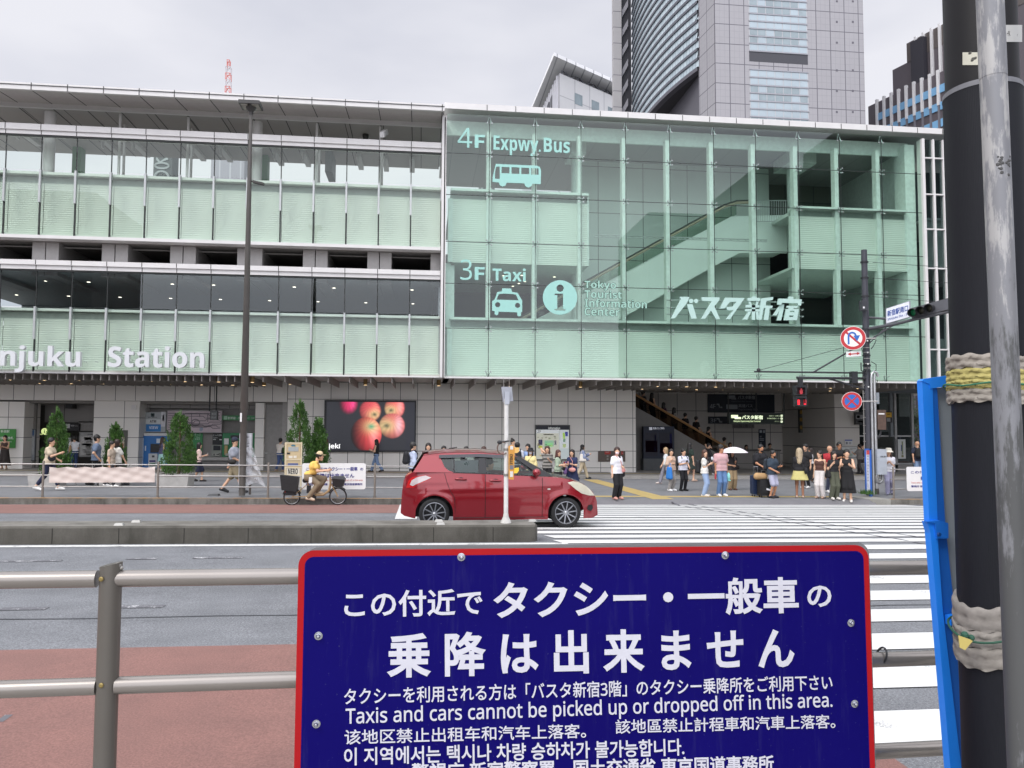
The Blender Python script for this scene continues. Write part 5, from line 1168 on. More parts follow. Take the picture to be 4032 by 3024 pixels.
# cloth banner tied to the fence
t = thing('cloth_banner', 'pale wrinkled cloth banner tied to the far fence', 'banner', at(402, 1901, YF))
b = MB(); x0, x1 = at(194, 1870, YF-.05).x, at(610, 1870, YF-.05).x; z1, z0 = zat(402, 1838, YF-.05), zat(402, 1900, YF-.05)
def cl(u, v):
    s = abs((u*6) % 1-.5)*2; sag = .04*(1-s)**1.0*(1 if v > .5 else 0)*(v-.5)*2
    return (x0+(x1-x0)*u, YF-.05-.010*math.sin(u*17+v*9)*math.sin(v*4+u*7)-.004*math.sin(u*41-v*9)-.014*math.exp(-((v-.9-.3*(u*6 % 1))**2)*18), z0+(z1-z0)*v-sag*.8-(.05*u if v < .5 else 0)*0)
b.grid(cl, 90, 14); b.build('sheet', mat('d3c8c0', .8, var=.06, scale=3., bump=.8), t, 180)
b = MB()
for k in range(6):
    for v, dz in ((1, .1), (0, -.1)): x = x0+(x1-x0)*(k/6+.08); b.tube([(x, YF-.05, z0+(z1-z0)*v), (x+.03, YF-.03, z0+(z1-z0)*v+dz*.7)], .007, 4)
b.build('tie_cord', mat('5b5853', .7), t)
# white notice boards with Japanese and English text
def notice(px0, px1, y0, y1, label):
    t = thing('notice_board', label, 'notice board', at((px0+px1)/2, y1, YF-.08)); w = px1-px0; h = y1-y0; Yb = YF-.09
    b = MB(); p0, p1 = at(px0, (y0+y1)/2, Yb).x, at(px1, (y0+y1)/2, Yb).x; za, zb2 = zat((px0+px1)/2, y1, Yb), zat((px0+px1)/2, y0, Yb); r = .06
    pl = []
    for cx_, cz_, a0 in ((p1-r, zb2-r, 0), (p0+r, zb2-r, 90), (p0+r, za+r, 180), (p1-r, za+r, 270)):
        for k in range(5): a = rad(a0+22.5*k); pl.append((cx_+r*math.cos(a), Yb, cz_+r*math.sin(a)))
    b.prism(pl, (0, .025, 0)); b.build('panel', WHT, t)
    NV, RD = mat('35357f', .5, var=0), mat('c77a72', .5, var=0)
    for s, a, yb, ww, hh, m, off in (('この付近で', .06, .28, .33, .12, NV, .02), ('タクシー・一般車', .40, .30, .47, .16, NV, .03), ('の', .91, .28, .05, .10, NV, .02), ('乗降は出来ません', .20, .56, .62, .17, NV, .03), ('Taxis and cars cannot be picked up or dropped off in this area.', .06, .70, .90, .085, RD, .01), ('警視庁 新宿警察署　国土交通省 東京国道事務所', .06, .85, .89, .09, NV, .02)):
        o = at(px0+a*w, y0+yb*h, Yb); MB().text(s, (p0+a*(p1-p0), Yb-.002, zb2-yb*(zb2-za)), ww*(p1-p0), hh*(zb2-za), off=off, depth=.003).build('lettering', m, t)
notice(1189, 1440, 1824, 1927, 'white notice board with navy text on the fence behind the cyclist')
notice(3571, 3830, 1838, 1933, 'white notice board on the far fence beside the blue frame')
# cream sandwich board
t = thing('sandwich_board', 'cream folding board with small posters and big black letters at the bottom', 'signboard', at(1155, 1922, 25.6)); Ys = 25.6
CRM = mat('d8c9a8', .6, var=.06)
b = MB(); pxbox(b, 1121, 1741, 1127, 1922, Ys, .06); pxbox(b, 1183, 1741, 1188, 1922, Ys, .06)
for y in (1745, 1810, 1842, 1872): pxbox(b, 1126, y-3, 1184, y+2, Ys+.004, .045)
for px in (1124, 1185): p, q_ = at(px, 1745, Ys+.05), at(px, 1922, Ys+.7); b.bar(p, (q_.x, Ys+.65, gz(q_.x, Ys+.7)), .05, .05)
b.build('frame', CRM, t)
b = MB(); pxbox(b, 1127, 1744, 1183, 1808, Ys+.02, .02); pxbox(b, 1127, 1812, 1183, 1870, Ys+.02, .02); b.build('panel', mat('cbb68e', .6, var=.05), t)
b = MB(); pxbox(b, 1135, 1760, 1175, 1777, Ys+.01, .01, 0); pxbox(b, 1130, 1782, 1142, 1789, Ys+.01, .01, 1); pxbox(b, 1137, 1795, 1152, 1804, Ys+.01, .01, 2); pxbox(b, 1156, 1794, 1168, 1804, Ys+.01, .01, 2); pxbox(b, 1133, 1824, 1174, 1831, Ys+.01, .01, 3); pxpoly(b, [(1145, 1754), (1152, 1750), (1162, 1752), (1164, 1757), (1150, 1758)], Ys+.01, .01, 4); pxbox(b, 1129, 1840, 1180, 1869, Ys+.012, .008, 2)
b.build('poster', [mat('a5aaa8', .5), mat('2a2a28', .5), mat('e3dccb', .5), mat('4f5d8c', .5), mat('3f7788', .5)], t)
o = at(1134, 1867, Ys); MB().text('NERO', (o.x, Ys+.01, o.z), at(1172, 1867, Ys).x-o.x, zat(1134, 1845, Ys)-o.z, off=.02, depth=.004).build('lettering', mat('1d1d1c', .5), t)
# request stand wrapped in plastic
t = thing('request_stand', 'white boxed notice stand half wrapped in torn clear plastic beside the lamp post', 'sign stand', at(968, 1948, 24.6)); Yq = 24.6
b = MB(); pxbox(b, 941, 1706, 988, 1908, Yq, .16); b.build('panel', mat('c9ccd0', .5), t)
b = MB(); pxbox(b, 949, 1906, 957, 1948, Yq+.04, .08); pxbox(b, 980, 1906, 987, 1948, Yq+.04, .08); b.build('leg', mat('5d5650', .6), t)
DT = mat('3c3f44', .6, var=0)
o = at(957, 1726, Yq); MB().text('お願い', (o.x, Yq-.004, o.z), at(981, 1726, Yq).x-o.x, zat(957, 1715, Yq)-o.z, off=.03, depth=.003).build('lettering', DT, t)
for k, s in enumerate(('この付近で', '路上喫煙禁止', '自転車放置')):
    for j, ch in enumerate(s*3):
        y = 1738+j*11
        if y < (1895 if k != 1 else 1790): o = at(974-k*10, y, Yq); MB().text(ch, (o.x, Yq-.004, o.z), None, .052, off=.02, depth=.003).build('lettering', DT, t) if j % 2 == 0 or k == 0 else None
q = NT('crumpled_plastic'); P, X, Y, Z = q.pos(); n = q.noise(P, 5., 4); q.col(c4('d5d7da')); q.b.inputs['Roughness'].default_value = .25; q.set(q.b.inputs['Alpha'], q.rng(n, .3, .7, .28, .55))
bm = q.n('Bump'); bm.inputs['Strength'].default_value = .35; q.t.links.new(n, bm.inputs['Height']); q.t.links.new(bm.outputs[0], q.b.inputs['Normal'])
b = MB(); z1, z0 = zat(965, 1762, Yq), zat(965, 1912, Yq); xl, xr_ = at(942, 1850, Yq).x, at(990, 1850, Yq).x
b.grid(lambda u, v: (xl+.02+(xr_-xl+.42*(1-v)**1.1*1.0+.02)*u, Yq-.02-.05*math.sin(u*9+v*7)*math.sin(v*11+2*u)-.10*(1-v)*u, z0+(z1-z0)*v+.08*(1-u)*(1-v)-.06*math.sin(u*7)*(1-v)), 22, 30)
b.build('plastic_wrap', q.m, t, 180)
b = MB(); g_ = gp(842, 1952); b.add([(g_.x-.17, g_.y-.14, g_.z), (g_.x+.17, g_.y-.14, g_.z), (g_.x+.17, g_.y+.14, g_.z), (g_.x-.17, g_.y+.14, g_.z), (g_.x-.14, g_.y-.1, g_.z+.05), (g_.x+.14, g_.y-.1, g_.z+.06), (g_.x+.14, g_.y+.1, g_.z+.06), (g_.x-.14, g_.y+.1, g_.z+.05)], [(0, 1, 5, 4), (1, 2, 6, 5), (2, 3, 7, 6), (3, 0, 4, 7), (4, 5, 6, 7)])
tag(b.build('base_block', mat('4a4b4c', .7, var=.15, scale=20.)), 'low dark block lying on the far pavement left of the lamp post', 'block')
# tall dark lamp post
YL = 24.5; c = at(953, 1949, YL); tp = at(983, 440, YL)
t = thing('lamp_post', 'tall dark grey street lamp post in front of the station name', 'street lamp', (c.x, YL, c.z))
z0 = c.z
b = MB(); b.tube([(c.x, YL, z0-.02), (c.x, YL, z0+.9), (c.x, YL, z0+2.6), (c.x, YL, z0+2.62), (c.x, YL, tp.z-.1)], [.095, .1, .1, .12, .05], 14); b.build('pole', DKPOLE, t, 50)
b = MB(); b.lathe([(.05, tp.z-.12), (.06, tp.z-.02), (.16, tp.z+.12), (.17, tp.z+.16)], (c.x, YL, 0), 12); b.box(c.x-.33, YL-.28, tp.z+.16, c.x+.31, YL+.3, tp.z+.27); b.build('lamp_head', mat('3d3b3a', .5), t)
b = MB(); b.box(c.x-.27, YL-.24, tp.z+.135, c.x-.06, YL+.2, tp.z+.158); b.box(c.x+.06, YL-.24, tp.z+.135, c.x+.27, YL+.2, tp.z+.158); b.build('lamp_lens', mat('8d8a80', .2), t)
p = at(985, 716, YL); b = MB(); b.tube([(c.x, YL, p.z+.05), (c.x+.2, YL-.02, p.z-.02)], .03, 6); b.bar((c.x+.12, YL-.02, p.z+.0), (c.x+.45, YL-.04, p.z-.07), .14, .07); b.build('side_lamp', mat('34322f', .5), t)
b = MB(); pxbox(b, 945, 1626, 952, 1661, YL-.12, .01); b.build('sticker', WHT, t)
# ---- signal pole on the right
YP_ = 25.2; c = at(3424, 1945, YP_); X0 = c.x; zb_ = c.z; zt2 = zat(3421, 985, YP_)
pole = thing('signal_pole', 'tall dark pole carrying signs, cables and signal arms at the crossing', 'signal pole', (X0, YP_, zb_))
b = MB(); b.tube([(X0, YP_, zb_-.05), (X0, YP_, zat(3424, 1420, YP_)), (X0, YP_, zt2)], [.125, .115, .10], 16); b.build('shaft', mat('3b3c44', .5, var=.1), pole, 50)
b = MB()
for y in (1033, 1095, 1168, 1298, 1345, 1400, 1440, 1462): z = zat(3424, y, YP_); b.lathe([(.135, z-.025), (.135, z+.025)], (X0, YP_, 0), 14)
b.build('clamp_band', mat('2b2c30', .5, .3), pole)
b = MB()
for y in (1370, 1388, 1412, 1432, 1450): z = zat(3424, y, YP_); b.lathe([(.122, z-.012), (.122, z+.012)], (X0, YP_, 0), 14)
b.build('steel_strap', STEEL, pole)
b = MB(); pxbox(b, 3395, 1182, 3416, 1222, YP_-.3, .2, 0); pxbox(b, 3398, 1207, 3405, 1214, YP_-.305, .01, 1); b.build('junction_box', [mat('3b3d42', .5), WHT], pole)
b = MB(); zz = zat(3424, 1480, YP_)
for dx, r_ in ((.05, .042), (.165, .045)): b.tube([(X0+dx, YP_-.17, zb_), (X0+dx, YP_-.17, zz-.1), (X0+dx+.02, YP_-.17, zz+.05)]+([(X0+dx+.1, YP_-.17, zz+.14), (X0+dx+.22, YP_-.17, zz+.1), (X0+dx+.26, YP_-.17, zz-.05)] if dx < .1 else []), r_, 10)
b.build('conduit', mat('b9babb', .3, .7), pole, 60)
b = MB(); b.lathe([(.075, zb_), (.075, zb_+.12), (.06, zb_+.2)], (X0+.165, YP_-.17, 0), 12); b.build('conduit_boot', mat('3a3835', .8), pole)
b = MB()
for k in range(14): z = zb_+.4+k*.28; b.box(X0-.16, YP_-.05, z, X0-.12, YP_+.05, z+.03)
b.tube([(X0-.15, YP_, zb_), (X0-.15, YP_, zz)], .018, 6); b.build('step_rail', STEEL, pole)
rr_ = random.Random(3); b = MB()
for k in range(7):
    z = zat(3424, 1300, YP_)-k*.28; s = rr_.choice((-1, 1)); b.tube([(X0+s*.1, YP_-.12, z), (X0+s*(.2+.1*rr_.random()), YP_-.18, z-.1), (X0+s*(.16+.1*rr_.random()), YP_-.16, z-.3), (X0+s*.1, YP_-.12, z-.4)], .014, 5)
b.tube([(X0-.3, YP_-.15, zat(3400, 1430, YP_)), (X0-.33, YP_-.2, zat(3400, 1460, YP_)), (X0-.15, YP_-.2, zat(3400, 1475, YP_)), (X0-.05, YP_-.15, zat(3400, 1440, YP_))], .02, 6); b.build('cable_loop', BLK, pole)
b = MB()
for k in range(5): z = zat(3424, 1345+k*45, YP_); b.ell((X0+rr_.choice((-.05, .06)), YP_-.16, z), (.03, .03, .03), 8, 5)
b.build('insulator', WHT, pole)
# arms to the left for the pedestrian signal
b = MB(); za = zat(3200, 1488, YP_)
b.tube([(at(3134, 1488, YP_).x, YP_-.05, za), (X0, YP_-.05, za)], .045, 8); za2 = zat(3200, 1466, YP_)
b.tube([(at(2970, 1468, YP_).x, YP_, za2), (X0, YP_, za2)], .028, 8); b.tube([(at(3200, 1466, YP_).x, YP_, za2-.01), (X0, YP_, zat(3424, 1345, YP_))], .03, 6)
b.tube([(at(3255, 1492, YP_).x, YP_-.03, za), (X0, YP_-.03, zat(3424, 1537, YP_))], .035, 6); b.build('side_arm', mat('2e2f33', .5), pole, 60)
p = at(2987, 1459, YP_); b = MB(); b.ell((p.x, YP_, p.z+.02), (.065, .065, .07), 12, 8); b.build('sensor', BLK, pole, 60)
b = MB(); pxbox(b, 3356, 1462, 3378, 1508, YP_-.1, .2); b.build('junction_box', mat('2e2f33', .5), pole)
# pedestrian signal
t = thing('pedestrian_signal', 'black pedestrian signal showing red, hanging from the side arm over the crossing', 'traffic light', at(3155, 1601, YP_-.1)); Yp = YP_-.25
b = MB(); pxbox(b, 3132, 1517, 3178, 1556, Yp, .22); pxbox(b, 3134, 1560, 3178, 1599, Yp, .22); pxbox(b, 3146, 1486, 3162, 1518, Yp+.05, .1); b.build('housing', BLK, t)
b = MB()
for y0 in (1523, 1565): pxbox(b, 3139, y0, 3171, y0+2, Yp-.12, .12); pxbox(b, 3137, y0, 3139, y0+24, Yp-.1, .1); pxbox(b, 3171, y0, 3173, y0+24, Yp-.1, .1)
b.build('hood', BLK, t)
b = MB(); pxbox(b, 3140, 1526, 3170, 1552, Yp-.01, .01); b.build('lens', mat('2b1416', .3), t)
b = MB(); p = at(3155, 1530, Yp-.02); s = .01
b.ell((p.x, Yp-.02, p.z-.02), (.035, .006, .035), 8, 5); pxpoly(b, [(3149, 1536), (3161, 1536), (3161, 1545), (3159, 1552), (3151, 1552), (3149, 1545)], Yp-.025, .01); b.build('red_figure', mat('a5333a', .5, emit=.5), t)
b = MB()
for x in (3141, 3166):
    for k in range(4): pxbox(b, x, 1574+k*5.2, x+8, 1577.6+k*5.2, Yp-.015, .01)
b.build('countdown_bar', mat('ff2a38', .5, emit=1.6), t)
# round signs
def disc(b, c, r, n=36, m=0, d=.02, N=(0, -1, 0)): return b.lathe([(r, 0), (r, d)], c, n, m, ax=N)
RED, BLU = mat('b3262d', .45, var=.02), mat('1f5fb0', .45, var=.02)
def round_sign(px, py, wpx, hpx, label, kind):
    Y = YP_-.35; c = at(px, py, Y); r = hpx/2*(at(px, py, Y).z-at(px, py+1, Y).z); ang = math.acos(min(1, wpx/hpx))*.9
    t = thing('road_sign', label, 'road sign', (c.x, Y, c.z)); t.rotation_euler = (0, 0, -ang)
    b = MB(); disc(b, (0, 0, 0), r, m=0, d=.02); b.build('rim', WHT, t, local=True)
    b = MB(); disc(b, (0, -.02, 0), r*.965, d=.003); b.build('red_ring', RED, t, local=True)
    b = MB(); disc(b, (0, -.024, 0), r*.71, d=.003); b.build('field', WHT if kind == 'u' else BLU, t, local=True)
    def poly(b, pts, y, d=.003): b.prism([(x*r, y, z*r) for x, z in pts], (0, d, 0))
    if kind == 'u':
        b = MB(); poly(b, [(-.62, .5), (-.5, .62), (.62, -.5), (.5, -.62)], -.028); b.build('red_bar', RED, t, local=True)
        b = MB(); poly(b, [(-.42, -.5), (-.28, -.5), (-.28, .2), (-.42, .2)], -.034)
        A = [(-.07+.35*math.cos(rad(a)), .2+.35*math.sin(rad(a))) for a in range(180, -1, -15)]+[(-.07+.20*math.cos(rad(a)), .2+.20*math.sin(rad(a))) for a in range(0, 181, 15)]
        n = 13
        for i in range(n-1): poly(b, [A[i], A[i+1], A[2*n-2-i], A[2*n-1-i]], -.034)
        poly(b, [(.02, .2), (.54, .24), (.3, -.28)], -.034); b.build('blue_arrow', BLU, t, local=True)
    else:
        for s in (1, -1): b = MB(); poly(b, [(-.56, s*.44), (-.44, s*.56), (.56, -s*.44), (.44, -s*.56)], -.032-.002*s); b.build('red_bar', RED, t, local=True)
    b = MB(); b.tube([(0, .01, 0), (.1, .12, 0), ((X0-c.x)*1.05, .3, 0)], .022, 6); b.build('bracket', STEEL, t, local=True)
    return t
round_sign(3359, 1332, 78, 93, 'round sign forbidding U turns, upper of the two on the pole', 'u')
round_sign(3354, 1580, 62, 74, 'round blue and red no stopping sign, lower on the pole', 's')
t = thing('arrow_plate', 'small white plate with a red double arrow under the upper round sign', 'sign', at(3362, 1405, YP_-.35)); Ya = YP_-.35
b = MB(); pxpoly(b, [(3332, 1385), (3391, 1381), (3391, 1402), (3332, 1406)], Ya, .015); b.build('panel', WHT, t)
b = MB(); pxpoly(b, [(3338, 1394.5), (3350, 1387.5), (3350, 1392), (3375, 1390.5), (3375, 1386), (3386, 1391.5), (3375, 1398), (3375, 1394.5), (3350, 1396.3), (3350, 1400.5)], Ya-.004, .004); b.build('red_arrow', RED, t)
# vehicle signal arm reaching to the right and towards the viewer
A0 = Vector((X0, YP_, zat(3436, 1297, YP_))); A1 = at(3800, 1214, 22.6); A2 = at(3616, 1254, 23.7)
b = MB(); b.tube([A0, A0.lerp(A2, .5)+Vector((0, 0, -.03)), A2, A1], [.06, .055, .05, .045], 10); b.tube([A0-Vector((0, 0, .45)), A0.lerp(A2, .62)], .025, 6); b.tube([A0-Vector((0, 0, .6)), A0.lerp(A2, .45)], .02, 6)
b.tube([A0+Vector((0, 0, .42)), at(3500, 1256, 24.9)], .04, 8); b.build('signal_arm', mat('4a4b50', .5), pole, 60)
t = thing('vehicle_signal', 'horizontal three lamp vehicle signal with dark hoods, green lit', 'traffic light', at(3640, 1250, 23.6))
S0, S1 = at(3588, 1234, 23.9), at(3745, 1192, 22.8)
d_ = (S1-S0).normalized(); sideN = Vector((-.80, -.55, -.12)).normalized(); upv = Vector((0, 0, 1))
b = MB(); b.bar(S0+Vector((.1, .1, .0)), S1+Vector((.1, .1, .0)), .2, .36); b.build('housing', mat('55565b', .5), t)
for k in range(3):
    c = S0+d_*(.12+.27*k)
    b = MB(); b.lathe([(.125, 0), (.14, .26)], c+sideN*.02, 18, ax=sideN, cap=False); b.lathe([(.12, 0), (.135, .26)], c+sideN*.021, 18, ax=sideN, cap=False); b.build('hood', BLK, t, 50)
    b = MB(); b.lathe([(.12, 0), (.09, .03), (.02, .045)], c+sideN*.03, 18, ax=sideN); b.build('lens', mat('1f6f48', .3, emit=.12) if k == 0 else mat('4b4a3e', .3), t, 50)
t = thing('name_plate', 'white plate naming the station south exit in blue, fixed to the signal arm', 'sign', at(3535, 1262, 24.6))
cs = [at(3488, 1276, 24.9), at(3583, 1249, 24.2), at(3583, 1184, 24.2), at(3488, 1215, 24.9)]
rg = (cs[1]-cs[0]); upn = (cs[3]-cs[0]); nn = rg.cross(upn).normalized()
b = MB(); b.prism(cs, tuple(-nn*.05)); b.build('frame', mat('9a9ba5', .5), t)
b = MB(); ins = [c_+((cs[0]+cs[1]+cs[2]+cs[3])/4-c_)*.06+nn*.004 for c_ in cs]; b.prism(ins, tuple(nn*.006)); b.build('panel', mat('dfe2ea', .5), t)
for s, u, v, w, h, off in (('新宿駅南口', .07, .42, .86, .40, .02), ('Shinjuku Sta. - S.', .08, .14, .84, .19, .015)):
    MB().text(s, cs[0]+rg*u+upn*v+nn*.012, rg.length*w, upn.length*h, right=rg, up=upn, off=off, depth=.004).build('lettering', mat('2f4e96', .5), t)
# thin wires from the pole to the right
for y0, y1 in ((1033, 1052), (1095, 1112), (1168, 1196)):
    p, q_ = at(3436, y0, YP_), at(4100, y1+12, YP_-1); m_ = (p+q_)/2; m_.z -= .06
    tag(MB().tube([p, m_, q_], .008, 4).build('overhead_wire', BLK), 'thin wire running off the dark pole across the glass, %s' % {1033: 'topmost of three', 1095: 'middle one of three', 1168: 'lowest of three'}[y0], 'wire', 'wires from the signal pole')
p, q_ = at(3410, 1345, YP_), at(2975, 1462, YP_); tag(MB().tube([p, q_], .009, 4).build('stay_wire', BLK), 'thin slanted stay wire from the pole to the tip of the long side arm', 'wire')
# boxes by the pole
t = thing('control_cabinet', 'light grey control cabinet on curved pipes beside the signal pole', 'cabinet', at(3473, 1900, 25.0)); Yc = 24.9
b = MB(); pxbox(b, 3455, 1769, 3492, 1869, Yc, .4); b.build('housing', mat('a7adb5', .45), t)
o = at(3466, 1801, Yc); MB().text('436-四', (o.x, Yc-.004, o.z), at(3487, 1801, Yc).x-o.x, zat(3466, 1795, Yc)-o.z, off=.02, depth=.003).build('lettering', mat('3d4045', .5), t)
b = MB(); a = at(3475, 1868, Yc+.1); b.tube([(a.x, Yc+.1, a.z+.05), (a.x, Yc+.1, a.z-.2), (a.x-.1, Yc+.1, a.z-.3), (a.x-.25, Yc+.1, a.z-.25), (a.x-.28, Yc+.1, a.z-.05)], .045, 10); b.tube([(a.x-.08, Yc+.12, a.z+.05), (a.x-.08, Yc+.12, a.z-.12), (a.x-.18, Yc+.12, a.z-.17), (a.x-.25, Yc+.12, a.z-.1)], .03, 8); b.build('curved_pipe', mat('8f9092', .35, .5), t, 60)
t = thing('meter_box', 'brown rusty meter box high on the pole with a black pipe', 'box', at(3472, 1700, 25.0))
b = MB(); pxbox(b, 3456, 1614, 3489, 1692, 25.0, .3, 0); pxbox(b, 3459, 1627, 3483, 1632, 24.995, .01, 1); b.build('housing', [mat('57463d', .8, var=.25, scale=9.), WHT], t)
b = MB(); a = at(3466, 1694, 25.1); b.tube([(a.x, 25.1, a.z), (a.x, 25.1, a.z-.12), (a.x-.06, 25.1, a.z-.24), (a.x-.2, 25.1, a.z-.28)], .04, 8); b.build('pipe', BLK, t, 60)
t = thing('relay_box', 'pale grey relay box above the brown one on the pole', 'box', at(3456, 1590, 25.1)); b = MB(); pxbox(b, 3450, 1546, 3462, 1590, 25.1, .2); b.build('housing', mat('8f979d', .5), t)
# blue stop-post with text panel
t = thing('blue_marker_post', 'slim blue post with white text panel and red cap beside the signal pole', 'post', at(3424, 1960, 24.9)); Ym_ = 24.85
b = MB(); pxbox(b, 3426, 1767, 3433, 1961, Ym_, .1); pxbox(b, 3410, 1767, 3433, 1772, Ym_, .06); pxbox(b, 3409, 1767, 3411.5, 1945, Ym_, .06); b.build('frame', mat('2f62b5', .45), t)
b = MB(); pxbox(b, 3411.5, 1772, 3426, 1941, Ym_+.02, .03); b.build('panel', mat('c9ccd6', .5), t)
b = MB(); pxbox(b, 3412, 1773, 3425, 1790, Ym_+.012, .01); b.build('red_cap', mat('c0494c', .5), t)
for j, ch in enumerate('横断歩道自転車は押して'):
    o = at(3415, 1800+j*12, Ym_); MB().text(ch, (o.x, Ym_+.012, o.z), None, .065, off=.01, depth=.004).build('lettering', mat('9a9aa2', .5), t)
# tuft of grass at the pole foot
b = MB(); g0 = at(3405, 1958, 24.9)
for i in range(220):
    x, y = g0.x+rr_.gauss(0, .12), 24.75+rr_.gauss(0, .12); h = rr_.uniform(.05, .2); z = gz(x, y)+.12
    b.add([(x-.008, y, z), (x+.008, y, z), (x+rr_.uniform(-.08, .08), y+rr_.uniform(-.05, .05), z+h)], [(0, 1, 2)])
tag(b.build('grass_tuft', LEAF), 'tuft of green weeds at the foot of the blue post', 'grass', kind='stuff')
# ---- on the median: white post with yellow plaque, studs
Yv = 13.1; c = at(1992, 2043, Yv); z0 = gz(c.x, 12.6)+.27
t = thing('white_post', 'leaning-free white steel post on the median with a grey sign box on top', 'post', (c.x, Yv, z0))
b = MB(); b.tube([(c.x, Yv, z0), (c.x, Yv, z0+.05), (c.x, Yv, zat(1994, 1570, Yv))], [.04, .038, .038], 14); b.build('shaft', mat('d5d3cf', .45, var=.08, scale=8.), t, 50)
b = MB(); b.lathe([(.095, 0), (.09, .02), (.05, .1), (.04, .16)], (c.x, Yv, z0), 12); b.build('base_cone', mat('c3c1bb', .6, var=.15, scale=12.), t, 40)
b = MB(); pxpoly(b, [(1974, 1523), (2015, 1523), (2021, 1579), (1981, 1584), (1976, 1540)], Yv, .06); b.build('sign_box', mat('9c9fa6', .4, .3), t)
b = MB(); pxbox(b, 1988, 1542, 2006, 1592, Yv-.05, .05); b.build('bracket', mat('aeb2ba', .4, .3), t)
b = MB()
for px in (1983, 2005): p, q_ = at(px, 1524, Yv+.03), at(px, 1490, Yv+.03); b.tube([p, q_], .004, 4)
b.build('thin_rod', STEEL, t)
for y in (1770, 1870): z = zat(1996, y, Yv); MB().lathe([(.046, z-.02), (.046, z+.02)], (c.x, Yv, 0), 14).build('band', mat('8d8a84', .4, .5), t)
t = thing('yellow_plaque', 'orange yellow plaque with stickers and half discs strapped to the white post', 'plaque', at(2014, 1889, Yv-.06)); Yk = Yv-.07
b = MB(); pxpoly(b, [(2002, 1757), (2012, 1752), (2024, 1754), (2027, 1762), (2023, 1889), (2003, 1887)], Yk, .02); b.build('panel', mat('cf9440', .5, var=.1), t)
b = MB(); pxpoly(b, [(2026, 1762), (2044, 1762), (2044, 1778), (2036, 1784), (2025, 1784)], Yk+.005, .01, 0); pxpoly(b, [(2024, 1843), (2043, 1841), (2043, 1854), (2036, 1863), (2023, 1864)], Yk+.005, .01, 1); b.build('half_disc', [mat('e8b96a', .5), mat('e9c43c', .5)], t)
b = MB(); pxbox(b, 2009, 1756, 2021, 1770, Yk-.005, .005, 0); pxbox(b, 2007, 1832, 2022, 1848, Yk-.005, .005, 1); pxbox(b, 2008, 1856, 2020, 1878, Yk-.005, .005, 0); b.build('sticker', [mat('d9d4cc', .5), mat('77757a', .5)], t)
o = at(2018, 1822, Yk); MB().text('CHILLE', at(2007, 1788, Yk)+Vector((0, -.006, 0)), (at(2007, 1784, Yk).z-at(2007, 1824, Yk).z), at(2020, 1800, Yk).x-at(2008, 1800, Yk).x, right=(0, 0, -1), up=(1, 0, 0), off=.02, depth=.003).build('lettering', mat('26261f', .5), t)
t = thing('cable_lock', 'dark ring shaped cable lock hung on the white post', 'lock', at(1975, 1760, Yv)); b = MB(); k0 = at(1977, 1765, Yv-.06)
b.tube([(k0.x+.09*math.cos(a)+.01, Yv-.05, k0.z+.105*math.sin(a)) for a in [rad(60+i*15) for i in range(18)]], .012, 7); b.build('cable', mat('6d5a50', .5), t, 60)
b = MB(); b.ell((k0.x-.04, Yv-.05, k0.z+.1), (.045, .03, .035), 8, 6); b.tube([(k0.x-.03, Yv-.05, k0.z+.11), (k0.x+.13, Yv-.05, k0.z+.125)], .012, 6); b.build('lock_body', BLK, t, 60)
studs = [(1728, 2036, 'beside the car rear wheel, nearer the gap edge'), (1735, 2053, 'on the near edge below the rear wheel'), (2096, 2042, 'near the rounded end of the median'), (538, 2045, 'far left, the farther one of two'), (470, 2059, 'far left, the nearer one of two')]
for px, py, w in studs:
    Y = 13.3 if py < 2050 else 12.9; p = at(px, py, Y); z = gz(p.x, 12.6)+.27
    b = MB(); b.add([(p.x-.07, Y-.05, z), (p.x+.07, Y-.05, z), (p.x+.07, Y+.05, z), (p.x-.07, Y+.05, z), (p.x-.055, Y-.03, z+.035), (p.x+.055, Y-.03, z+.035), (p.x+.055, Y+.03, z+.035), (p.x-.055, Y+.03, z+.035)], [(0, 1, 5, 4), (1, 2, 6, 5), (2, 3, 7, 6), (3, 0, 4, 7), (4, 5, 6, 7)])
    tag(b.build('road_stud', mat('a5a49f', .5, .2)), 'small metal reflector stud on the median, '+w, 'road stud', 'reflector studs on the median')
# ================================================================ NEAR SIDE
YN = 2.78; NS = mat('928c86', .27, .55, var=.05, scale=3.); NP = mat('66625c', .38, .35, var=.07, scale=4.)
near = thing('guard_fence', 'near steel guard fence with a thick post and round rails in the foreground', 'fence', (at(430, 2400, YN).x, YN, .2))
tilt = lambda x: YN+.028*(x+1.4)
def rail_line(pts, r, nm='rail'):
    P = []
    for px, py in pts:
        X = at(px, py, YN).x
        for _ in range(4): X = at(px, py, tilt(X)).x
        P.append(at(px, py, tilt(X)))
    return P
for y0, ya, yb_, y1 in ((2286, 2266, 2238, 2221), (2717, 2672, 2598, 2575), (3140, 3080, 2958, 2936)):
    P = rail_line([(-900, y0+(y0-ya)*.75), (420, ya+(y0-ya)*.63), (1700, (ya+yb_)/2), (3500, yb_-2), (4400, y1-6)], 0)
    A, Z = P[1], P[3]
    f = lambda x: A+(Z-A)*((x-A.x)/(Z.x-A.x))
    b = MB(); b.tube([f(-3.5), f(A.x-.03)], .0285, 20); b.build('rail', NS, near, 60)
    b = MB(); b.tube([f(A.x+.03), f(9)], .0285, 20); b.build('rail', NS, near, 60)
Pp = rail_line([(423, 2228)], 0)[0]; tp_ = at(432, 2215, Pp.y)
b = MB(); pr = .0355
b.lathe([(pr, .0), (pr, tp_.z-.02)], (Pp.x+.012, Pp.y, 0), 24)
k = len(b.v); top = b.v[-24:]
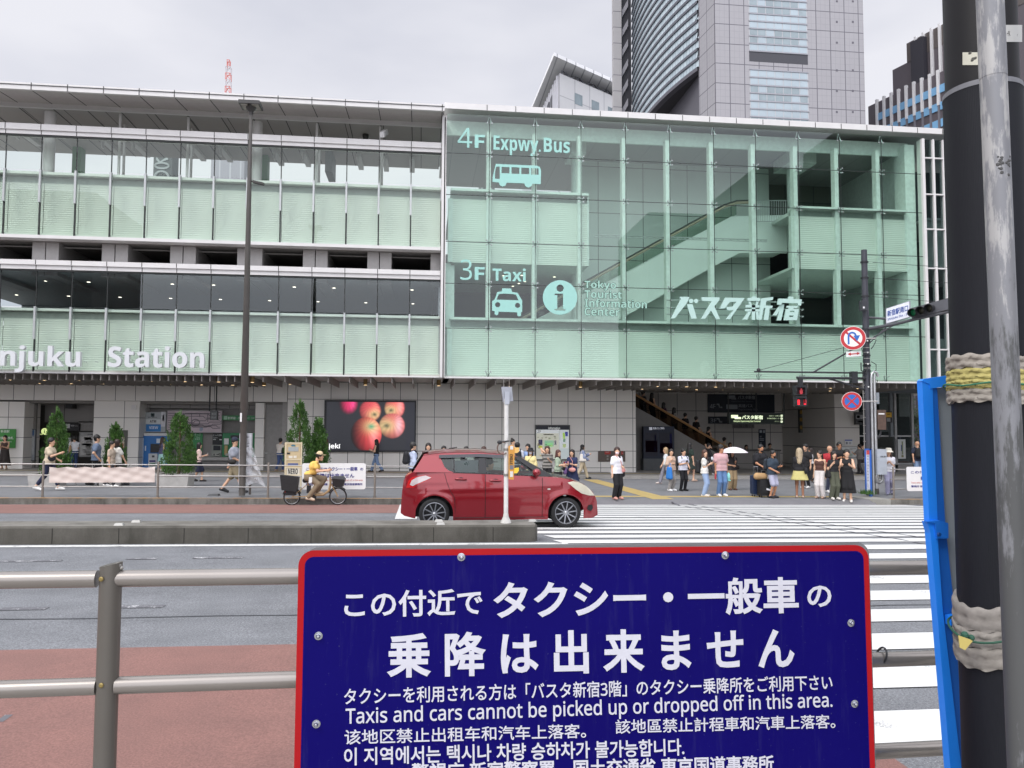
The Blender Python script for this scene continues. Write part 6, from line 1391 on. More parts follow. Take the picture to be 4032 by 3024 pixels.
for i in range(24):
    x, y, z = b.v[k-24+i]; b.v[k-24+i] = (x, y, tp_.z-.02+(x-Pp.x)*.22+.012)
b.build('post', NP, near, 50)
b = MB(); p = at(475, 2222, Pp.y-.02); b.ell((p.x-.014, Pp.y-.006, p.z-.006), (.013, .014, .010), 9, 6); b.ell((p.x-.020, Pp.y-.01, p.z-.02), (.008, .010, .016), 7, 5); b.ell((p.x-.004, Pp.y-.004, p.z-.015), (.009, .009, .007), 7, 5); b.build('weld_blob', mat('b5b2ac', .35, .7, var=.3, scale=60.), near, 40)
for y in (2280, 2698): p = at(400, y, Pp.y-pr); MB().lathe([(.007, 0), (.0085, .004), (.005, .007)], (p.x, Pp.y-pr*.98, p.z), 10, ax=(-.2, -1, 0)).build('rivet', mat('8f7d4a', .5, .4), near)
b = MB(); pp = rail_line([(3470, 2583)], 0)[0]; b.tube([(pp.x+.012*math.sin(a), pp.y+.031*math.cos(a), pp.z+.031*math.sin(a)) for a in [rad(i*20) for i in range(19)]], .004, 6, cap=False)
tag(b.build('cable_tie', BLK), 'black cable tie around the middle rail right of the blue board', 'cable tie')
# blue warning board
sg = thing('warning_board', 'large deep blue warning board with a red border and white multilingual text', 'notice board', (at(2300, 3024, 2.66).x, 2.66, .5))
YB = 2.66
corn = [at(1150, 3060, YB-.012), at(3442, 3060, YB-.012), at(3419, 2146, YB), at(1176, 2168, YB)]
zt_l, zt_r = corn[3].z, corn[2].z
def on(px, py, off=0.):                # a point on the (very slightly leaning) board
    P = at(px, py, YB); return Vector((P.x, YB-off-(zt_l-P.z)*.014, P.z))
def rrect(px0, py0, px1, py1, r, ins=0.):
    a, c_, d, e = on(px0, py1 if False else 3330), on(px1, 3330), on(px1-24+24, py0), on(px0, py0)
    return a, c_, d, e
TL, TR = on(1176, 2168), on(3419, 2146); BL, BR = TL+Vector((-.0, 0, -1.18)), TR+Vector((0, 0, -1.18))
BL.y = BR.y = YB-1.18*.014
def bp(u, v, o=0.):                    # u right 0..1, v down 0..1
    t_ = TL.lerp(TR, u); b_ = BL.lerp(BR, u); p = t_.lerp(b_, v); return Vector((p.x, p.y-o, p.z))
Wb, Hb = (TR-TL).length, 1.18
def rounded(ins, r, o):
    pl = []; u0, u1, v0, v1 = ins/Wb, 1-ins/Wb, ins/Hb, 1-ins/Hb; ru, rv = r/Wb, r/Hb
    for cu_, cv_, a0 in ((u1-ru, v0+rv, 0), (u0+ru, v0+rv, 90), (u0+ru, v1-rv, 180), (u1-ru, v1-rv, 270)):
        for k in range(9): a = rad(a0+k*11.25); pl.append(bp(cu_+ru*math.cos(a), cv_-rv*math.sin(a), o))
    return pl
MB().prism(rounded(0, .05, 0), (0, .004, 0)).build('panel', mat('a51a1f', .45, var=.06, scale=4., spec=.12), sg)
q = NT('blue_sheet'); P, X, Y, Z = q.pos(); n1_ = q.noise(P, 2.2, 6); n2_ = q.noise(P, 90., 3, .7); mps = q.n('Mapping'); mps.inputs['Scale'].default_value = (14, 14, 1.2); q.t.links.new(P, mps.inputs[0]); n3_ = q.noise(mps.outputs[0], 2., 7, .7)
dst = q.math('MULTIPLY', q.math('GREATER_THAN', n2_, .70), .25); dst = q.math('ADD', dst, q.rng(n3_, .55, .8, 0, .10))
q.col(q.mix(dst, q.mix(n1_, c4('070055'), c4('0a0262')), c4('6a6a86'))); q.set(q.b.inputs['Roughness'], q.rng(n1_, .3, .7, .35, .6)); q.b.inputs['Specular IOR Level'].default_value = .10
MB().prism(rounded(.021, .03, .0015), (0, .0014, 0)).build('blue_field', q.m, sg)
b = MB(); b.prism([p+Vector((.016, .022, .008)) for p in rounded(0, .05, 0)], (0, .003, 0)); b.build('backing_sheet', mat('7d7f80', .35, alpha=.85), sg)
LW = mat('c9c9d2', .45, var=.05, scale=30.)
sU_ = lambda px, py: ((on(px, py).x-TL.x)/(TR.x-TL.x))
def btext(s, px0, px1, y_l, hpx, off, y_r=None, gap=1.):
    """baseline from (px0, y_l) to (px1, y_r); hpx = full glyph height"""
    y_r = y_l-(px1-px0)*.0195 if y_r is None else y_r
    a, c_ = on(px0, y_l, .003), on(px1, y_r, .003); R = c_-a; up = on(px0, y_l-hpx, .003)-a
    MB().text(s, a, R.length, up.length, right=R, up=up, off=off, depth=.0012, gap=gap).build('lettering', LW, sg)
btext('この付近で', 1356, 1900, 2431, 106, .020, 2420)
btext('タクシー・一般車', 1942, 3142, 2440, 152, .026, 2414)
btext('の', 3175, 3270, 2389, 84, .02, 2388)
btext('乗 降 は 出 来 ま せ ん', 1524, 3125, 2666, 176, .026, 2630)
btext('タクシーを利用される方は「バスタ新宿3階」のタクシー乗降所をご利用下さい', 1356, 3272, 2772, 66, .010, 2713)
btext('Taxis and cars cannot be picked up or dropped off in this area.', 1362, 3272, 2864, 82, .010, 2796)
btext('该地区禁止出租车和汽车上落客。', 1358, 2305, 2926, 58, .008, 2900)
btext('該地區禁止計程車和汽車上落客。', 2420, 3282, 2884, 56, .008, 2862)
btext('이 지역에서는 택시나 차량 승하차가 불가능합니다.', 1356, 2690, 3008, 70, .016, 2968)
btext('警視庁 新宿警察署　国土交通省 東京国道事務所', 1620, 3040, 3068, 70, .02, 3032)
BO = mat('b9bcc2', .18, .9, var=0)
for px, py in ((1816, 2193), (2854, 2186), (1255, 2502), (1247, 2846), (3347, 2451), (3359, 2767), (1240, 3150), (3370, 3060)):
    c = on(px, py, .001); b = MB(); b.lathe([(.0135, 0), (.0135, .002), (.010, .0025)], c, 20, ax=(0, -1, 0)); b.lathe([(.0095, .0025), (.0095, .008), (.007, .0085)], c, 6, ax=(0, -1, 0)); b.lathe([(.0072, .0085), (.0068, .012), (.0045, .0152), (.001, .016)], c, 16, ax=(0, -1, 0)); b.build('bolt', BO, sg, 35)
# ---- dark pole, ribbed wrap, pads, steel pipe, blue frame
Dp = 2.42; 
def upright(pl, pr, y, Y):             # axis and radius of a vertical cylinder seen between two pixel columns
    a, c = ray(pl, y), ray(pr, y); a, c = math.atan2(a.x, a.y), math.atan2(c.x, c.y); m_ = (a+c)/2; D = Y/math.cos(m_); return D*math.sin(m_), D*math.sin((c-a)/2)
ax_x, R0 = upright(3742, 4072, 1500, Dp)
pl_ = thing('utility_pole', 'thick dark utility pole wrapped in black ribbed sheet in the right foreground', 'utility pole', (ax_x, Dp, 0))
zj = at(3870, 300, Dp-R0).z; zbot = 0.2
q = NT('ribbed_wrap'); P, X, Y, Z = q.pos()
an = q.math('ARCTAN2', q.math('SUBTRACT', Y, Dp), q.math('SUBTRACT', X, ax_x)); wv = q.math('SINE', q.math('MULTIPLY', an, 150.))
mpp = q.n('Mapping'); mpp.inputs['Scale'].default_value = (3, 3, .5); q.t.links.new(P, mpp.inputs[0])
scr = q.math('GREATER_THAN', q.noise(P, 7., 9, .75), .735); dst = q.rng(q.noise(mpp.outputs[0], 3., 6), .4, .75, 0, .35)
q.col(q.mix(q.math('MULTIPLY', scr, .5), q.mix(dst, c4('0f1118'), c4('1c1e26')), c4('6b6b70'))); q.b.inputs['Roughness'].default_value = .6; q.b.inputs['Specular IOR Level'].default_value = .3
bm = q.n('Bump'); bm.inputs['Strength'].default_value = .22; bm.inputs['Distance'].default_value = .002; q.t.links.new(wv, bm.inputs['Height']); q.t.links.new(bm.outputs[0], q.b.inputs['Normal'])
def wavy(r, z0, z1, n=64, amp=.012, th=.0, ph=0.):
    b = MB(); o = 0
    for k in range(2):
        for i in range(n):
            a = 2*math.pi*i/n; zz_ = (z1+amp*math.sin(a*3+ph)+amp*.5*math.sin(a*7) if k else z0); b.v.append((ax_x+r*math.cos(a), Dp+r*math.sin(a), zz_))
    for i in range(n): j = (i+1) % n; b.f.append((i, j, n+j, n+i)); b.m.append(0)
    return b
b = wavy(R0, zbot, zj, amp=.006); b.build('ribbed_wrap', q.m, pl_, 180)
b = MB(); b.lathe([(R0*.93, zj-.02), (R0*.93, 5.5)], (ax_x, Dp, 0), 64); b.build('shaft', mat('171618', .5, var=.12, scale=5., spec=.3), pl_, 50)
b = MB(); b.lathe([(R0*1.012, zj-.012), (R0*1.0, zj+.006), (R0*.94, zj+.008)], (ax_x, Dp, 0), 64, cap=False); b.build('wrap_rim', mat('6f7075', .5, var=.2, scale=20.), pl_, 60)
def curved_plate(name, px0, px1, y0, y1, m, r, parent, n=14):
    b = MB(); vs = []
    for i in range(n+1):
        for y in (y0, y1):
            px = px0+(px1-px0)*i/n; d = ray(px, y); a_ = d.x**2+d.y**2; bq = -2*(d.x*ax_x+d.y*Dp); cq = ax_x**2+Dp**2-r*r; D = bq*bq-4*a_*cq
            t_ = (-bq-math.sqrt(max(D, 0)))/(2*a_); b.v.append((d.x*t_, d.y*t_, EYE+d.z*t_))
    for i in range(n): b.f.append((2*i, 2*i+1, 2*i+3, 2*i+2)); b.m.append(0)
    return b.build(name, m, parent, 180)
curved_plate('number_plate', 3790, 3900, 206, 256, mat('c4c2b2', .5, var=.06), R0*.945, pl_); curved_plate('number_plate', 3860, 4025, 98, 165, mat('b9b9b6', .45), R0*.946, pl_)
p = at(3962, 140, Dp-R0*.93); MB().text('-12-007', p+Vector((0, -.005, -.0)), .058, .016, right=(1, .38, 0), off=.01, depth=.001).build('lettering', mat('3b3b3b', .5), pl_)
b = MB()
for px, y in ((3806, 218), (3818, 240), (3826, 238), (3815, 246)): p = at(px, y, Dp-R0*.9); b.box(p.x-.003, p.y-.02, p.z-.003, p.x+.003, p.y-.012, p.z+.003)
b.build('plate_mark', mat('5b5a52', .6), pl_)
# padded bands around the pole
def pad(label, rows, name='padding_band'):
    t = thing(name, label, 'padding', (ax_x, Dp, 0)); Zof = lambda y: at(3860, y, Dp-R0).z
    for (ya, yb2, col, r, amp) in rows:
        b = MB(); n = 96; za, zb2 = Zof(yb2), Zof(ya); rows_ = 9
        for k in range(rows_+1):
            v = k/rows_
            for i in range(n):
                a = 2*math.pi*i/n; bul = .004*abs(math.sin(v*math.pi*2))+.0012*abs(math.sin(a*14+k))+.0008*math.sin(a*31+v*9)
                b.v.append((ax_x+(R0+r+bul)*math.cos(a), Dp+(R0+r+bul)*math.sin(a), za+(zb2-za)*v+amp*math.sin(a*2+1.1)+.004*math.sin(a*13+k*2)))
        for k in range(rows_):
            for i in range(n): j = (i+1) % n; b.f.append((k*n+i, k*n+j, (k+1)*n+j, (k+1)*n+i)); b.m.append(0)
        for k in (0, rows_):
            o = len(b.v)
            for i in range(n): a = 2*math.pi*i/n; x, y, z = b.v[k*n+i]; b.v.append((ax_x+R0*.99*math.cos(a), Dp+R0*.99*math.sin(a), z))
            for i in range(n): j = (i+1) % n; b.f.append((k*n+i, k*n+j, o+j, o+i)); b.m.append(0)
        b.build('pad' if col != 'aca263' else 'yellow_tape', mat(col, .85, var=.16, scale=18., bump=.5), t, 180)
    return t
t = pad('upper grey padded band with yellow tape around the dark pole', ((1392, 1448, '8f887f', .010, .006), (1446, 1495, 'aca263', .009, .004), (1493, 1530, 'aca263', .010, .005), (1528, 1582, '918b82', .010, .004)))
b = MB(); zc_ = at(3860, 1508, Dp-R0).z
b.tube([(ax_x+(R0+.022)*math.cos(a), Dp+(R0+.022)*math.sin(a), zc_+.004*math.sin(a*5)) for a in [2*math.pi*i/40 for i in range(41)]], .0035, 6, cap=False); b.build('tie_cord', mat('2f6b4f', .7), t)
t = pad('lower grey padded band with a green cord around the dark pole', ((2400, 2495, '85807a', .011, -.014), (2493, 2560, '88837c', .012, -.016), (2558, 2645, '847f78', .011, -.018)))
b = MB(); zc_ = at(3860, 2524, Dp-R0).z
b.tube([(ax_x+(R0+.028)*math.cos(a), Dp+(R0+.028)*math.sin(a), zc_-.016*math.sin(a*2+1.1)+.006*math.sin(a*3)) for a in [2*math.pi*i/40 for i in range(41)]], .004, 6, cap=False)
k0 = at(3790, 2497, Dp-R0*.7); b.ell((k0.x, k0.y-.01, k0.z), (.012, .012, .012), 8, 5); b.ell((k0.x+.02, k0.y-.014, k0.z-.008), (.01, .01, .01), 8, 5); b.build('tie_cord', mat('234f3d', .7), t)
b = MB(); P = [at(x, y, Dp-R0*.86) for x, y in ((3775, 2502), (3832, 2522), (3800, 2560), (3780, 2550))]; b.prism(P, (0, .003, 0)); b.build('yellow_scrap', mat('c4b266', .8), t)
# scuffed galvanised pipe in front
Yi = 1.9; pa, pb = at(3900, 300, Yi), at(3982, 2900, Yi); pcx, rI = upright(3901, 4017, 1500, Yi)
q = NT('scuffed_zinc'); P, X, Y, Z = q.pos()
mp2 = q.n('Mapping'); mp2.inputs['Scale'].default_value = (26, 26, 4.5); q.t.links.new(P, mp2.inputs[0]); n1_ = q.noise(mp2.outputs[0], 1.3, 9, .72)
mp3 = q.n('Mapping'); mp3.inputs['Scale'].default_value = (5, 5, 2.2); q.t.links.new(P, mp3.inputs[0]); n2_ = q.noise(mp3.outputs[0], 1.1, 4, .6)
zb3 = q.rng(Z, 1.6, 2.35, .12, -.10)
k = q.math('ADD', q.math('ADD', q.math('MULTIPLY', n1_, .55), q.math('MULTIPLY', n2_, .5)), q.math('MULTIPLY', zb3, -1.))
c1_ = q.mix(q.rng(k, .44, .50, 0, 1), c4('525353'), c4('7e7f83')); c2_ = q.mix(q.rng(k, .57, .62, 0, 1), c1_, c4('a8a7a6'))
q.col(c2_); q.b.inputs['Roughness'].default_value = .5; q.b.inputs['Metallic'].default_value = .15
pipe = thing('steel_pipe', 'scuffed galvanised steel pipe with worn patches in front of the dark pole', 'pipe', ((pa.x+pb.x)/2, Yi, 0))
pl0, pl1 = at(3898, 0, Yi), at(4024, 3024, Yi); onp = lambda z: pl0.lerp(pl1, (z-pl0.z)/(pl1.z-pl0.z)); zs_ = at(3900, 300, Yi).z
b = MB(); b.tube([onp(.1), onp(zs_)], rI, 40); b.build('lower_tube', q.m, pipe, 50)
b = MB(); b.tube([onp(zs_-.005), onp(5)], rI+.0008, 40); b.build('upper_tube', q.m, pipe, 50)
b = MB(); zz_ = at(3920, 645, Yi-rI).z; xp = onp(zz_).x
rq = random.Random(8)
for k in range(26): a = -1.57-.12+rq.choice((-.32, .42))+rq.gauss(0, .12); z = zz_+rq.gauss(0, .012); b.lathe([(rq.uniform(.002, .0055), 0), (.002, .0012)], (xp+rI*math.cos(a), Yi+rI*math.sin(a), z), 6, ax=(math.cos(a), math.sin(a), 0))
b.build('glue_residue', mat('4b4b4b', .8), pipe)
# blue steel frame seen almost edge on
Yf = 2.60
fr = thing('steel_signboard', 'bright blue framed steel signboard with grey back standing behind the dark pole', 'signboard', at(3700, 3024, Yf))
BL1 = mat('2485f0', .35, var=.05, scale=4.)
def fbar(pts, Y, d, nm, m): b = MB(); pxpoly(b, pts, Y, d); b.build(nm, m, fr)
fbar([(3631, 1500), (3660, 1494), (3672, 1530), (3692, 2050), (3700, 2300), (3782, 3060), (3742, 3060), (3660, 2070), (3652, 1900)], Yf, .03, 'front_edge', BL1)
fbar([(3660, 1494), (3690, 1530), (3722, 2060), (3760, 2420), (3800, 3060), (3780, 3060), (3700, 2300), (3690, 2050), (3672, 1530)], Yf+.004, .02, 'side_plate', mat('1a62bd', .4, var=.05, scale=4.))
fbar([(3631, 1500), (3638, 1492), (3735, 1478), (3960, 1455), (3960, 1495), (3735, 1520), (3664, 1530), (3660, 1512)], Yf-.004, .03, 'top_rail', BL1)
fbar([(3688, 1528), (3960, 1490), (3960, 3060), (3800, 3060), (3760, 2420), (3722, 2060)], Yf+.03, .02, 'back_panel', mat('8d959b', .5, var=.05))
fbar([(3650, 2054), (3702, 2050), (3734, 2060), (3735, 2120), (3690, 2122), (3682, 2062)], Yf-.02, .02, 'joint_plate', mat('1f6fd0', .4))
fbar([(3650, 2054), (3682, 2062), (3692, 2120), (3712, 2400), (3790, 3060), (3745, 3060), (3664, 2100)], Yf-.012, .03, 'lower_edge', BL1)
p = at(3697, 2104, Yf-.03); MB().lathe([(.008, 0), (.006, .006)], p, 10, ax=(0, -1, 0)).build('bolt', mat('123f7d', .4), fr)
fbar([(3742, 2428), (3768, 2424), (3768, 2462), (3744, 2464)], Yf-.03, .03, 'clip', BL1)
# ================================================================ RED HATCHBACK
def smooth(t): t = max(0., min(1., t)); return t*t*(3-2*t)
def interp(x, pts):
    if x <= pts[0][0]: return pts[0][1]
    for (a, p), (c, q_) in zip(pts, pts[1:]):
        if x <= c: return p+(q_-p)*(x-a)/(c-a)
    return pts[-1][1]
YC = 16.25; L0, L1 = at(1577, 1980, 15.5).x, at(2361, 2010, 15.5).x; SC = (L1-L0)/3.95; XC = (L0+L1)/2
car = thing('hatchback_car', 'red five door hatchback with grey multi spoke wheels passing behind the white post', 'car', (XC, YC, gz(XC, YC-.75))); car.scale = (SC, SC, SC)
PAINT = mat('870f1d', .28, .3, var=.03, scale=1., coat=.9); CBLK = mat('141416', .35, var=.04); CGL = glass_mat('car_glass', (.34, .38, .38), 1.25); CGL2 = glass_mat('clear_car_glass', (.78, .83, .81), .8)
RUB = mat('1b1b1c', .8, var=.08, scale=20.); RIM = mat('97999e', .3, .7, var=.04); CHR = mat('c9cacc', .15, .9, var=0)
XWR, XWF, ZW, RA = -1.32, 1.279, .295, .365
TOP = [(-1.975, .30), (-1.972, .60), (-1.94, .78), (-1.92, .95), (-1.86, 1.02), (-1.75, 1.09), (-1.6, 1.10), (-.94, 1.098), (-.43, 1.072), (.08, 1.038), (.55, 1.017), (1.0, 1.0), (1.15, .985), (1.43, .93), (1.66, .84), (1.84, .70), (1.92, .58), (1.955, .48), (1.97, .36), (1.975, .27)]
BOT = [(-1.975, .29), (-1.9, .24), (-1.7, .2), (-.9, .165), (.9, .165), (1.6, .17), (1.85, .165), (1.975, .22)]
def zbot(x):
    z = interp(x, BOT)
    for c in (XWR, XWF):
        d = abs(x-c)
        if d < RA: z = max(z, ZW+math.sqrt(max(0, RA*RA-d*d))*.98)
    return z
ztop = lambda x: max(interp(x, TOP), zbot(x)+.004)
def hw(x, z):
    a = abs(x)/1.975; W_ = .845*(1-.26*a**7-.05*a**3)
    s = interp(z, [(.15, .925), (.22, .955), (.32, .965), (.48, .985), (.62, 1.), (.78, .995), (.90, .985), (1.0, .955), (1.1, .925)])
    fl = 0
    for c in (XWR, XWF):
        d = math.hypot(x-c, z-ZW); fl = max(fl, .022*math.exp(-((d-RA-.01)/.06)**2))
    crease = .012*math.exp(-((z-.80-.03*x)/.05)**2)*(1 if -1.5 < x < 1.2 else 0)
    return W_*s+fl+crease
xs_ = sorted(set([round(-1.975+3.95*i/150, 4) for i in range(151)]+[c+s*RA*math.sin(rad(a)) for c in (XWR, XWF) for s in (1, -1) for a in range(0, 91, 6)]+[-.955, -.33, .80, -1.9745, 1.9745]))
NZ = 22
def side_cols(x0, x1, name, sd, off=0.):
    b = MB(); cols = [x for x in xs_ if x0-1e-6 <= x <= x1+1e-6]
    for x in cols:
        for j in range(NZ+1): z = zbot(x)+(ztop(x)-zbot(x))*j/NZ; b.v.append((x, sd*(hw(x, z)+off), z))
    for i in range(len(cols)-1):
        for j in range(NZ):
            a = i*(NZ+1)+j; f = (a, a+NZ+1, a+NZ+2, a+1); b.f.append(f if sd < 0 else f[::-1]); b.m.append(0)
    return b
def crownz(x, u): return ztop(x)+(.035 if x > 1 else .02)*(1-u*u)
parts = []
b = MB()
for sd in (-1, 1):
    for a, c, o_ in ((-1.975, -.955, 0), (.80, 1.975, 0), (-.955, .80, -.03)): q = side_cols(a, c, '', sd, o_); b.add(q.v, q.f)
def deck(b, x0, x1, u0=-1., u1=1., n=12, m=0, dz=0.):
    cols = [x for x in xs_ if x0-1e-6 <= x <= x1+1e-6]; o = len(b.v)
    for x in cols:
        for k in range(n+1): u = u0+(u1-u0)*k/n; b.v.append((x, u*hw(x, ztop(x)), crownz(x, u)+dz))
    for i in range(len(cols)-1):
        for k in range(n): a = o+i*(n+1)+k; b.f.append((a, a+n+1, a+n+2, a+1)); b.m.append(m)
deck(b, 1.0, 1.975, -1, -.80, 3); deck(b, 1.0, 1.975, .80, 1, 3); deck(b, 1.86, 1.975, -.8, .8, 10); deck(b, -1.975, -1.70)
for x in (xs_[0], xs_[-1]):
    w0, w1 = hw(x, zbot(x)), hw(x, ztop(x)); b.add([(x, -w0, zbot(x)), (x, w0, zbot(x)), (x, w1, ztop(x)), (x, -w1, ztop(x))], [(0, 1, 2, 3)])
b.build('body', PAINT, car, 42, local=True)
b = MB(); deck(b, 1.0, 1.86, -.8, .8, 12); b.build('bonnet', mat('17181b', .3, .2, var=.05, coat=.6), car, 40, local=True)
def sy(x, z, sd, off=.0): return sd*(hw(x, z)+off)
for sd in (-1, 1):
    for a, c, hx0, hx1, hz in ((-.955, -.33, -1.18+.26, -.94+.26, .965), (-.33, .80, -.24, -.02, .935)):
        q = side_cols(a, c, '', sd); o = q.build('door', PAINT, car, 42, local=True)
        if hx0 < -.6: hx0, hx1 = -.92, -.70
        b = MB(); b.tube([(hx0, sy(hx0, hz, sd, .005), hz), (hx0+.04, sy(hx0, hz, sd, .035), hz+.004), (hx1-.04, sy(hx1, hz, sd, .035), hz-.004), (hx1, sy(hx1, hz, sd, .005), hz-.006)], .018, 8); b.build('handle', PAINT, o, 60, local=True)
        b = MB(); cx_ = (hx0+hx1)/2; b.ell((cx_, sy(cx_, hz, sd, -.004), hz-.005), (.06, .012, .045), 12, 6); b.build('handle_recess', mat('4a0c14', .4), o, 60, local=True)
seam = MB()
for sd in (-1, 1):
    for pts in ([(.80, z/100) for z in range(99, 17, -6)], [(-.33, z/100) for z in range(105, 17, -6)], [(-1.13, 1.08), (-1.08, .9), (-1.02, .75), (-.93, .6), (-.92, .4), (-.92, .2)], [(x/100, .215) for x in range(-92, 86, 8)]):
        seam.tube([(x, sy(x, z, sd, .0005), z) for x, z in pts], .006, 5)
seam.build('panel_gap', mat('2b0609', .6), car, local=True)
# greenhouse
def gy(z, sd, off=0.): return sd*(interp(z, [(1.0, .795), (1.10, .785), (1.30, .69), (1.46, .61), (1.55, .57)])+off)
def spoly(b, pts, sd, th=.03, off=0., m=0):
    P = [(x, gy(z, sd, off), z) for x, z in pts]; b.prism(P, (0, -sd*th, 0), m)
RO = [(-1.504, 1.488), (-1.33, 1.523), (-.92, 1.543), (-.41, 1.543), (0, 1.508), (.307, 1.457)]
edge = lambda x: interp(x, RO)-.06
b = MB(); n = 30; m_ = 10
for i in range(n+1):
    x = -1.55+(.307+1.55)*i/n
    for k in range(m_+1): u = -1+2*k/m_; z = interp(x, RO)-.06*abs(u)**2.4; b.v.append((x, gy(edge(x), 1, .012)*u, z))
for i in range(n):
    for k in range(m_): a = i*(m_+1)+k; b.f.append((a, a+m_+1, a+m_+2, a+1)); b.m.append(0)
for sd in (-1, 1):
    top = [(x, edge(x)) for x in (-1.5, -1.33, -.92, -.41, 0, .307)]
    spoly(b, [(-1.5, 1.43), (-1.23, 1.425), (-.9, 1.44), (-.41, 1.447), (0, 1.425), (.25, 1.385), (.34, 1.40)]+top[::-1], sd)
    spoly(b, [(-1.74, 1.10), (-.94, 1.095), (-1.05, 1.13), (-1.13, 1.2), (-1.2, 1.36), (-1.23, 1.43), (-1.5, 1.45), (-1.53, 1.44), (-1.60, 1.32)], sd, .04)
b.build('roof', PAINT, car, 40, local=True)
b = MB(); b.add([(-1.57, -.56, 1.475), (-1.57, .56, 1.475), (-1.45, .57, 1.50), (-1.45, -.57, 1.50), (-1.56, -.56, 1.445), (-1.56, .56, 1.445)], [(0, 1, 5, 4), (0, 3, 2, 1), (4, 5, 2, 3)]); b.build('spoiler', PAINT, car, local=True)
for sd in (-1, 1):
    b = MB(); spoly(b, [(.25, 1.385), (.34, 1.41), (1.02, 1.02), (.80, 1.012), (.70, 1.08)], sd, .04); spoly(b, [(-.47, 1.07), (-.30, 1.06), (-.32, 1.44), (-.43, 1.45)], sd, .02, .004)
    spoly(b, [(-.955, 1.098), (-.925, 1.098), (-.93, 1.44), (-.955, 1.44)], sd, .02, .002)
    spoly(b, [(-.97, 1.088), (.78, 1.01), (.72, 1.03), (-.94, 1.105)], sd, .02, .006); b.build('pillar_trim', CBLK, car, local=True)
for sd in (-1, 1): b = MB(); spoly(b, [(-1.235, 1.37), (-.41, 1.39), (.1, 1.36), (.22, 1.40), (0, 1.43), (-.41, 1.452), (-1.235, 1.432)], sd, .004, .022); b.build('window_visor', mat('3d3d42', .25, var=0, alpha=.9), car, local=True)
for sd in (-1, 1):
    b = MB(); spoly(b, [(-.925, 1.1), (-.47, 1.075), (-.43, 1.30), (-.43, 1.445), (-.93, 1.44)], sd, .004, -.012); b.build('side_window', CGL if False else CGL2, car, local=True)
    if sd < 0: b = MB(); spoly(b, [(-.925, 1.1), (-.47, 1.075), (-.46, 1.33), (-.925, 1.32)], sd, .004, -.02); b.build('dark_window_sheet', mat('4b4d54', .5, alpha=.92), car, local=True)  # added dark sheet inside the near rear door glass, darkens its lower part
    b = MB(); spoly(b, [(-.955, 1.10), (-1.05, 1.13), (-1.13, 1.2), (-1.2, 1.36), (-1.22, 1.43), (-.955, 1.44)], sd, .004, -.012); b.build('quarter_window', CGL, car, local=True)
    b = MB(); spoly(b, [(-.32, 1.065), (.72, 1.03), (.25, 1.385), (0, 1.425), (-.31, 1.44)], sd, .004, -.012); b.build('side_window', CGL2, car, local=True)
b = MB(); b.grid(lambda u, v: (.312+.69*u+.05*(1-(2*v-1)**2)*u, (2*v-1)*(.585+.175*u), 1.44-.42*u+.012*(1-(2*v-1)**2)), 8, 10); b.build('windscreen', CGL2, car, 180, local=True)
b = MB(); b.grid(lambda u, v: (-1.53-.22*u-.03*(1-(2*v-1)**2), (2*v-1)*(.545+.14*u), 1.455-.36*u), 6, 8); b.build('rear_window', glass_mat('dark_car_glass', (.08, .09, .09), 1.3), car, 180, local=True)
b = MB(); b.grid(lambda u, v: (1.0+.03*u, (2*v-1)*.78, 1.005-.0*u), 1, 1); b.box(.55, -.72, .9, 1.02, .72, 1.0); b.build('dashboard', CBLK, car, local=True)
b = MB()
for y in (-.36, .36):
    for x in (-.32, -1.02):
        b.box(x-.25, y-.24, .5, x+.3, y+.24, .72); b.bar((x-.2, y, .7), (x-.36, y, 1.18), .46, .14, (1, 0, 0)); b.bar((x-.37, y, 1.2), (x-.40, y, 1.34), .24, .1, (1, 0, 0))
b.build('seat', mat('2a2a2d', .8), car, local=True)
b = MB(); b.box(-1.8, -.60, .22, 1.62, .60, .5); b.box(-1.7, -.74, .5, -.97, .74, .6); b.box(-1.80, -.5, .5, -1.72, .5, 1.0); b.build('underbody', mat('0e0e0f', .8), car, local=True)
b = MB(); b.lathe([(.165, -.012), (.18, 0), (.165, .012)], (.30, -.36, 1.0), 24, ax=(-.9, 0, .45), cap=False); b.build('steering_wheel', CBLK, car, local=True)
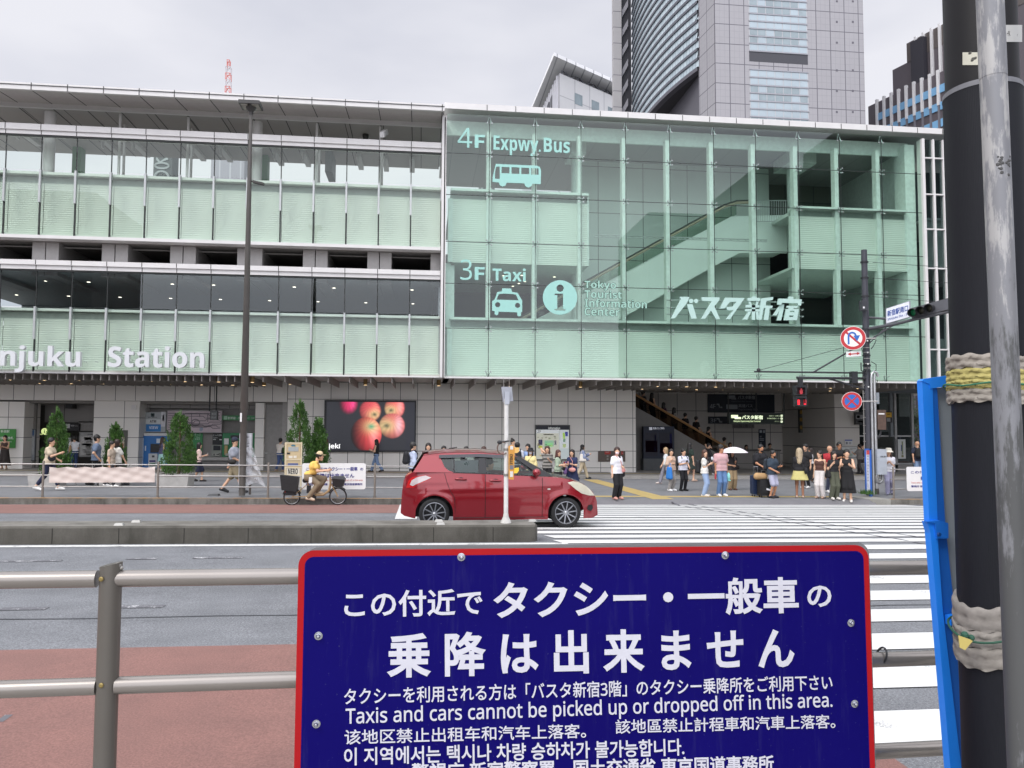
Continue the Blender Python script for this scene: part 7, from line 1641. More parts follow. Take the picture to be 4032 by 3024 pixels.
# lamps
def patch(poly, sd, off, m, name, rings=5, dome=.0):
    b = MB(); n = 40; pts = []
    per = [Vector((p[0], p[1], 0)) for p in poly]; c = sum(per, Vector((0, 0, 0)))/len(per)
    for i in range(n):
        f = i/n*len(per); k = int(f); pts.append(per[k].lerp(per[(k+1) % len(per)], f-k))
    for r in range(rings+1):
        for p in pts: q_ = c.lerp(p, 1-r/(rings+.001)); b.v.append((q_.x, sy(q_.x, q_.y, sd, off+dome*(1-(1-r/rings)**2)), q_.y))
    for r in range(rings):
        for i in range(n): j = (i+1) % n; b.f.append((r*n+i, r*n+j, (r+1)*n+j, (r+1)*n+i)); b.m.append(0)
    return b.build(name, m, car, 180, local=True)
for sd in (-1, 1):
    patch([(-1.875, .79), (-1.83, .93), (-1.76, 1.0), (-1.535, 1.052), (-1.36, .995), (-1.5, .92), (-1.67, .845), (-1.72, .80)], sd, .006, mat('b81f22', .2, var=.02, coat=1.), 'tail_light')
    patch([(-1.80, .85), (-1.765, .94), (-1.66, 1.0), (-1.5, 1.035), (-1.385, .995), (-1.52, .935), (-1.68, .865), (-1.74, .83)], sd, .012, mat('bdb0b0', .15, var=.06, scale=14., coat=1.), 'tail_light_lens')
    patch([(1.31, .888), (1.42, .915), (1.535, .895), (1.70, .815), (1.82, .71), (1.895, .615), (1.76, .625), (1.60, .67), (1.48, .75), (1.38, .83)], sd, .006, mat('c9c4b0', .12, var=.06, scale=8., coat=1.), 'headlight', dome=.012)
    patch([(1.72, .36), (1.75, .43), (1.84, .44), (1.86, .37), (1.82, .31), (1.76, .32)], sd, .006, CBLK, 'fog_light')
    patch([(.895, .765), (.905, .778), (.95, .778), (.965, .765), (.95, .752), (.905, .752)], sd, .008, mat('d5cfc6', .2), 'side_marker')
    b = MB(); b.ell((.665, sd*.955, 1.10), (.085, .09, .075), 14, 8); b.build('mirror', PAINT, car, 60, local=True)
    b = MB(); b.tube([(.64, sd*.80, 1.02), (.66, sd*.92, 1.05)], .03, 8); b.build('mirror_arm', CBLK, car, 60, local=True)
for px_ in (XWR, XWF):
    for sd in (-1, 1):
        w = thing('wheel', None, None, (px_, sd*.70, ZW)); w.parent = car; ax = (0, sd, 0)
        b = MB(); b.lathe([(.215, .10), (.222, .115), (.25, .118), (.285, .108), (.298, .09), (.300, .06), (.300, -.08), (.28, -.1), (.2, -.1)], (0, 0, 0), 40, ax=ax, cap=False); b.build('tyre', RUB, w, 50, local=True)
        b = MB(); b.lathe([(.222, .117), (.212, .119), (.203, .10), (.20, -.06)], (0, 0, 0), 40, ax=ax, cap=False); b.lathe([(.01, .092), (.045, .09), (.05, .08), (.05, .05)], (0, 0, 0), 20, ax=ax, cap=False)
        for k in range(10):
            a = rad(36*k+9); d = Vector((math.cos(a), 0, math.sin(a))); b.bar(d*.04+Vector((0, sd*.082, 0)), d*.207+Vector((0, sd*.098, 0)), .021, .022, (0, 1, 0))
        b.build('rim', RIM, w, 40, local=True)
        b = MB(); b.lathe([(.2, .02), (.01, .021)], (0, 0, 0), 30, ax=ax); b.build('brake_disc', mat('232325', .5, .3), w, local=True)
        b = MB(); b.lathe([(.026, .092), (.02, .1), (.005, .101)], (0, 0, 0), 14, ax=ax); b.build('hub_cap', CHR, w, 60, local=True)
b = MB(); b.tube([(-1.02, 0, 1.54), (-.85, 0, 1.565)], .012, 6); b.build('aerial', CBLK, car, local=True)
# ================================================================ PEOPLE
def field(prims, vox, k=.035, cut=None, pad=.06):
    """smooth union of round cones, turned into one closed surface (surface nets)"""
    P = np.array([p[0] for p in prims], float); Q = np.array([p[1] for p in prims], float); R = np.array([(p[2], p[3]) for p in prims], float)
    lo = np.minimum(P, Q).min(0)-R.max()-pad; hi = np.maximum(P, Q).max(0)+R.max()+pad
    n = np.ceil((hi-lo)/vox).astype(int)+1; ax = [lo[i]+vox*np.arange(n[i]) for i in range(3)]
    F = np.full(n, .25)
    for p, q_, (ra, rb) in zip(P, Q, R):
        m = max(ra, rb)+k+.05; a = np.maximum(((np.minimum(p, q_)-m-lo)/vox).astype(int), 0); z = np.minimum(((np.maximum(p, q_)+m-lo)/vox).astype(int)+2, n)
        s = tuple(slice(a[i], z[i]) for i in range(3)); X, Y, Z = np.meshgrid(*[ax[i][s[i]] for i in range(3)], indexing='ij')
        ba = q_-p; L = max(ba@ba, 1e-9); t = np.clip(((X-p[0])*ba[0]+(Y-p[1])*ba[1]+(Z-p[2])*ba[2])/L, 0, 1)
        d = np.sqrt((X-p[0]-ba[0]*t)**2+(Y-p[1]-ba[1]*t)**2+(Z-p[2]-ba[2]*t)**2)-(ra+(rb-ra)*t)
        f = F[s]; h = np.clip(.5+.5*(f-d)/k, 0, 1); F[s] = f*(1-h)+d*h-k*h*(1-h)
    if cut is not None:
        X, Y, Z = np.meshgrid(*ax, indexing='ij'); F = cut(F, X, Y, Z)
    F[[0, -1]] = .2; F[:, [0, -1]] = .2; F[:, :, [0, -1]] = .2
    S = F < 0; c = tuple(x-1 for x in F.shape); acc = np.zeros(c+(3,)); cnt = np.zeros(c)
    edges = []
    for a in range(3):
        s0 = [slice(None)]*3; s1 = [slice(None)]*3; s0[a] = slice(0, -1); s1[a] = slice(1, None); f0, f1 = F[tuple(s0)], F[tuple(s1)]
        cr_ = (S[tuple(s0)] != S[tuple(s1)]); edges.append(cr_)
        t = np.where(cr_, f0/np.where(f0 == f1, 1, f0-f1), 0); idx = np.indices(cr_.shape).astype(float); idx[a] += t
        o = [i for i in range(3) if i != a]
        for d0 in (0, 1):
            for d1 in (0, 1):
                sl_ = [slice(None)]*3; sl_[o[0]] = slice(d0, d0+c[o[0]]); sl_[o[1]] = slice(d1, d1+c[o[1]]); m = cr_[tuple(sl_)]
                cnt += m
                for i in range(3): acc[..., i] += np.where(m, idx[i][tuple(sl_)], 0)
    on_ = cnt > 0; ids = np.full(c, -1); ids[on_] = np.arange(on_.sum()); V = lo+vox*(acc[on_]/cnt[on_][:, None])
    faces = []
    for a in range(3):
        o = [i for i in range(3) if i != a]; w = np.argwhere(edges[a]); w = w[(w[:, o[0]] > 0) & (w[:, o[1]] > 0) & (w[:, o[0]] < c[o[0]]) & (w[:, o[1]] < c[o[1]])]
        if not len(w): continue
        q4_ = []
        for d0, d1 in ((1, 1), (0, 1), (0, 0), (1, 0)):
            x = w.copy(); x[:, o[0]] -= d0; x[:, o[1]] -= d1; q4_.append(ids[x[:, 0], x[:, 1], x[:, 2]])
        f = np.stack(q4_, 1); ins = S[w[:, 0], w[:, 1], w[:, 2]]; flip = ins if a != 1 else ~ins; f[~flip] = f[~flip][:, ::-1]; faces.append(f)
    return V, np.concatenate(faces)
def skin_mesh(name, prims, m, parent, vox=.018, k=.035, cut=None, extra=None):
    V, Fc = field(prims, vox, k, cut); b = MB(); b.v = [tuple(v) for v in V]; b.f = [tuple(int(i) for i in f) for f in Fc]; b.m = [0]*len(b.f)
    if extra: extra(b)
    return b.build(name, m, parent, 180, local=True)
def ik(a, t, l1, l2, pole):
    a, t, pole = Vector(a), Vector(t), Vector(pole); d = t-a; D = min(d.length, (l1+l2)*.999); d.normalize(); t = a+d*D
    x = (l1*l1-l2*l2+D*D)/(2*D); h = math.sqrt(max(l1*l1-x*x, 0)); p = pole-d*pole.dot(d); p = p.normalized() if p.length > 1e-5 else d.orthogonal().normalized()
    return a+d*x+p*h, t
ARM = {'down': (.215, .03, .80), 'swf': (.20, .24, .86), 'swb': (.21, -.20, .87), 'phone': (.07, .27, 1.14), 'chest': (.05, .21, 1.20), 'pocket': (.20, .05, .92), 'up': (.10, .10, 1.50), 'strap': (.12, .13, 1.28),
       'low': (.13, .26, .97), 'hold': (.08, .24, 1.06), 'ear': (.13, .07, 1.50), 'fold': (-.06, .17, 1.13), 'front': (.12, .36, 1.22), 'hip': (.25, .02, .98)}
SK = ['c99b7d', 'd3a98c', 'b98564', '8a5f46', '6e4630']
FIG = []
def figure(root, s, pose='stand', arms=('down', 'down'), top=None, bottom=None, shoes='e4e2df', hair=('short', '17130f'), skin=1, turn=0., lean=0., hat=None, mask=None, female=False, J=None, glasses=False, beard=False, wide=1.):
    """skeleton in metres for a 1.70 m body, scaled by s; local +y is forward"""
    sh = (.165 if female else .19)*wide; hp = .085
    g = lambda x, y, z: Vector((x, y+lean*max(0, z-.95), z))
    if J is None:
        J = {'pel': g(0, 0, .95), 'che': g(0, .01, 1.26), 'nk': g(0, -.005, 1.43), 'hd': g(0, .02, 1.575)}
        ph = {'stand': ((.0, 0), (.0, 0)), 'rest': ((.03, 0), (-.03, .0)), 'walk': ((.30, 0), (-.33, .07)), 'walk2': ((-.33, .07), (.30, 0)), 'step': ((.16, 0), (-.18, .03))}[pose]
        for sd, (fy, fz) in zip((1, -1), ph):
            n = 'R' if sd > 0 else 'L'; hip = Vector((sd*hp, 0, .92)); an = Vector((sd*(.10 if pose in ('stand', 'rest') else .07), fy-.02, .085+fz))
            kn, an = ik(hip, an, .44, .42, (0, 1, .05)); J['hip'+n], J['kn'+n], J['an'+n] = hip, kn, an
            J['toe'+n] = an+Vector((sd*.02, .165, -.05-fz*.8))
            S_ = g(sd*sh*.97, -.005, 1.365); tg = ARM[arms[0 if sd > 0 else 1]] if isinstance(arms[0 if sd > 0 else 1], str) else arms[0 if sd > 0 else 1]
            tv = Vector((sd*tg[0], tg[1]+lean*max(0, tg[2]-.95), tg[2])); el, wr = ik(S_, tv, .285, .255, (sd*.5, -1, -.4)); J['sh'+n], J['el'+n], J['wr'+n] = S_, el, wr
    for q_ in J: J[q_] = J[q_]*s
    j = lambda n: tuple(J[n])
    up = (J['che']-J['pel']).normalized(); X = Vector((1, 0, 0))
    hd = J['hd']; tr = Matrix.Rotation(rad(turn), 3, 'Z'); fw = tr @ Vector((0, 1, 0)); rt = tr @ Vector((1, 0, 0))
    H_ = lambda x, y, z: hd+(rt*x+fw*y+Vector((0, 0, z)))*s
    def C(a, c, ra, rb=None): return (tuple(a), tuple(c), ra*s, (rb if rb is not None else ra)*s)
    off = lambda n, x, y=0, z=0: J[n]+Vector((x, y, z))*s
    wf = (.93 if female else 1.)*wide
    torso = lambda e=0., w=1.: [C(off('che', -.085*wf), off('che', .085*wf), .105*wf*w+e), C(off('che', -.088*wf, -.005, .07), off('che', .088*wf, -.005, .07), .07*w+e), C(off('che', -.06*wf, 0, -.14), off('che', .06*wf, 0, -.14), .098*wf*w+e), C(off('pel', -.075, 0, .02), off('pel', .075, 0, .02), .108*w+e)]
    sk = mat(SK[skin], .55, var=.04)
    body = torso()+[C(J['nk']-Vector((0, 0, .05*s)), J['nk']+Vector((0, .012, .07))*s, .056, .05), C(H_(0, -.015, .045), H_(0, .0, .03), .088), C(H_(0, .015, -.02), H_(0, .035, -.075), .074, .05)]
    for n in 'RL':
        body += [C(J['sh'+n], J['el'+n], .050, .040), C(J['el'+n], J['wr'+n], .038, .026), C(J['hip'+n], J['kn'+n], .088, .057), C(J['kn'+n], J['an'+n], .055, .036), C(J['an'+n], J['toe'+n], .036, .028), C(J['an'+n], J['an'+n]+Vector((0, -.045, -.045))*s, .034, .03)]
        hv = (J['wr'+n]-J['el'+n]).normalized(); body.append(C(J['wr'+n], J['wr'+n]+hv*.065*s, .028, .031))
    def extra(b):
        for n in 'RL':
            sd = 1 if n == 'R' else -1
            hv = (J['wr'+n]-J['el'+n]).normalized(); sv = hv.cross(Vector((sd, .2, 0))); sv = (sv if sv.length > .1 else hv.orthogonal()).normalized(); cv = sv.cross(hv)*sd
            if cv.z < 0 and hv.z > -.5: cv = -cv
            p0 = J['wr'+n]+hv*.075*s
            for i, L in enumerate((.062, .073, .068, .052)):
                a = p0+sv*(.0225-.015*i)*s; m_ = a+(hv*.8+cv*.25).normalized()*L*.5*s; e = m_+(hv*.45+cv*.8).normalized()*L*.5*s; b.tube([a-hv*.02*s, m_, e], [.0085*s, .008*s, .0055*s], 5)
            a = J['wr'+n]+(hv*.03+sv*.024)*s; m_ = a+(hv*.5+sv*.8).normalized()*.032*s; b.tube([a, m_, m_+(hv*.9+cv*.3).normalized()*.03*s], [.011*s, .0095*s, .006*s], 5)
        b.ell(H_(0, .092, -.012), (.012*s, .016*s, .018*s), 6, 5)
        for sx in (-1, 1): b.ell(H_(sx*.088, -.01, -.005), (.012*s, .02*s, .03*s), 6, 5); b.ell(H_(sx*.033, .073, .018), (.013*s, .010*s, .007*s), 6, 4, 1); b.ell(H_(sx*.034, .077, .042), (.02*s, .008*s, .004*s), 6, 4, 1)
        b.ell(H_(0, .082, -.058), (.022*s, .010*s, .006*s), 6, 4, 2)
    skin_mesh('body', body, [sk, mat('1d1613', .5, var=0), mat('8f4a42', .5, var=0)], root, .0185*s, .03*s, None, extra)
    # garments
    if top:
        kind, col = top[0], top[1]; e = top[2] if len(top) > 2 else .014
        pr = torso(e, 1.)
        zc = J['nk'].z+(.008 if kind != 'tank' else -.10)*s; hem = (J['pel'].z-(.10 if kind not in ('crop', 'tank') else -.04)*s) if kind != 'dress' else 0
        if kind != 'dress': pr += [C(off('pel', -.08, 0, -.12), off('pel', .08, 0, -.12), .118+e)]
        for n in 'RL':
            sl_ = {'tee': .62, 'blouse': .9, 'long': 2., 'tank': 0, 'crop': .55, 'dress': 0, 'sless': 0, 'dresst': .6}.get(kind, .6)
            if sl_ == 0: pr.append(C(J['nk'].lerp(J['sh'+n], .45)-Vector((0, 0, .03*s)), J['nk'].lerp(J['sh'+n], .8)-Vector((0, 0, .03*s)), .055 if kind != 'tank' else .03)); continue
            pr.append(C(J['nk'].lerp(J['sh'+n], .3)-Vector((0, 0, .035*s)), J['sh'+n]-Vector((0, 0, .012*s)), .052+e*.4, .046+e*.5))
            el = J['sh'+n].lerp(J['el'+n], min(sl_, 1)); pr.append(C(J['sh'+n]-Vector((0, 0, .015*s)), el, .047+e*.6, .052+e))
            if sl_ > 1: pr.append(C(J['el'+n], J['el'+n].lerp(J['wr'+n], .95), .054+e, .036+e))
        fx = J['nk'].y
        def cut(F, X_, Y_, Z_):
            F = np.maximum(F, hem-Z_); 
            return np.maximum(F, Z_-zc-.35*np.abs(X_)*(kind == 'tank'))
        m = mat(col, .85, var=.07, scale=9., bump=.25) if not isinstance(col, bpy.types.Material) else col
        skin_mesh({'dress': 'dress_top', 'dresst': 'dress_top'}.get(kind, 'shirt'), pr, m, root, .0195*s, .03*s, cut)
    if bottom:
        kind, col = bottom[0], bottom[1]; w = bottom[2] if len(bottom) > 2 else 1.; hemz = bottom[3] if len(bottom) > 3 else None
        m = mat(col, .85, var=.08, scale=8., bump=.25); zt = J['pel'].z+.055*s
        if kind in ('pants', 'shorts'):
            pr = [C(off('pel', -.075, 0, .03), off('pel', .075, 0, .03), .118), C(off('pel', -.08, -.01, -.05), off('pel', .08, -.01, -.05), .115)]
            f = {'pants': .97, 'shorts': 0.}[kind]
            for n in 'RL':
                if kind == 'shorts': pr.append(C(J['hip'+n], J['hip'+n].lerp(J['kn'+n], .95), .098*w, .088*w)); continue
                ae = J['kn'+n].lerp(J['an'+n], hemz if hemz else .97); pr += [C(J['hip'+n], J['kn'+n], .099*w, .075*w), C(J['kn'+n], ae, .074*w, .058*w*w)]
            skin_mesh('trousers' if kind == 'pants' else 'shorts', pr, m, root, .0195*s, .022*s, lambda F, X_, Y_, Z_: np.maximum(F, Z_-zt))
        else:
            hz = (hemz if hemz is not None else .5)*s; wv = .16*w; mid = (J['anR']+J['anL'])/2; py_ = J['pel'].y
            pr = []
            for sx in (-1, 0, 1):
                pr.append((tuple(off('pel', sx*.07, 0, .03)), (sx*(.07+.05*w)*s, py_+(mid.y-py_)*.25, hz-.03), .115*s, wv*s*.95))
            for n in 'RL': pr.append(C(J['hip'+n], J['kn'+n], .10))
            skin_mesh('skirt', pr, m, root, .021*s, .03*s, lambda F, X_, Y_, Z_: np.maximum(np.maximum(F, Z_-zt), hz-Z_))
    if shoes:
        for n in 'RL':
          pr = [C(J['an'+n]+Vector((0, -.05, -.04))*s, J['toe'+n]+Vector((0, .0, .0)), .046, .036), C(J['an'+n]+Vector((0, .03, -.02))*s, J['toe'+n], .046, .036)]
          skin_mesh('shoe', pr, mat(shoes, .6, var=.05), root, .016*s, .02*s, lambda F, X_, Y_, Z_: np.maximum(F, .004-Z_) if J['anR'].z < .2 else F)
    if hair and hair[0] != 'bald':
        kind, col = hair; pr = [C(H_(0, -.018, .060), H_(0, -.006, .052), .103, .100)]
        if kind in ('short', 'cap'): pr += [C(H_(0, -.045, .01), H_(0, -.05, -.03), .078, .055)]+[C(H_(x_, -.022, .03), H_(x_*1.05, -.022, -.012), .042, .034) for x_ in (-.06, .06)]
        if kind in ('pony', 'bun'): pr += [C(H_(x_, -.03, .03), H_(x_*1.05, -.03, -.02), .042, .034) for x_ in (-.06, .06)]
        if kind == 'mop': pr += [C(H_(0, -.03, .02), H_(0, -.03, -.02), .088, .07), C(H_(-.04, .05, .06), H_(.04, .05, .06), .045)]
        if kind in ('bob', 'bang'): pr += [C(H_(-.07, -.015, .02), H_(-.075, -.01, -.11), .045, .04), C(H_(.07, -.015, .02), H_(.075, -.01, -.11), .045, .04), C(H_(0, -.05, 0), H_(0, -.055, -.12), .08, .065)]
        if kind in ('long', 'bang2'):
            L_ = -.34; pr += [C(H_(-.068, -.02, .02), H_(-.085, .02, -.20), .045, .035), C(H_(.068, -.02, .02), H_(.085, .02, -.20), .045, .035), C(H_(0, -.05, 0), H_(0, -.095, L_), .085, .07), C(H_(-.05, -.06, -.1), H_(-.07, -.09, L_), .05, .035), C(H_(.05, -.06, -.1), H_(.07, -.09, L_), .05, .035)]
        if kind == 'pony': pr += [C(H_(0, -.10, .03), H_(0, -.15, -.2), .035, .025), C(H_(0, -.04, 0), H_(0, -.05, -.04), .078, .055)]
        if kind == 'bun': pr += [C(H_(0, -.05, .15), H_(0, -.06, .16), .045), C(H_(0, -.04, 0), H_(0, -.05, -.04), .078, .055)]
        if kind in ('bang', 'bang2', 'mop'): pr += [C(H_(-.045, .055, .065), H_(.045, .055, .065), .032)]
        fc = H_(0, .115, -.035); f2 = H_(0, .10, -.09)
        def cut(F, X_, Y_, Z_):
            d = np.sqrt(((X_-fc.x)/1.)**2+((Y_-fc.y)/1.)**2+((Z_-fc.z)/1.25)**2)-.088*s; d2 = np.sqrt((X_-f2.x)**2+(Y_-f2.y)**2+(Z_-f2.z)**2)-.07*s
            return np.maximum(np.maximum(F, -d), -d2)
        skin_mesh('hair', pr, mat(col, .5, var=.18, scale=30., bump=.3), root, .0135*s, .02*s, cut)
    if hat:
        kind, col = hat; m = mat(col, .8, var=.05)
        if kind == 'cap': pr = [C(H_(0, -.015, .075), H_(0, -.01, .065), .102, .10)]; skin_mesh('cap', pr, m, root, .014*s, .02*s, lambda F, X_, Y_, Z_: np.maximum(F, hd.z+.045*s-Z_), lambda b: b.prism([H_(x, y, .05) for x, y in ((-.085, .05), (-.07, .13), (-.035, .175), (.035, .175), (.07, .13), (.085, .05))], (0, 0, .012*s)))
        if kind == 'bucket':
            b = MB(); b.lathe([(.17*s, 0), (.115*s, .055*s), (.105*s, .09*s), (.098*s, .14*s), (.06*s, .158*s), (.01*s, .16*s)], H_(0, -.01, .02), 20, cap=False); b.build('bucket_hat', m, root, 50, local=True)
        if kind == 'hood':
            pr = [C(H_(0, -.02, .05), H_(0, -.01, .03), .108, .105), C(H_(0, -.03, -.06), H_(0, -.04, -.14), .09, .10)]; fc = H_(0, .125, -.02)
            skin_mesh('hood', pr, m, root, .015*s, .03*s, lambda F, X_, Y_, Z_: np.maximum(F, -(np.sqrt((X_-fc.x)**2+(Y_-fc.y)**2+((Z_-fc.z)/1.2)**2)-.09*s)))
    if mask: MB().ell(H_(0, .062, -.045), (.062*s, .046*s, .048*s), 12, 8).build('face_mask', mat(mask, .8), root, 180, local=True)
    if beard: MB().ell(H_(0, .046, -.078), (.055*s, .045*s, .042*s), 10, 7).build('beard', mat('1d1613', .7, var=.2, scale=40.), root, 180, local=True)
    if glasses:
        b = MB()
        for sx in (-1, 1): b.ell(H_(sx*.036, .088, .018), (.026*s, .008*s, .018*s), 8, 5)
        b.tube([H_(-.085, .0, .02), H_(-.06, .088, .022), H_(.06, .088, .022), H_(.085, .0, .02)], .004*s, 4); b.build('glasses', mat('1a1a1c', .3), root, local=True)
    return J
PPL = {}
def person(key, px, foot, head, label, Y=None, rz=0., z=None, s=None, group='people on the far pavement', **kw):
    if Y is None: c = gp(px, foot); Y = c.y; c = Vector((c.x, Y, gz(c.x, Y)))
    else:
        X_ = at(px, head+60, Y).x; c = Vector((X_, Y, gz(X_, Y)+(.08 if Y > 33.62 else 0) if z is None else z))
    if s is None: s = max(.86, min(1.10, (at(px, head, Y).z-c.z)/1.70))
    r = thing('person', label, 'person', c, group, rad(rz)); figure(r, s, **kw); PPL[key] = (r, s); return r
def carry(key, name, label, cat, parts, group=None):
    """a thing worn or held by a person: shapes in that person's frame, origin kept at the person's feet"""
    r, s = PPL[key]; t = thing(name, label, cat, r.location, group, r.rotation_euler.z)
    for nm, m, fn in parts: b = MB(); fn(b, s); b.build(nm, m, t, 50, local=True)
    return t
def P_(pts, s): return [(x*s, y*s, z*s) for x, y, z in pts]
def pack(key, col, label, name='backpack', w=.15, z0=.98, z1=1.42, y=-.22):
    m = mat(col, .8, var=.08, bump=.2)
    def bag(b, s):
        V, Fc = field([((-w*.5*s, y*s, (z0+.1)*s), (-w*.5*s, y*s, (z1-.1)*s), .085*s, .075*s), ((w*.5*s, y*s, (z0+.1)*s), (w*.5*s, y*s, (z1-.1)*s), .085*s, .075*s), ((0, (y-.03)*s, (z0+.1)*s), (0, (y-.01)*s, (z1-.08)*s), .1*s, .08*s)], .018, .04); b.add(V, [tuple(int(i) for i in f) for f in Fc])
    def st_(b, s):
        for sx in (-1, 1): b.tube(P_([(sx*.10, -.13, 1.40), (sx*.125, 0.0, 1.465), (sx*.13, .13, 1.36), (sx*.14, .12, 1.18), (sx*.14, -.05, 1.08)], s), .018*s, 6)
    return carry(key, name, label, 'bag', [('bag', m, bag), ('strap', m, st_)])
def tote(key, col, label, side=1, z=.62, h=.34, w=.30, y=.05, x=.24, strapz=None, name='tote_bag'):
    m = mat(col, .8, var=.08, bump=.2)
    def bag(b, s):
        V, Fc = field([((side*x*s, (y+k_*w*.32)*s, (z+.08)*s), (side*x*s, (y+k_*w*.27)*s, (z+h*.9)*s), .07*s, .045*s) for k_ in (-1, 0, 1)], .016, .06); b.add(V, [tuple(int(i) for i in f) for f in Fc])
    def st_(b, s):
        zt = strapz or z+h+.28
        for dy in (-.07, .07): b.tube(P_([(side*x, y+dy*1.3, z+h*.95), (side*(x-.04 if strapz else x-.02), y+dy*.4, zt)], s), .011*s, 5)
    return carry(key, name, label, 'bag', [('bag', m, bag), ('handle', m, st_)])
def cross(key, col, label, side=-1, z=.95, y=.1, x=.2, r=.09, front=False):
    m = mat(col, .75, var=.06)
    def bag(b, s): b.ell((side*x*s, y*s, z*s), (.06*s if not front else .15*s, .13*s if not front else .06*s, r*s), 14, 9)
    def st_(b, s): b.tube(P_([(side*x, y, z+.05), (side*.06, .14, 1.25), (-side*.10, .06, 1.46), (-side*.08, -.10, 1.42), (side*.1, -.14, 1.15), (side*(x-.02), y-.1, z+.06)], s), .012*s, 6)
    return carry(key, 'shoulder_bag', label, 'bag', [('bag', m, bag), ('strap', m, st_)])
def phone(key, side, label, col='1b1c20', at_=None):
    r, s = PPL[key]; a = at_ or (side*.05, .33, 1.20)
    return carry(key, 'phone', label, 'phone', [('phone', mat(col, .3), lambda b, s: b.bar((a[0]*s, a[1]*s, (a[2]-.06)*s), (a[0]*s, (a[1]+.04)*s, (a[2]+.06)*s), .07*s, .012*s, (0, 1, 0)))])
def tee_mat(name, a, c, per=.045, duty=.3):
    q = NT(name); P, X, Y, Z = q.obj(); q.col(q.mix(q.math('LESS_THAN', q.math('FRACT', q.math('DIVIDE', Z, per)), duty), c4(a), c4(c))); q.b.inputs['Roughness'].default_value = .9; return q.m
R, L, F, B = -90, 90, 180, 0       # facing: right, left, towards the road, towards the building
# -- left stretch
person('A1', 18, 1861, 1731, 'person in a long dark brown dress standing by the green wall sign with a phone', Y=35.9, rz=F, arms=('phone', 'phone'), top=('tank', '4a3a33'), bottom=('skirt', '2b2523', 1.2, .2), shoes='c9b6a2', hair=('bob', '1c1512'), female=True)
person('A2', 190, 1933, 1726, 'walking person in a beige tee and rolled navy trousers, looking down at a phone', rz=R, pose='walk2', arms=('front', 'low'), top=('tee', 'c4b59d', .03), bottom=('pants', '232842', 1.05, .72), shoes='e6e4df', hair=('short', '15110e'), turn=0, lean=.05)
cross('A2', '1c1d22', 'black crossbody bag worn by the walker in the beige tee', side=1, x=.16, y=.14, z=1.07, r=.11)
person('A3', 292, 1870, 1721, 'person in a white tee and jeans at the wall map inside the entrance', Y=36.2, rz=20, arms=('chest', 'down'), top=('tee', 'd8d9dc'), bottom=('pants', '26395c'), shoes='2b2b2d', hair=('short', '17130f'))
tote('A3', 'a3855f', 'tan tote bag on the shoulder of the person at the wall map', side=-1, z=.88, h=.36, w=.34, y=-.1, x=.18, strapz=1.44)
person('A4', 374, 1912, 1714, 'person in a slate blue polo shirt and black trousers, hand in pocket, passing the pillar', rz=-60, pose='step', arms=('pocket', 'down'), top=('tee', '5d6b80', .03), bottom=('pants', '1d1d20'), hair=('mop', '120f0d'), shoes='1e1e20', wide=1.05)
person('A5', 456, 1914, 1732, 'person with brown hair in a cream tee walking with a black backpack', rz=-40, pose='walk', arms=('swf', 'swb'), top=('tee', 'd6d2ca', .03), bottom=('pants', '24242a'), shoes='26262a', hair=('bob', '2c1a14'), female=True)
pack('A5', '1d1f26', 'black backpack on the person in the cream tee', w=.13)
person('A6', 438, 1908, 1738, 'dark haired person half hidden behind the backpack wearer', rz=R, Y=28.0, pose='step', top=('tee', 'b9a794'), bottom=('pants', '2f2f33'), hair=('short', '1b1512'))
person('A7', 638, 1870, 1738, 'person in a dark floral sleeveless top and mint skirt at the blue cash machine', Y=35.6, rz=-50, arms=('hold', 'down'), top=('sless', tee_mat('floral', '2e3558', '6b6a86', .05, .6), .03), bottom=('skirt', 'a9d3cf', 1.2, .25), shoes='d8d8d6', hair=('long', '3b231a'), female=True)
person('A8', 149, 1862, 1744, 'dark silhouette of a person inside the station entrance', Y=38.5, rz=F, top=('long', '2b2725'), bottom=('pants', '1f1d1c'), hair=('short', '120f0d'), shoes='1a1a1a')
person('B1', 780, 1896, 1744, 'person in a pale pink blouse and long navy skirt reading a phone', rz=-70, pose='step', arms=('phone', 'phone'), top=('blouse', 'd9bdb2'), bottom=('skirt', '1d2338', .75, .42), shoes='26201d', hair=('bob', '15110f'), female=True)
phone('B1', 1, 'white phone in the hands of the person in the navy skirt', 'cfcdc8'); cross('B1', '17171b', 'small black bag at the side of the person in the navy skirt', side=1, z=.82, x=.17, y=.02, r=.06)
person('B2', 918, 1942, 1726, 'stout person in a grey tee, dark cap and khaki shorts walking behind the notice stand', rz=R, pose='walk', arms=('low', 'swb'), top=('tee', '9498a2', .04), bottom=('shorts', '8d8168', 1.15), shoes='232326', hair=('short', '17130f'), hat=('cap', '1d2436'), wide=1.15, turn=-25)
cross('B2', '23211f', 'dark bag strapped across the person in the grey tee', side=1, x=.24, z=.98, y=.0, r=.08)
person('B3', 1103, 1861, 1729, 'person in a white tee and jeans with a big black bag beside the service door', Y=35.7, rz=-30, pose='step', arms=('strap', 'chest'), top=('tee', 'd5cdc4'), bottom=('pants', '41557f'), shoes='b59e88', hair=('short', '14110f'))
tote('B3', '1d1d1f', 'large black shoulder bag beside the grey service door', side=1, z=.92, h=.30, w=.36, x=.2, y=.05, strapz=1.42)
person('B4', 1283, 1864, 1738, 'long haired person in a cream blouse partly hidden by the narrow conifer', Y=34.6, rz=L, arms=('hold', 'down'), top=('blouse', 'cabfb0'), bottom=('skirt', 'c0b6a8', 1., .35), hair=('long', '4a2c22'), shoes='8f7f72', female=True)
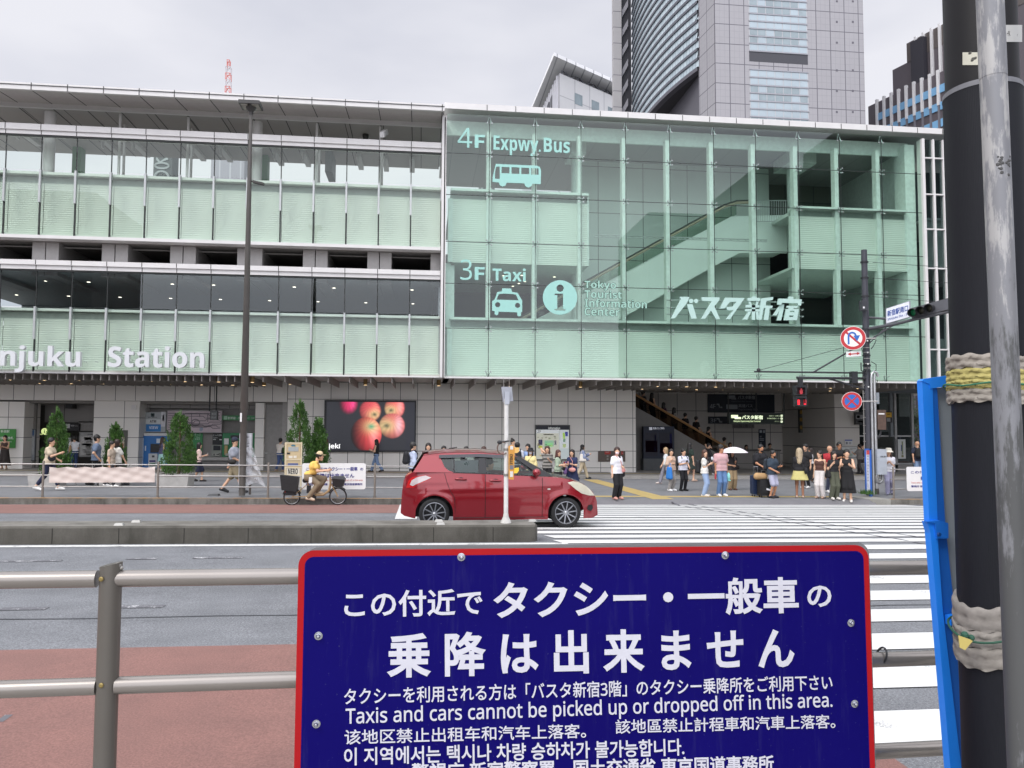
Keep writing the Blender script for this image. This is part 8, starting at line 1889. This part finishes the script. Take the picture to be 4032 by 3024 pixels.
person('C1', 1482, 1866, 1735, 'person in a black top and flared blue jeans walking past the video screen', rz=75, Y=35.3, pose='walk', arms=('phone', 'phone'), top=('sless', '1b1b1e'), bottom=('pants', '7388a8', 1.12), shoes='221c1a', hair=('long', '14100e'), female=True)
phone('C1', 1, 'pink phone held by the person passing the video screen', 'd9a5a0')
person('C2', 1625, 1945, 1743, 'person with glasses in a pale blue shirt carrying a black backpack behind the red car', rz=-75, Y=25.6, pose='step', arms=('down', 'down'), top=('long', 'b9c3da', .02), bottom=('pants', '3a3c44'), hair=('short', '2a2826'), shoes='222226', glasses=True)
pack('C2', '191a1e', 'black backpack on the person in the pale blue shirt', w=.16)
person('C3', 1686, 1930, 1747, 'person with a dark fringe and white top looking over the car roof', rz=F, Y=26.6, top=('tee', 'd9d4cf'), bottom=('pants', '3a3436'), hair=('bang2', '1f1613'), female=True)
person('C4', 1747, 1925, 1758, 'person with dark hair just showing above the rear of the car roof', rz=F, Y=27.4, top=('tee', 'd5d0cb'), bottom=('pants', '2d2d31'), hair=('short', '16120f'), arms=('phone', 'phone'))
person('C5', 1836, 1925, 1760, 'second dark head above the middle of the car roof', rz=B, Y=27.2, top=('tee', 'd9d7d4'), bottom=('pants', '2b2e3a'), hair=('bob', '1a1411'))
person('C6', 1905, 1925, 1760, 'brown haired person behind the front window of the car', rz=L, Y=27.0, top=('tank', 'cbb5a2'), bottom=('skirt', '39373c', 1., .5), hair=('long', '3d261d'), female=True)
# -- group at the information board
person('D1', 2018, 1893, 1731, 'person with a high dark bun behind the white post', rz=-140, Y=32.5, top=('tee', 'd4d2d0'), bottom=('pants', '3c3c42'), hair=('bun', '15110f'), female=True)
person('D2', 2037, 1915, 1744, 'person in a white shirt with dark straps standing behind the windscreen', rz=B, Y=28.6, top=('tee', 'd6dbe4'), bottom=('pants', '2c2f3a'), hair=('short', '17130f'))
pack('D2', '24262d', 'dark backpack on the person behind the windscreen', w=.12)
person('D3', 2079, 1915, 1750, 'person in a light blue shirt above the black bucket hat', rz=150, Y=28.8, top=('tee', '8fa6cf'), bottom=('pants', '33363f'), hair=('mop', '14110f'))
person('D4', 2089, 1935, 1767, 'masked person in a pale yellow jacket and black bucket hat', rz=165, Y=26.6, arms=('down', 'down'), top=('long', 'e0cf94', .03), bottom=('pants', '3b3a3f'), hair=('long', '3a221a'), hat=('bucket', '1c1c1f'), mask='dcd6da', female=True)
cross('D4', '2a2622', 'thin strapped dark bag across the pale yellow jacket', side=1, r=.06, z=.9)
person('D5', 2155, 1925, 1758, 'person in a grey camouflage top, hand at the face, below the information board', rz=170, Y=27.4, arms=('ear', 'chest'), top=('tee', tee_mat('camo', '8d8984', '55544f', .12, .45), .02), bottom=('pants', '1e1e22'), hair=('long', '452a1f'), female=True)
person('D6', 2197, 1950, 1778, 'person with reddish brown hair in a dark pinafore over a pale green blouse', rz=-120, Y=26.2, arms=('phone', 'hold'), top=('blouse', '9fae98', .02), bottom=('skirt', '1f1d1e', 1.15, .35), hair=('long', '4b2620'), female=True, turn=-20)
cross('D6', '17171a', 'black bag in front of the reddish haired person', side=-1, x=.12, y=.2, z=.98, front=True)
person('D7', 2253, 1948, 1772, 'person in a navy dress and white arm warmers looking at a phone', rz=150, Y=26.4, arms=('phone', 'phone'), top=('dresst', '222c50', .02), bottom=('skirt', '1f2849', 1.25, .35), hair=('bang2', '1d1311'), female=True)
phone('D7', 1, 'pink phone held by the person in the navy dress', 'c98f96'); cross('D7', 'c98f88', 'pink bag in front of the navy dress', side=-1, x=.08, y=.24, z=.92, front=True)
tote('D7', '8f6fa8', 'lilac bag held low between the two friends', side=1, z=.72, h=.24, w=.2, x=.26, y=.08)
person('D8', 2293, 1887, 1752, 'person in a black hood and blue grey jacket striding right with a phone', rz=R, pose='walk2', arms=('low', 'front'), top=('long', '7f8aa6', .035), bottom=('pants', 'b7a98f', 1.15), shoes='1c1c1e', hair=None, hat=('hood', '1b1a1c'), female=True)
tote('D8', 'd5d0c8', 'white tote bag swinging from the hooded walker', side=1, z=.86, h=.40, w=.34, x=.2, y=-.02, strapz=1.46)
person('D9', 2429, 1966, 1763, 'masked person in a white tee and wide black trousers waiting alone at the crossing', rz=-155, arms=('down', 'hold'), top=('tee', 'dcdbe0', .03), bottom=('pants', '17171a', 1.15), shoes='c48f83', hair=('long', '35201a'), mask='e2c9cf', female=True, turn=-35)
cross('D9', 'd08f8a', 'pink pouch on the person in wide black trousers', side=-1, x=.17, y=.1, z=.96, r=.08)
tote('D9', '1b1b1e', 'flat black bag behind the person in wide black trousers', side=-1, z=.72, h=.3, w=.2, x=.26, y=-.05)
# -- group at the crossing
person('E1', 2643, 1934, 1770, 'person in a beige top and grey trousers with a bright blue bag', rz=-150, arms=('strap', 'fold'), top=('blouse', 'c3a996', .04), bottom=('pants', '9a9590', 1.05), shoes='e2e2e2', hair=('bob', '1d1512'), female=True, turn=-40)
tote('E1', '2f78c4', 'bright blue shopping bag hanging on the arm of the person in beige', side=1, z=.48, h=.52, w=.3, x=.24, y=.12, strapz=1.15)
person('E2', 2623, 1908, 1764, 'blond person striding left behind the blue bag', rz=80, pose='walk', arms=('swb', 'swf'), top=('tee', 'cfd2d6'), bottom=('pants', '8a8892', 1.15), shoes='c9bcb4', hair=('bob', 'a58a66'), female=True)
tote('E2', 'd2cfca', 'white bag on the shoulder of the blond walker', side=-1, z=.88, h=.3, w=.3, x=.2, y=0, strapz=1.42)
person('E3', 2690, 1933, 1769, 'person in a white polo shirt and black trousers bent over a phone', rz=-165, arms=('phone', 'low'), top=('tee', 'd3d5e2', .025), bottom=('pants', '17171b'), shoes='1b1b1d', hair=('short', '100e0c'), lean=.06)
pack('E3', '26262b', 'dark backpack on the person in the white polo shirt', w=.13); phone('E3', 1, 'dark phone of the person in the white polo shirt')
person('E4', 2717, 1896, 1744, 'person with very long black hair and dark green dress carrying white papers', rz=-70, pose='step', arms=('down', 'swf'), top=('dresst', '1f2f28', .025), bottom=('skirt', '26302b', 1., .55), shoes='b99f8c', hair=('long', '120f0e'), female=True)
carry('E4', 'paper_folder', 'white paper folder held low beside the green dress', 'paper', [('sheet', mat('dcd9df', .6), lambda b, s: b.prism([(-.26*s, .05*s, .72*s), (-.24*s, .22*s, .52*s), (-.22*s, .40*s, .72*s), (-.24*s, .24*s, .94*s)], (-.012, 0, 0)))])
person('E5', 2775, 1955, 1773, 'person in a white tee and pale jeans holding a small hand fan', rz=-120, arms=('chest', 'chest'), top=('tee', 'd9d7d1', .025), bottom=('pants', '94a9c9', 1.15), shoes='d8d0c4', hair=('long', '4b2e23'), female=True, turn=-40)
pack('E5', '1b1b1e', 'big black bag slung behind the person with the fan', w=.15, z0=.84, z1=1.36)
carry('E5', 'hand_fan', 'small white and black hand held fan near the face', 'fan', [('fan_head', mat('c9ccd2', .4), lambda b, s: b.lathe([(.06*s, 0), (.07*s, .02*s), (.06*s, .04*s)], (.0, .27*s, 1.40*s), 16, ax=(.3, 1, .2))), ('grip', mat('232326', .5), lambda b, s: b.tube(P_([(.02, .26, 1.2), (.0, .27, 1.36)], s), .016*s, 8))])
person('E6', 2790, 1876, 1757, 'person in grey trousers walking behind the jeans wearer', rz=-100, pose='walk', Y=34.6, arms=('swf', 'up'), top=('long', '2a2a2d'), bottom=('pants', '4a484c', 1.1), shoes='d0d0d0', hair=('short', '15110f'))
person('E7', 2840, 1955, 1753, 'person with glasses in a pink striped tee and blue jeans holding a mint cap', rz=-170, arms=('down', 'down'), top=('tee', tee_mat('stripes', 'd0b3b2', 'a5656f', .042, .38), .035), bottom=('pants', '5c7ba5', 1.08), shoes='dedede', hair=('short', '15110f'), skin=2, glasses=True, turn=40, wide=1.03)
carry('E7', 'mint_cap', 'mint green cap held in the hand of the person in the striped tee', 'cap', [('crown', mat('8fd3cb', .8), lambda b, s: b.ell((-.23*s, .06*s, .66*s), (.06*s, .10*s, .14*s), 12, 8)), ('brim', mat('7fc4bc', .8), lambda b, s: b.ell((-.24*s, .10*s, .53*s), (.05*s, .08*s, .03*s), 10, 6))])
carry('E7', 'drink_can', 'red drink bottle held in the other hand of the striped tee person', 'bottle', [('bottle', mat('a5303a', .4), lambda b, s: b.lathe([(.03*s, 0), (.03*s, .15*s), (.015*s, .19*s)], (.235*s, .04*s, .58*s), 12))])
person('E8', 2884, 1930, 1779, 'person in a black top and beige trousers under the white parasol', rz=-175, arms=('hold', 'chest'), top=('tee', '2e2b2c', .03), bottom=('pants', '9a8566', 1.25), shoes='5b3f33', hair=('long', '1b1412'), female=True, skin=0)
def umb(b, s):
    n = 16; R0_ = .62; rings = 6; c = (-.02, .12, 1.66)
    for i in range(rings+1):
        r = R0_*i/rings
        for j_ in range(n): a = 2*math.pi*j_/n; k = 1-.035*(j_ % 2)*(i/rings); b.v.append(((c[0]+r*k*math.cos(a))*s, (c[1]+r*k*math.sin(a))*s, (c[2]+.2-.24*(i/rings)**2)*s))
    for i in range(rings):
        for j_ in range(n): q_ = (j_+1) % n; b.f.append((i*n+j_, i*n+q_, (i+1)*n+q_, (i+1)*n+j_)); b.m.append(0)
carry('E8', 'parasol', 'open white parasol shading the person in beige trousers', 'umbrella', [('canopy', mat('e3dadd', .7, var=.02), umb), ('shaft', mat('8d8a88', .4), lambda b, s: b.tube(P_([(-.02, .12, 1.88), (-.03, .16, 1.60), (-.04, .22, 1.22)], s), .008*s, 6)), ('tip', mat('55504e', .5), lambda b, s: b.tube(P_([(-.02, .12, 1.84), (-.02, .12, 1.92)], s), .01*s, 6))])
cross('E8', '201d1c', 'black shoulder bag of the person under the parasol', side=-1, x=.2, z=.98, r=.09)
person('E9', 2995, 1956, 1752, 'bearded person in a black tee behind two suitcases', rz=-165, Y=25.6, arms=('low', 'low'), top=('tee', '1a1a1f', .03), bottom=('pants', '1c1c20'), shoes='1a1a1c', hair=('short', '120f0d'), skin=2, beard=True, wide=1.05)
pack('E9', '1a1b1f', 'black backpack on the bearded person', w=.13)
person('E10', 3042, 1961, 1775, 'person in a dark teal tee and pale lilac shorts looking down at a phone', rz=-150, arms=('low', 'phone'), top=('tee', '2d3a47', .04), bottom=('shorts', 'a9a9bd', 1.15), shoes='1f1f22', hair=('short', '14100e'), skin=2, beard=True, lean=.05, wide=1.08)
pack('E10', '232a33', 'dark backpack on the person in lilac shorts', w=.13); phone('E10', -1, 'phone in the hand of the person in lilac shorts')
cross('E10', '16171b', 'black belt pouch on the person in lilac shorts', side=-1, x=.08, y=.2, z=.95, r=.07, front=True)
# -- group right of the crossing
person('F1', 3150, 1961, 1767, 'person with long ash blond hair, black cardigan and yellow skirt, seen from behind', rz=-25, arms=('hold', 'phone'), top=('long', '1b1a1d', .02), bottom=('skirt', 'c2b878', 1.15, .62), shoes='b09a88', hair=('long', 'a8977c'), skin=3, female=True)
cross('F1', '1b1b1e', 'black handbag with an orange charm behind the yellow skirt', side=1, x=.2, y=-.12, z=.95, r=.12)
person('F2', 3173, 1935, 1750, 'person in a black tee with dark hair behind the blond person', rz=120, Y=28.5, top=('tee', '1e1c1d', .03), bottom=('pants', '1c1c1f'), hair=('mop', '15110f'))
person('F3', 3194, 1890, 1770, 'person in a white blouse and long black skirt looking down behind the crowd', rz=70, Y=31.5, arms=('down', 'low'), top=('blouse', 'd3d0cf'), bottom=('skirt', '1a191c', 1.35, .15), hair=('long', '241712'), female=True)
person('F4', 3231, 1963, 1776, 'person in a brown tank top and wide white trousers', rz=130, arms=('down', 'down'), top=('tank', '52362f', .012), bottom=('pants', 'd3cdca', 1.2), shoes='a78a78', hair=('pony', '1d1311'), female=True, skin=1, turn=-30)
person('F5', 3267, 1945, 1756, 'bald person in a red shirt behind the olive trousers', rz=175, Y=26.6, arms=('hold', 'hold'), top=('tee', 'b03038', .03), bottom=('pants', '3a3f52'), hair=('bald', ''), skin=0, wide=1.05)
person('F6', 3305, 1905, 1743, 'person in a black tee and dark glasses at the back of the crowd', rz=170, Y=29.0, arms=('phone', 'phone'), top=('tee', '1a191b', .03), bottom=('pants', '1d1d20'), hair=('short', '120f0d'), skin=2, glasses=True)
person('F7', 3285, 1972, 1779, 'person in a black zipped polo and olive cargo trousers at the front of the crowd', rz=-175, arms=('strap', 'down'), top=('crop', '1b1b1f', .02), bottom=('pants', '4f5243', 1.2), shoes='d9d4cc', hair=('bang', '1b1310'), female=True)
tote('F7', '17171a', 'black bag at the hip of the person in olive trousers', side=1, z=.76, h=.26, w=.24, x=.25, y=.02, strapz=1.40)
person('F8', 3338, 1978, 1772, 'person with short hair in a long sleeveless black dress pointing at papers', rz=145, arms=('front', 'front'), top=('dress', '171719', .012), bottom=('skirt', '161618', 1.0, .30), shoes='d6d2cc', hair=('short', '14100f'), female=True, turn=15)
person('F9', 3386, 1878, 1756, 'person in a grey shirt and dark trousers with raised arms at the wall map', Y=35.9, rz=25, pose='step', arms=('ear', 'front'), top=('tee', '76716d', .03), bottom=('pants', '3a383a', 1.1), shoes='201f20', hair=('short', '241a15'))
person('F10', 3500, 1952, 1769, 'person in a white bucket hat and lavender trousers beside the cabinet', rz=150, Y=25.9, pose='step', arms=('chest', 'chest'), top=('tee', 'dad9de', .02), bottom=('pants', 'a19fb8', 1.15), shoes='8f8ea5', hair=('long', '3b241b'), hat=('bucket', 'e2dccb'), female=True)
person('F11', 3613, 1900, 1738, 'bald person in a navy tee and denim shorts walking off beside the shop', Y=33.0, rz=-20, pose='walk', arms=('swf', 'swb'), top=('tee', '23283a', .03), bottom=('shorts', '7388a5', 1.1), shoes='303036', hair=('bald', ''), skin=0)
pack('F11', '191a1d', 'black backpack hanging from the bald walker near the shop', w=.14)
# -- on the hall escalator and at the counter
for k, (px, hy, top, bot, hair, fem, lab) in enumerate(((2532, 1540, '3c4048', '3a3a40', 'short', 0, 'dim person at the top of the hall escalator'), (2567, 1548, '17171a', '1a1a1d', 'long', 1, 'long haired person in black high on the hall escalator'), (2613, 1586, '4b2a44', 'c5c0c2', 'long', 1, 'person in a plum top on the hall escalator'),
      (2654, 1606, 'a5a29c', '5b6a73', 'bang2', 1, 'person in a pale grey tee halfway down the hall escalator'), (2698, 1627, '221f22', 'b5b2b5', 'short', 0, 'person in black with pale trousers in the middle of the hall escalator'), (2741, 1641, '18181a', 'd5d3d0', 'short', 0, 'person in a black tee and white shorts on the hall escalator'),
      (2790, 1682, '151517', '1a1a1d', 'pony', 1, 'person in a black sleeveless top low on the hall escalator'), (2852, 1723, 'b9ab98', '3a3835', 'short', 0, 'person in a beige shirt with a strap stepping off the hall escalator'))):
    Y = 39.35; zz_ = at(px, hy, Y).z-(1.70*.97); X_ = at(px, hy, Y).x
    person('G%d' % k, px, 0, hy, lab, Y=Y, z=zz_, s=.97, rz=-70, arms=('low', 'down'), top=('tee' if k not in (1, 6) else 'sless', top, .02), bottom=('pants', bot, 1.05), hair=(hair, '15110f'), shoes='232325', female=bool(fem), group='people on the hall escalator')
for px, hy, lab, c in ((2875, 1743, 'person with brown hair sitting behind the hall counter near the escalator', '4b3327'), (2939, 1752, 'person with long dark hair seated at the middle of the hall counter', '1a1311'), (3032, 1746, 'person with a dark ponytail seated at the far end of the hall counter', '17120f')):
    p = at(px, hy, 41.9); person('K%d' % px, px, 0, hy, lab, Y=41.9, z=p.z-1.66, s=.97, rz=F, arms=('hold', 'hold'), top=('tee', '77736f', .02), bottom=('pants', '2a2a2c'), hair=('pony' if px > 3000 else 'long', c), female=True, group='clerks at the hall counter')
# suitcases
def suitcase(px0, px1, y0, y1, Y, col, label, rib):
    a, c = at(px0, y1, Y), at(px1, y0, Y); w, cx_ = c.x-a.x, (a.x+c.x)/2; z0 = gz(cx_, Y); h = at((px0+px1)/2, y0, Y).z-z0
    t = thing('suitcase', label, 'suitcase', (cx_, Y, z0)); m = mat(col, .45, var=.06, scale=12.)
    b = MB(); r = .05
    pl = []
    for sx, sz, a0 in ((1, 1, 0), (-1, 1, 90), (-1, -1, 180), (1, -1, 270)):
        for q_ in range(5): an = rad(a0+22.5*q_); pl.append((cx_+sx*(w/2-r)+r*math.cos(an), Y-.13, z0+.07+(h-.07)/2+sz*((h-.07)/2-r)+r*math.sin(an)))
    b.prism(pl, (0, .26, 0))
    if rib:
        for q_ in range(9): z = z0+.14+q_*(h-.2)/9; b.box(cx_-w/2+.02, Y-.138, z, cx_+w/2-.02, Y-.129, z+.025)
    else: b.box(cx_-w/2+.04, Y-.155, z0+.15, cx_+w/2-.04, Y-.129, z0+h*.55)
    b.build('shell', m, t, 40)
    for sx in (-1, 1):
        for dy in (-.09, .09): MB().lathe([(.03, -.012), (.03, .012)], (cx_+sx*(w/2-.06), Y+dy, z0+.03), 12, ax=(1, 0, 0)).build('caster', RUB, t)
    b = MB()
    for sx in (-.07, .07): b.tube([(cx_+sx, Y+.08, z0+h), (cx_+sx, Y+.08, z0+h+.28)], .008, 6)
    b.tube([(cx_-.08, Y+.08, z0+h+.28), (cx_+.08, Y+.08, z0+h+.28)], .013, 6); b.build('pull_handle', mat('8d8d90', .35, .6), t)
    return t
suitcase(2960, 3000, 1871, 1952, 25.1, '1d2c4a', 'navy ribbed suitcase left of the bigger black one', True)
t = suitcase(2988, 3034, 1886, 1961, 24.75, '19191b', 'large black suitcase with a white luggage tag under a tan bag', False)
b = MB(); pxpoly(b, [(3019, 1922), (3040, 1928), (3038, 1934), (3018, 1929)], 24.55, .01, 0); pxpoly(b, [(3033, 1918), (3037, 1916), (3037, 1923), (3032, 1924)], 24.54, .01, 1); b.build('luggage_tag', [mat('d5d8de', .5), mat('4ba3b5', .5)], t)
t = thing('travel_bag', 'tan soft travel bag resting on top of the black suitcase', 'bag', at(2995, 1887, 24.7)); a = at(2995, 1874, 24.7)
V, Fc = field([((a.x-.14, 24.72, a.z-.02), (a.x+.14, 24.72, a.z-.02), .10, .10), ((a.x-.12, 24.72, a.z+.03), (a.x+.12, 24.72, a.z+.01), .08, .08)], .02, .04); b = MB(); b.add(V, [tuple(int(i) for i in f) for f in Fc]); b.build('bag', mat('b08e63', .75, var=.1), t, 180)
# ---- cyclist
YB_K = gp(1240, 1989).y; kc = gx(1240, YB_K, 1980); PXM = 100/(at(1290, 1950, YB_K).x-at(1190, 1950, YB_K).x)
bk = thing('bicycle', 'tan electric city bicycle with a black covered basket and black child seat', 'bicycle', kc)
TAN = mat('a58a63', .4, var=.04)
wr_, wf_ = (-.67, .25), (.67, .25)
for nm, (x, z), r in (('wheel', wr_, .25), ('wheel', wf_, .262)):
    w = thing('wheel', None, None, (x, 0, r)); w.parent = bk
    b = MB(); b.lathe([(r-.035, -.012), (r-.02, -.022), (r, 0), (r-.02, .022), (r-.035, .012)], (0, 0, 0), 36, ax=(0, 1, 0), cap=False); b.build('tyre', RUB, w, 60, local=True)
    b = MB(); b.lathe([(r-.036, -.013), (r-.05, 0), (r-.036, .013)], (0, 0, 0), 36, ax=(0, 1, 0), cap=False)
    for k in range(18): a = rad(20*k); b.tube([(.02*math.cos(a), .02*(-1)**k, .02*math.sin(a)), ((r-.04)*math.cos(a+.15), 0, (r-.04)*math.sin(a+.15))], .0022, 4)
    b.lathe([(.035, -.05), (.035, .05)], (0, 0, 0), 12, ax=(0, 1, 0)); b.build('rim', mat('9a9a9c', .35, .7), w, local=True)
    b = MB(); b.lathe([(.0, 0), (.0, 0)], (0, 0, 0), 3) if False else b.tube([((r+.02)*math.cos(a), 0, (r+.02)*math.sin(a)) for a in [rad(q_) for q_ in (range(20, 175, 12) if x < 0 else range(40, 165, 12))]], .018, 6); b.build('mudguard', mat('2b2a29', .5), w, 60, local=True)
b = MB(); b.tube([(.45, 0, .78), (.44, 0, .60), (.40, 0, .42), (.24, 0, .31), (.04, 0, .30), (-.05, 0, .28)], [.032, .035, .038, .04, .04, .035], 10); b.tube([(-.05, 0, .26), (-.24, 0, .70)], .022, 8)
for y in (-.05, .05): b.tube([(-.05, y*.6, .27), (-.67, y, .25)], .013, 6); b.tube([(-.22, y*.5, .62), (-.67, y, .25)], .011, 6)
for y in (-.05, .05): b.tube([(.475, y, .62), (.67, y, .25)], .015, 6)
b.tube([(.44, 0, .6), (.43, 0, .84)], .026, 8); b.build('frame', TAN, bk, 60, local=True)
b = MB(); b.tube([(.43, 0, .84), (.42, 0, 1.0)], .014, 6); b.tube([(.26, -.26, 1.0), (.40, -.2, 1.02), (.42, 0, 1.0), (.40, .2, 1.02), (.26, .26, 1.0)], .012, 8); b.build('handlebar', mat('4d4a48', .35, .6), bk, 60, local=True)
b = MB()
V, Fc = field([((-.30, 0, .73), (-.16, 0, .73), .075, .045)], .015, .03); b.add(V, [tuple(int(i) for i in f) for f in Fc]); b.build('saddle', CBLK, bk, 60, local=True)
b = MB(); b.add([(.53, -.15, .56), (.82, -.15, .55), (.82, .15, .55), (.53, .15, .56), (.50, -.19, .80), (.88, -.19, .76), (.88, .19, .76), (.50, .19, .80), (.52, -.16, .85), (.82, -.16, .86), (.82, .16, .86), (.52, .16, .85)], [(3, 2, 1, 0), (0, 1, 5, 4), (1, 2, 6, 5), (2, 3, 7, 6), (3, 0, 4, 7), (4, 5, 9, 8), (5, 6, 10, 9), (6, 7, 11, 10), (7, 4, 8, 11), (8, 9, 10, 11)]); b.build('basket', mat('232324', .5, var=.15, scale=20., bump=.6), bk, 30, local=True)
b = MB(); b.add([(-.95, -.15, .46), (-.52, -.15, .40), (-.52, .15, .40), (-.95, .15, .46), (-1.0, -.17, .90), (-.48, -.16, .84), (-.48, .16, .84), (-1.0, .17, .90), (-.72, -.12, .80), (-.72, .12, .80)], [(3, 2, 1, 0), (0, 1, 5, 4), (2, 3, 7, 6), (1, 2, 6, 5), (3, 0, 4, 7), (4, 5, 8), (5, 6, 9, 8), (6, 7, 9), (7, 4, 8, 9)]); b.box(-.85, -.08, .30, -.55, .08, .42); b.build('child_seat', mat('1c1c1e', .6, var=.12, scale=15., bump=.5), bk, 30, local=True)
b = MB(); b.box(-.24, -.05, .36, -.12, .05, .58); b.build('battery', CBLK, bk, local=True)
b = MB(); b.lathe([(.09, -.04), (.09, .04)], (-.05, 0, .22), 20, ax=(0, 1, 0)); b.tube([(-.05, -.06, .22), (-.17, -.07, .14)], .012, 6); b.tube([(-.05, .06, .22), (.08, .07, .31)], .012, 6); b.box(-.22, -.16, .125, -.12, -.07, .145); b.box(.03, .07, .30, .13, .16, .32); b.build('crank', CBLK, bk, local=True)
b = MB(); b.ell((-.86, -.02, .40), (.02, .03, .03), 8, 5); b.build('rear_reflector', mat('c22f2f', .3), bk, local=True)
rd = thing('person', 'cyclist in a yellow tee, tan cap and brown trousers riding past the far kerb', 'person', kc, None, rad(-90))
Lv = lambda f, sd, z: Vector((sd, f, z))
Jr = {'pel': Lv(-.20, 0, .87), 'che': Lv(-.06, 0, 1.14), 'nk': Lv(.04, 0, 1.31), 'hd': Lv(.13, 0, 1.43)}
for n, sd, kn, an, toe in (('R', 1, (.10, .63), (-.17, .25), (-.02, .17)), ('L', -1, (.25, .77), (.04, .40), (.20, .34))):
    Jr['hip'+n] = Lv(-.19, sd*.09, .84); Jr['kn'+n] = Lv(kn[0], sd*.10, kn[1]); Jr['an'+n] = Lv(an[0], sd*.10, an[1]); Jr['toe'+n] = Lv(toe[0], sd*.11, toe[1])
    S_ = Lv(.0, sd*.165, 1.26); el, wr = ik(S_, Lv(.34, sd*.22, 1.03), .27, .25, (sd*.3, -.2, -1)); Jr['sh'+n], Jr['el'+n], Jr['wr'+n] = S_, el, wr
figure(rd, 1.0, J=Jr, top=('crop', 'e2bb62', .02), bottom=('pants', '85765f', 1.12), shoes='cdb9a0', hair=('short', '17130f'), hat=('cap', 'c9b48f'))
t = thing('phone', 'white phone pouch hanging at the hip of the cyclist', 'phone', (kc.x-.12, kc.y-.17, kc.z+.75)); b = MB(); b.box(kc.x-.16, kc.y-.2, kc.z+.68, kc.x-.07, kc.y-.18, kc.z+.84); b.build('pouch', WHT, t)
# ---- driver of the red car (seated)
dr_ = thing('person', 'driver in a black cap seen through the front window of the red car', 'person', tuple(car.location+Vector((-.24*SC, -.36*SC, 0))), None, rad(-90))
Jd = {'pel': Lv(.06, 0, .66), 'che': Lv(-.04, 0, .96), 'nk': Lv(-.05, 0, 1.12), 'hd': Lv(.02, 0, 1.25)}
for n, sd in (('R', 1), ('L', -1)):
    Jd['hip'+n] = Lv(.1, sd*.09, .64); Jd['kn'+n] = Lv(.52, sd*.11, .70); Jd['an'+n] = Lv(.80, sd*.1, .36); Jd['toe'+n] = Lv(.93, sd*.1, .40)
    S_ = Lv(-.04, sd*.17, 1.08); el, wr = ik(S_, Lv(.40, sd*.14, .98), .27, .25, (sd*.4, -.1, -1)); Jd['sh'+n], Jd['el'+n], Jd['wr'+n] = S_, el, wr
figure(dr_, 1.0, J=Jd, top=('tee', '33343a', .02), bottom=('pants', '24242a'), shoes='1d1d1f', hair=('short', '15110f'), hat=('cap', '1a1a1c'))
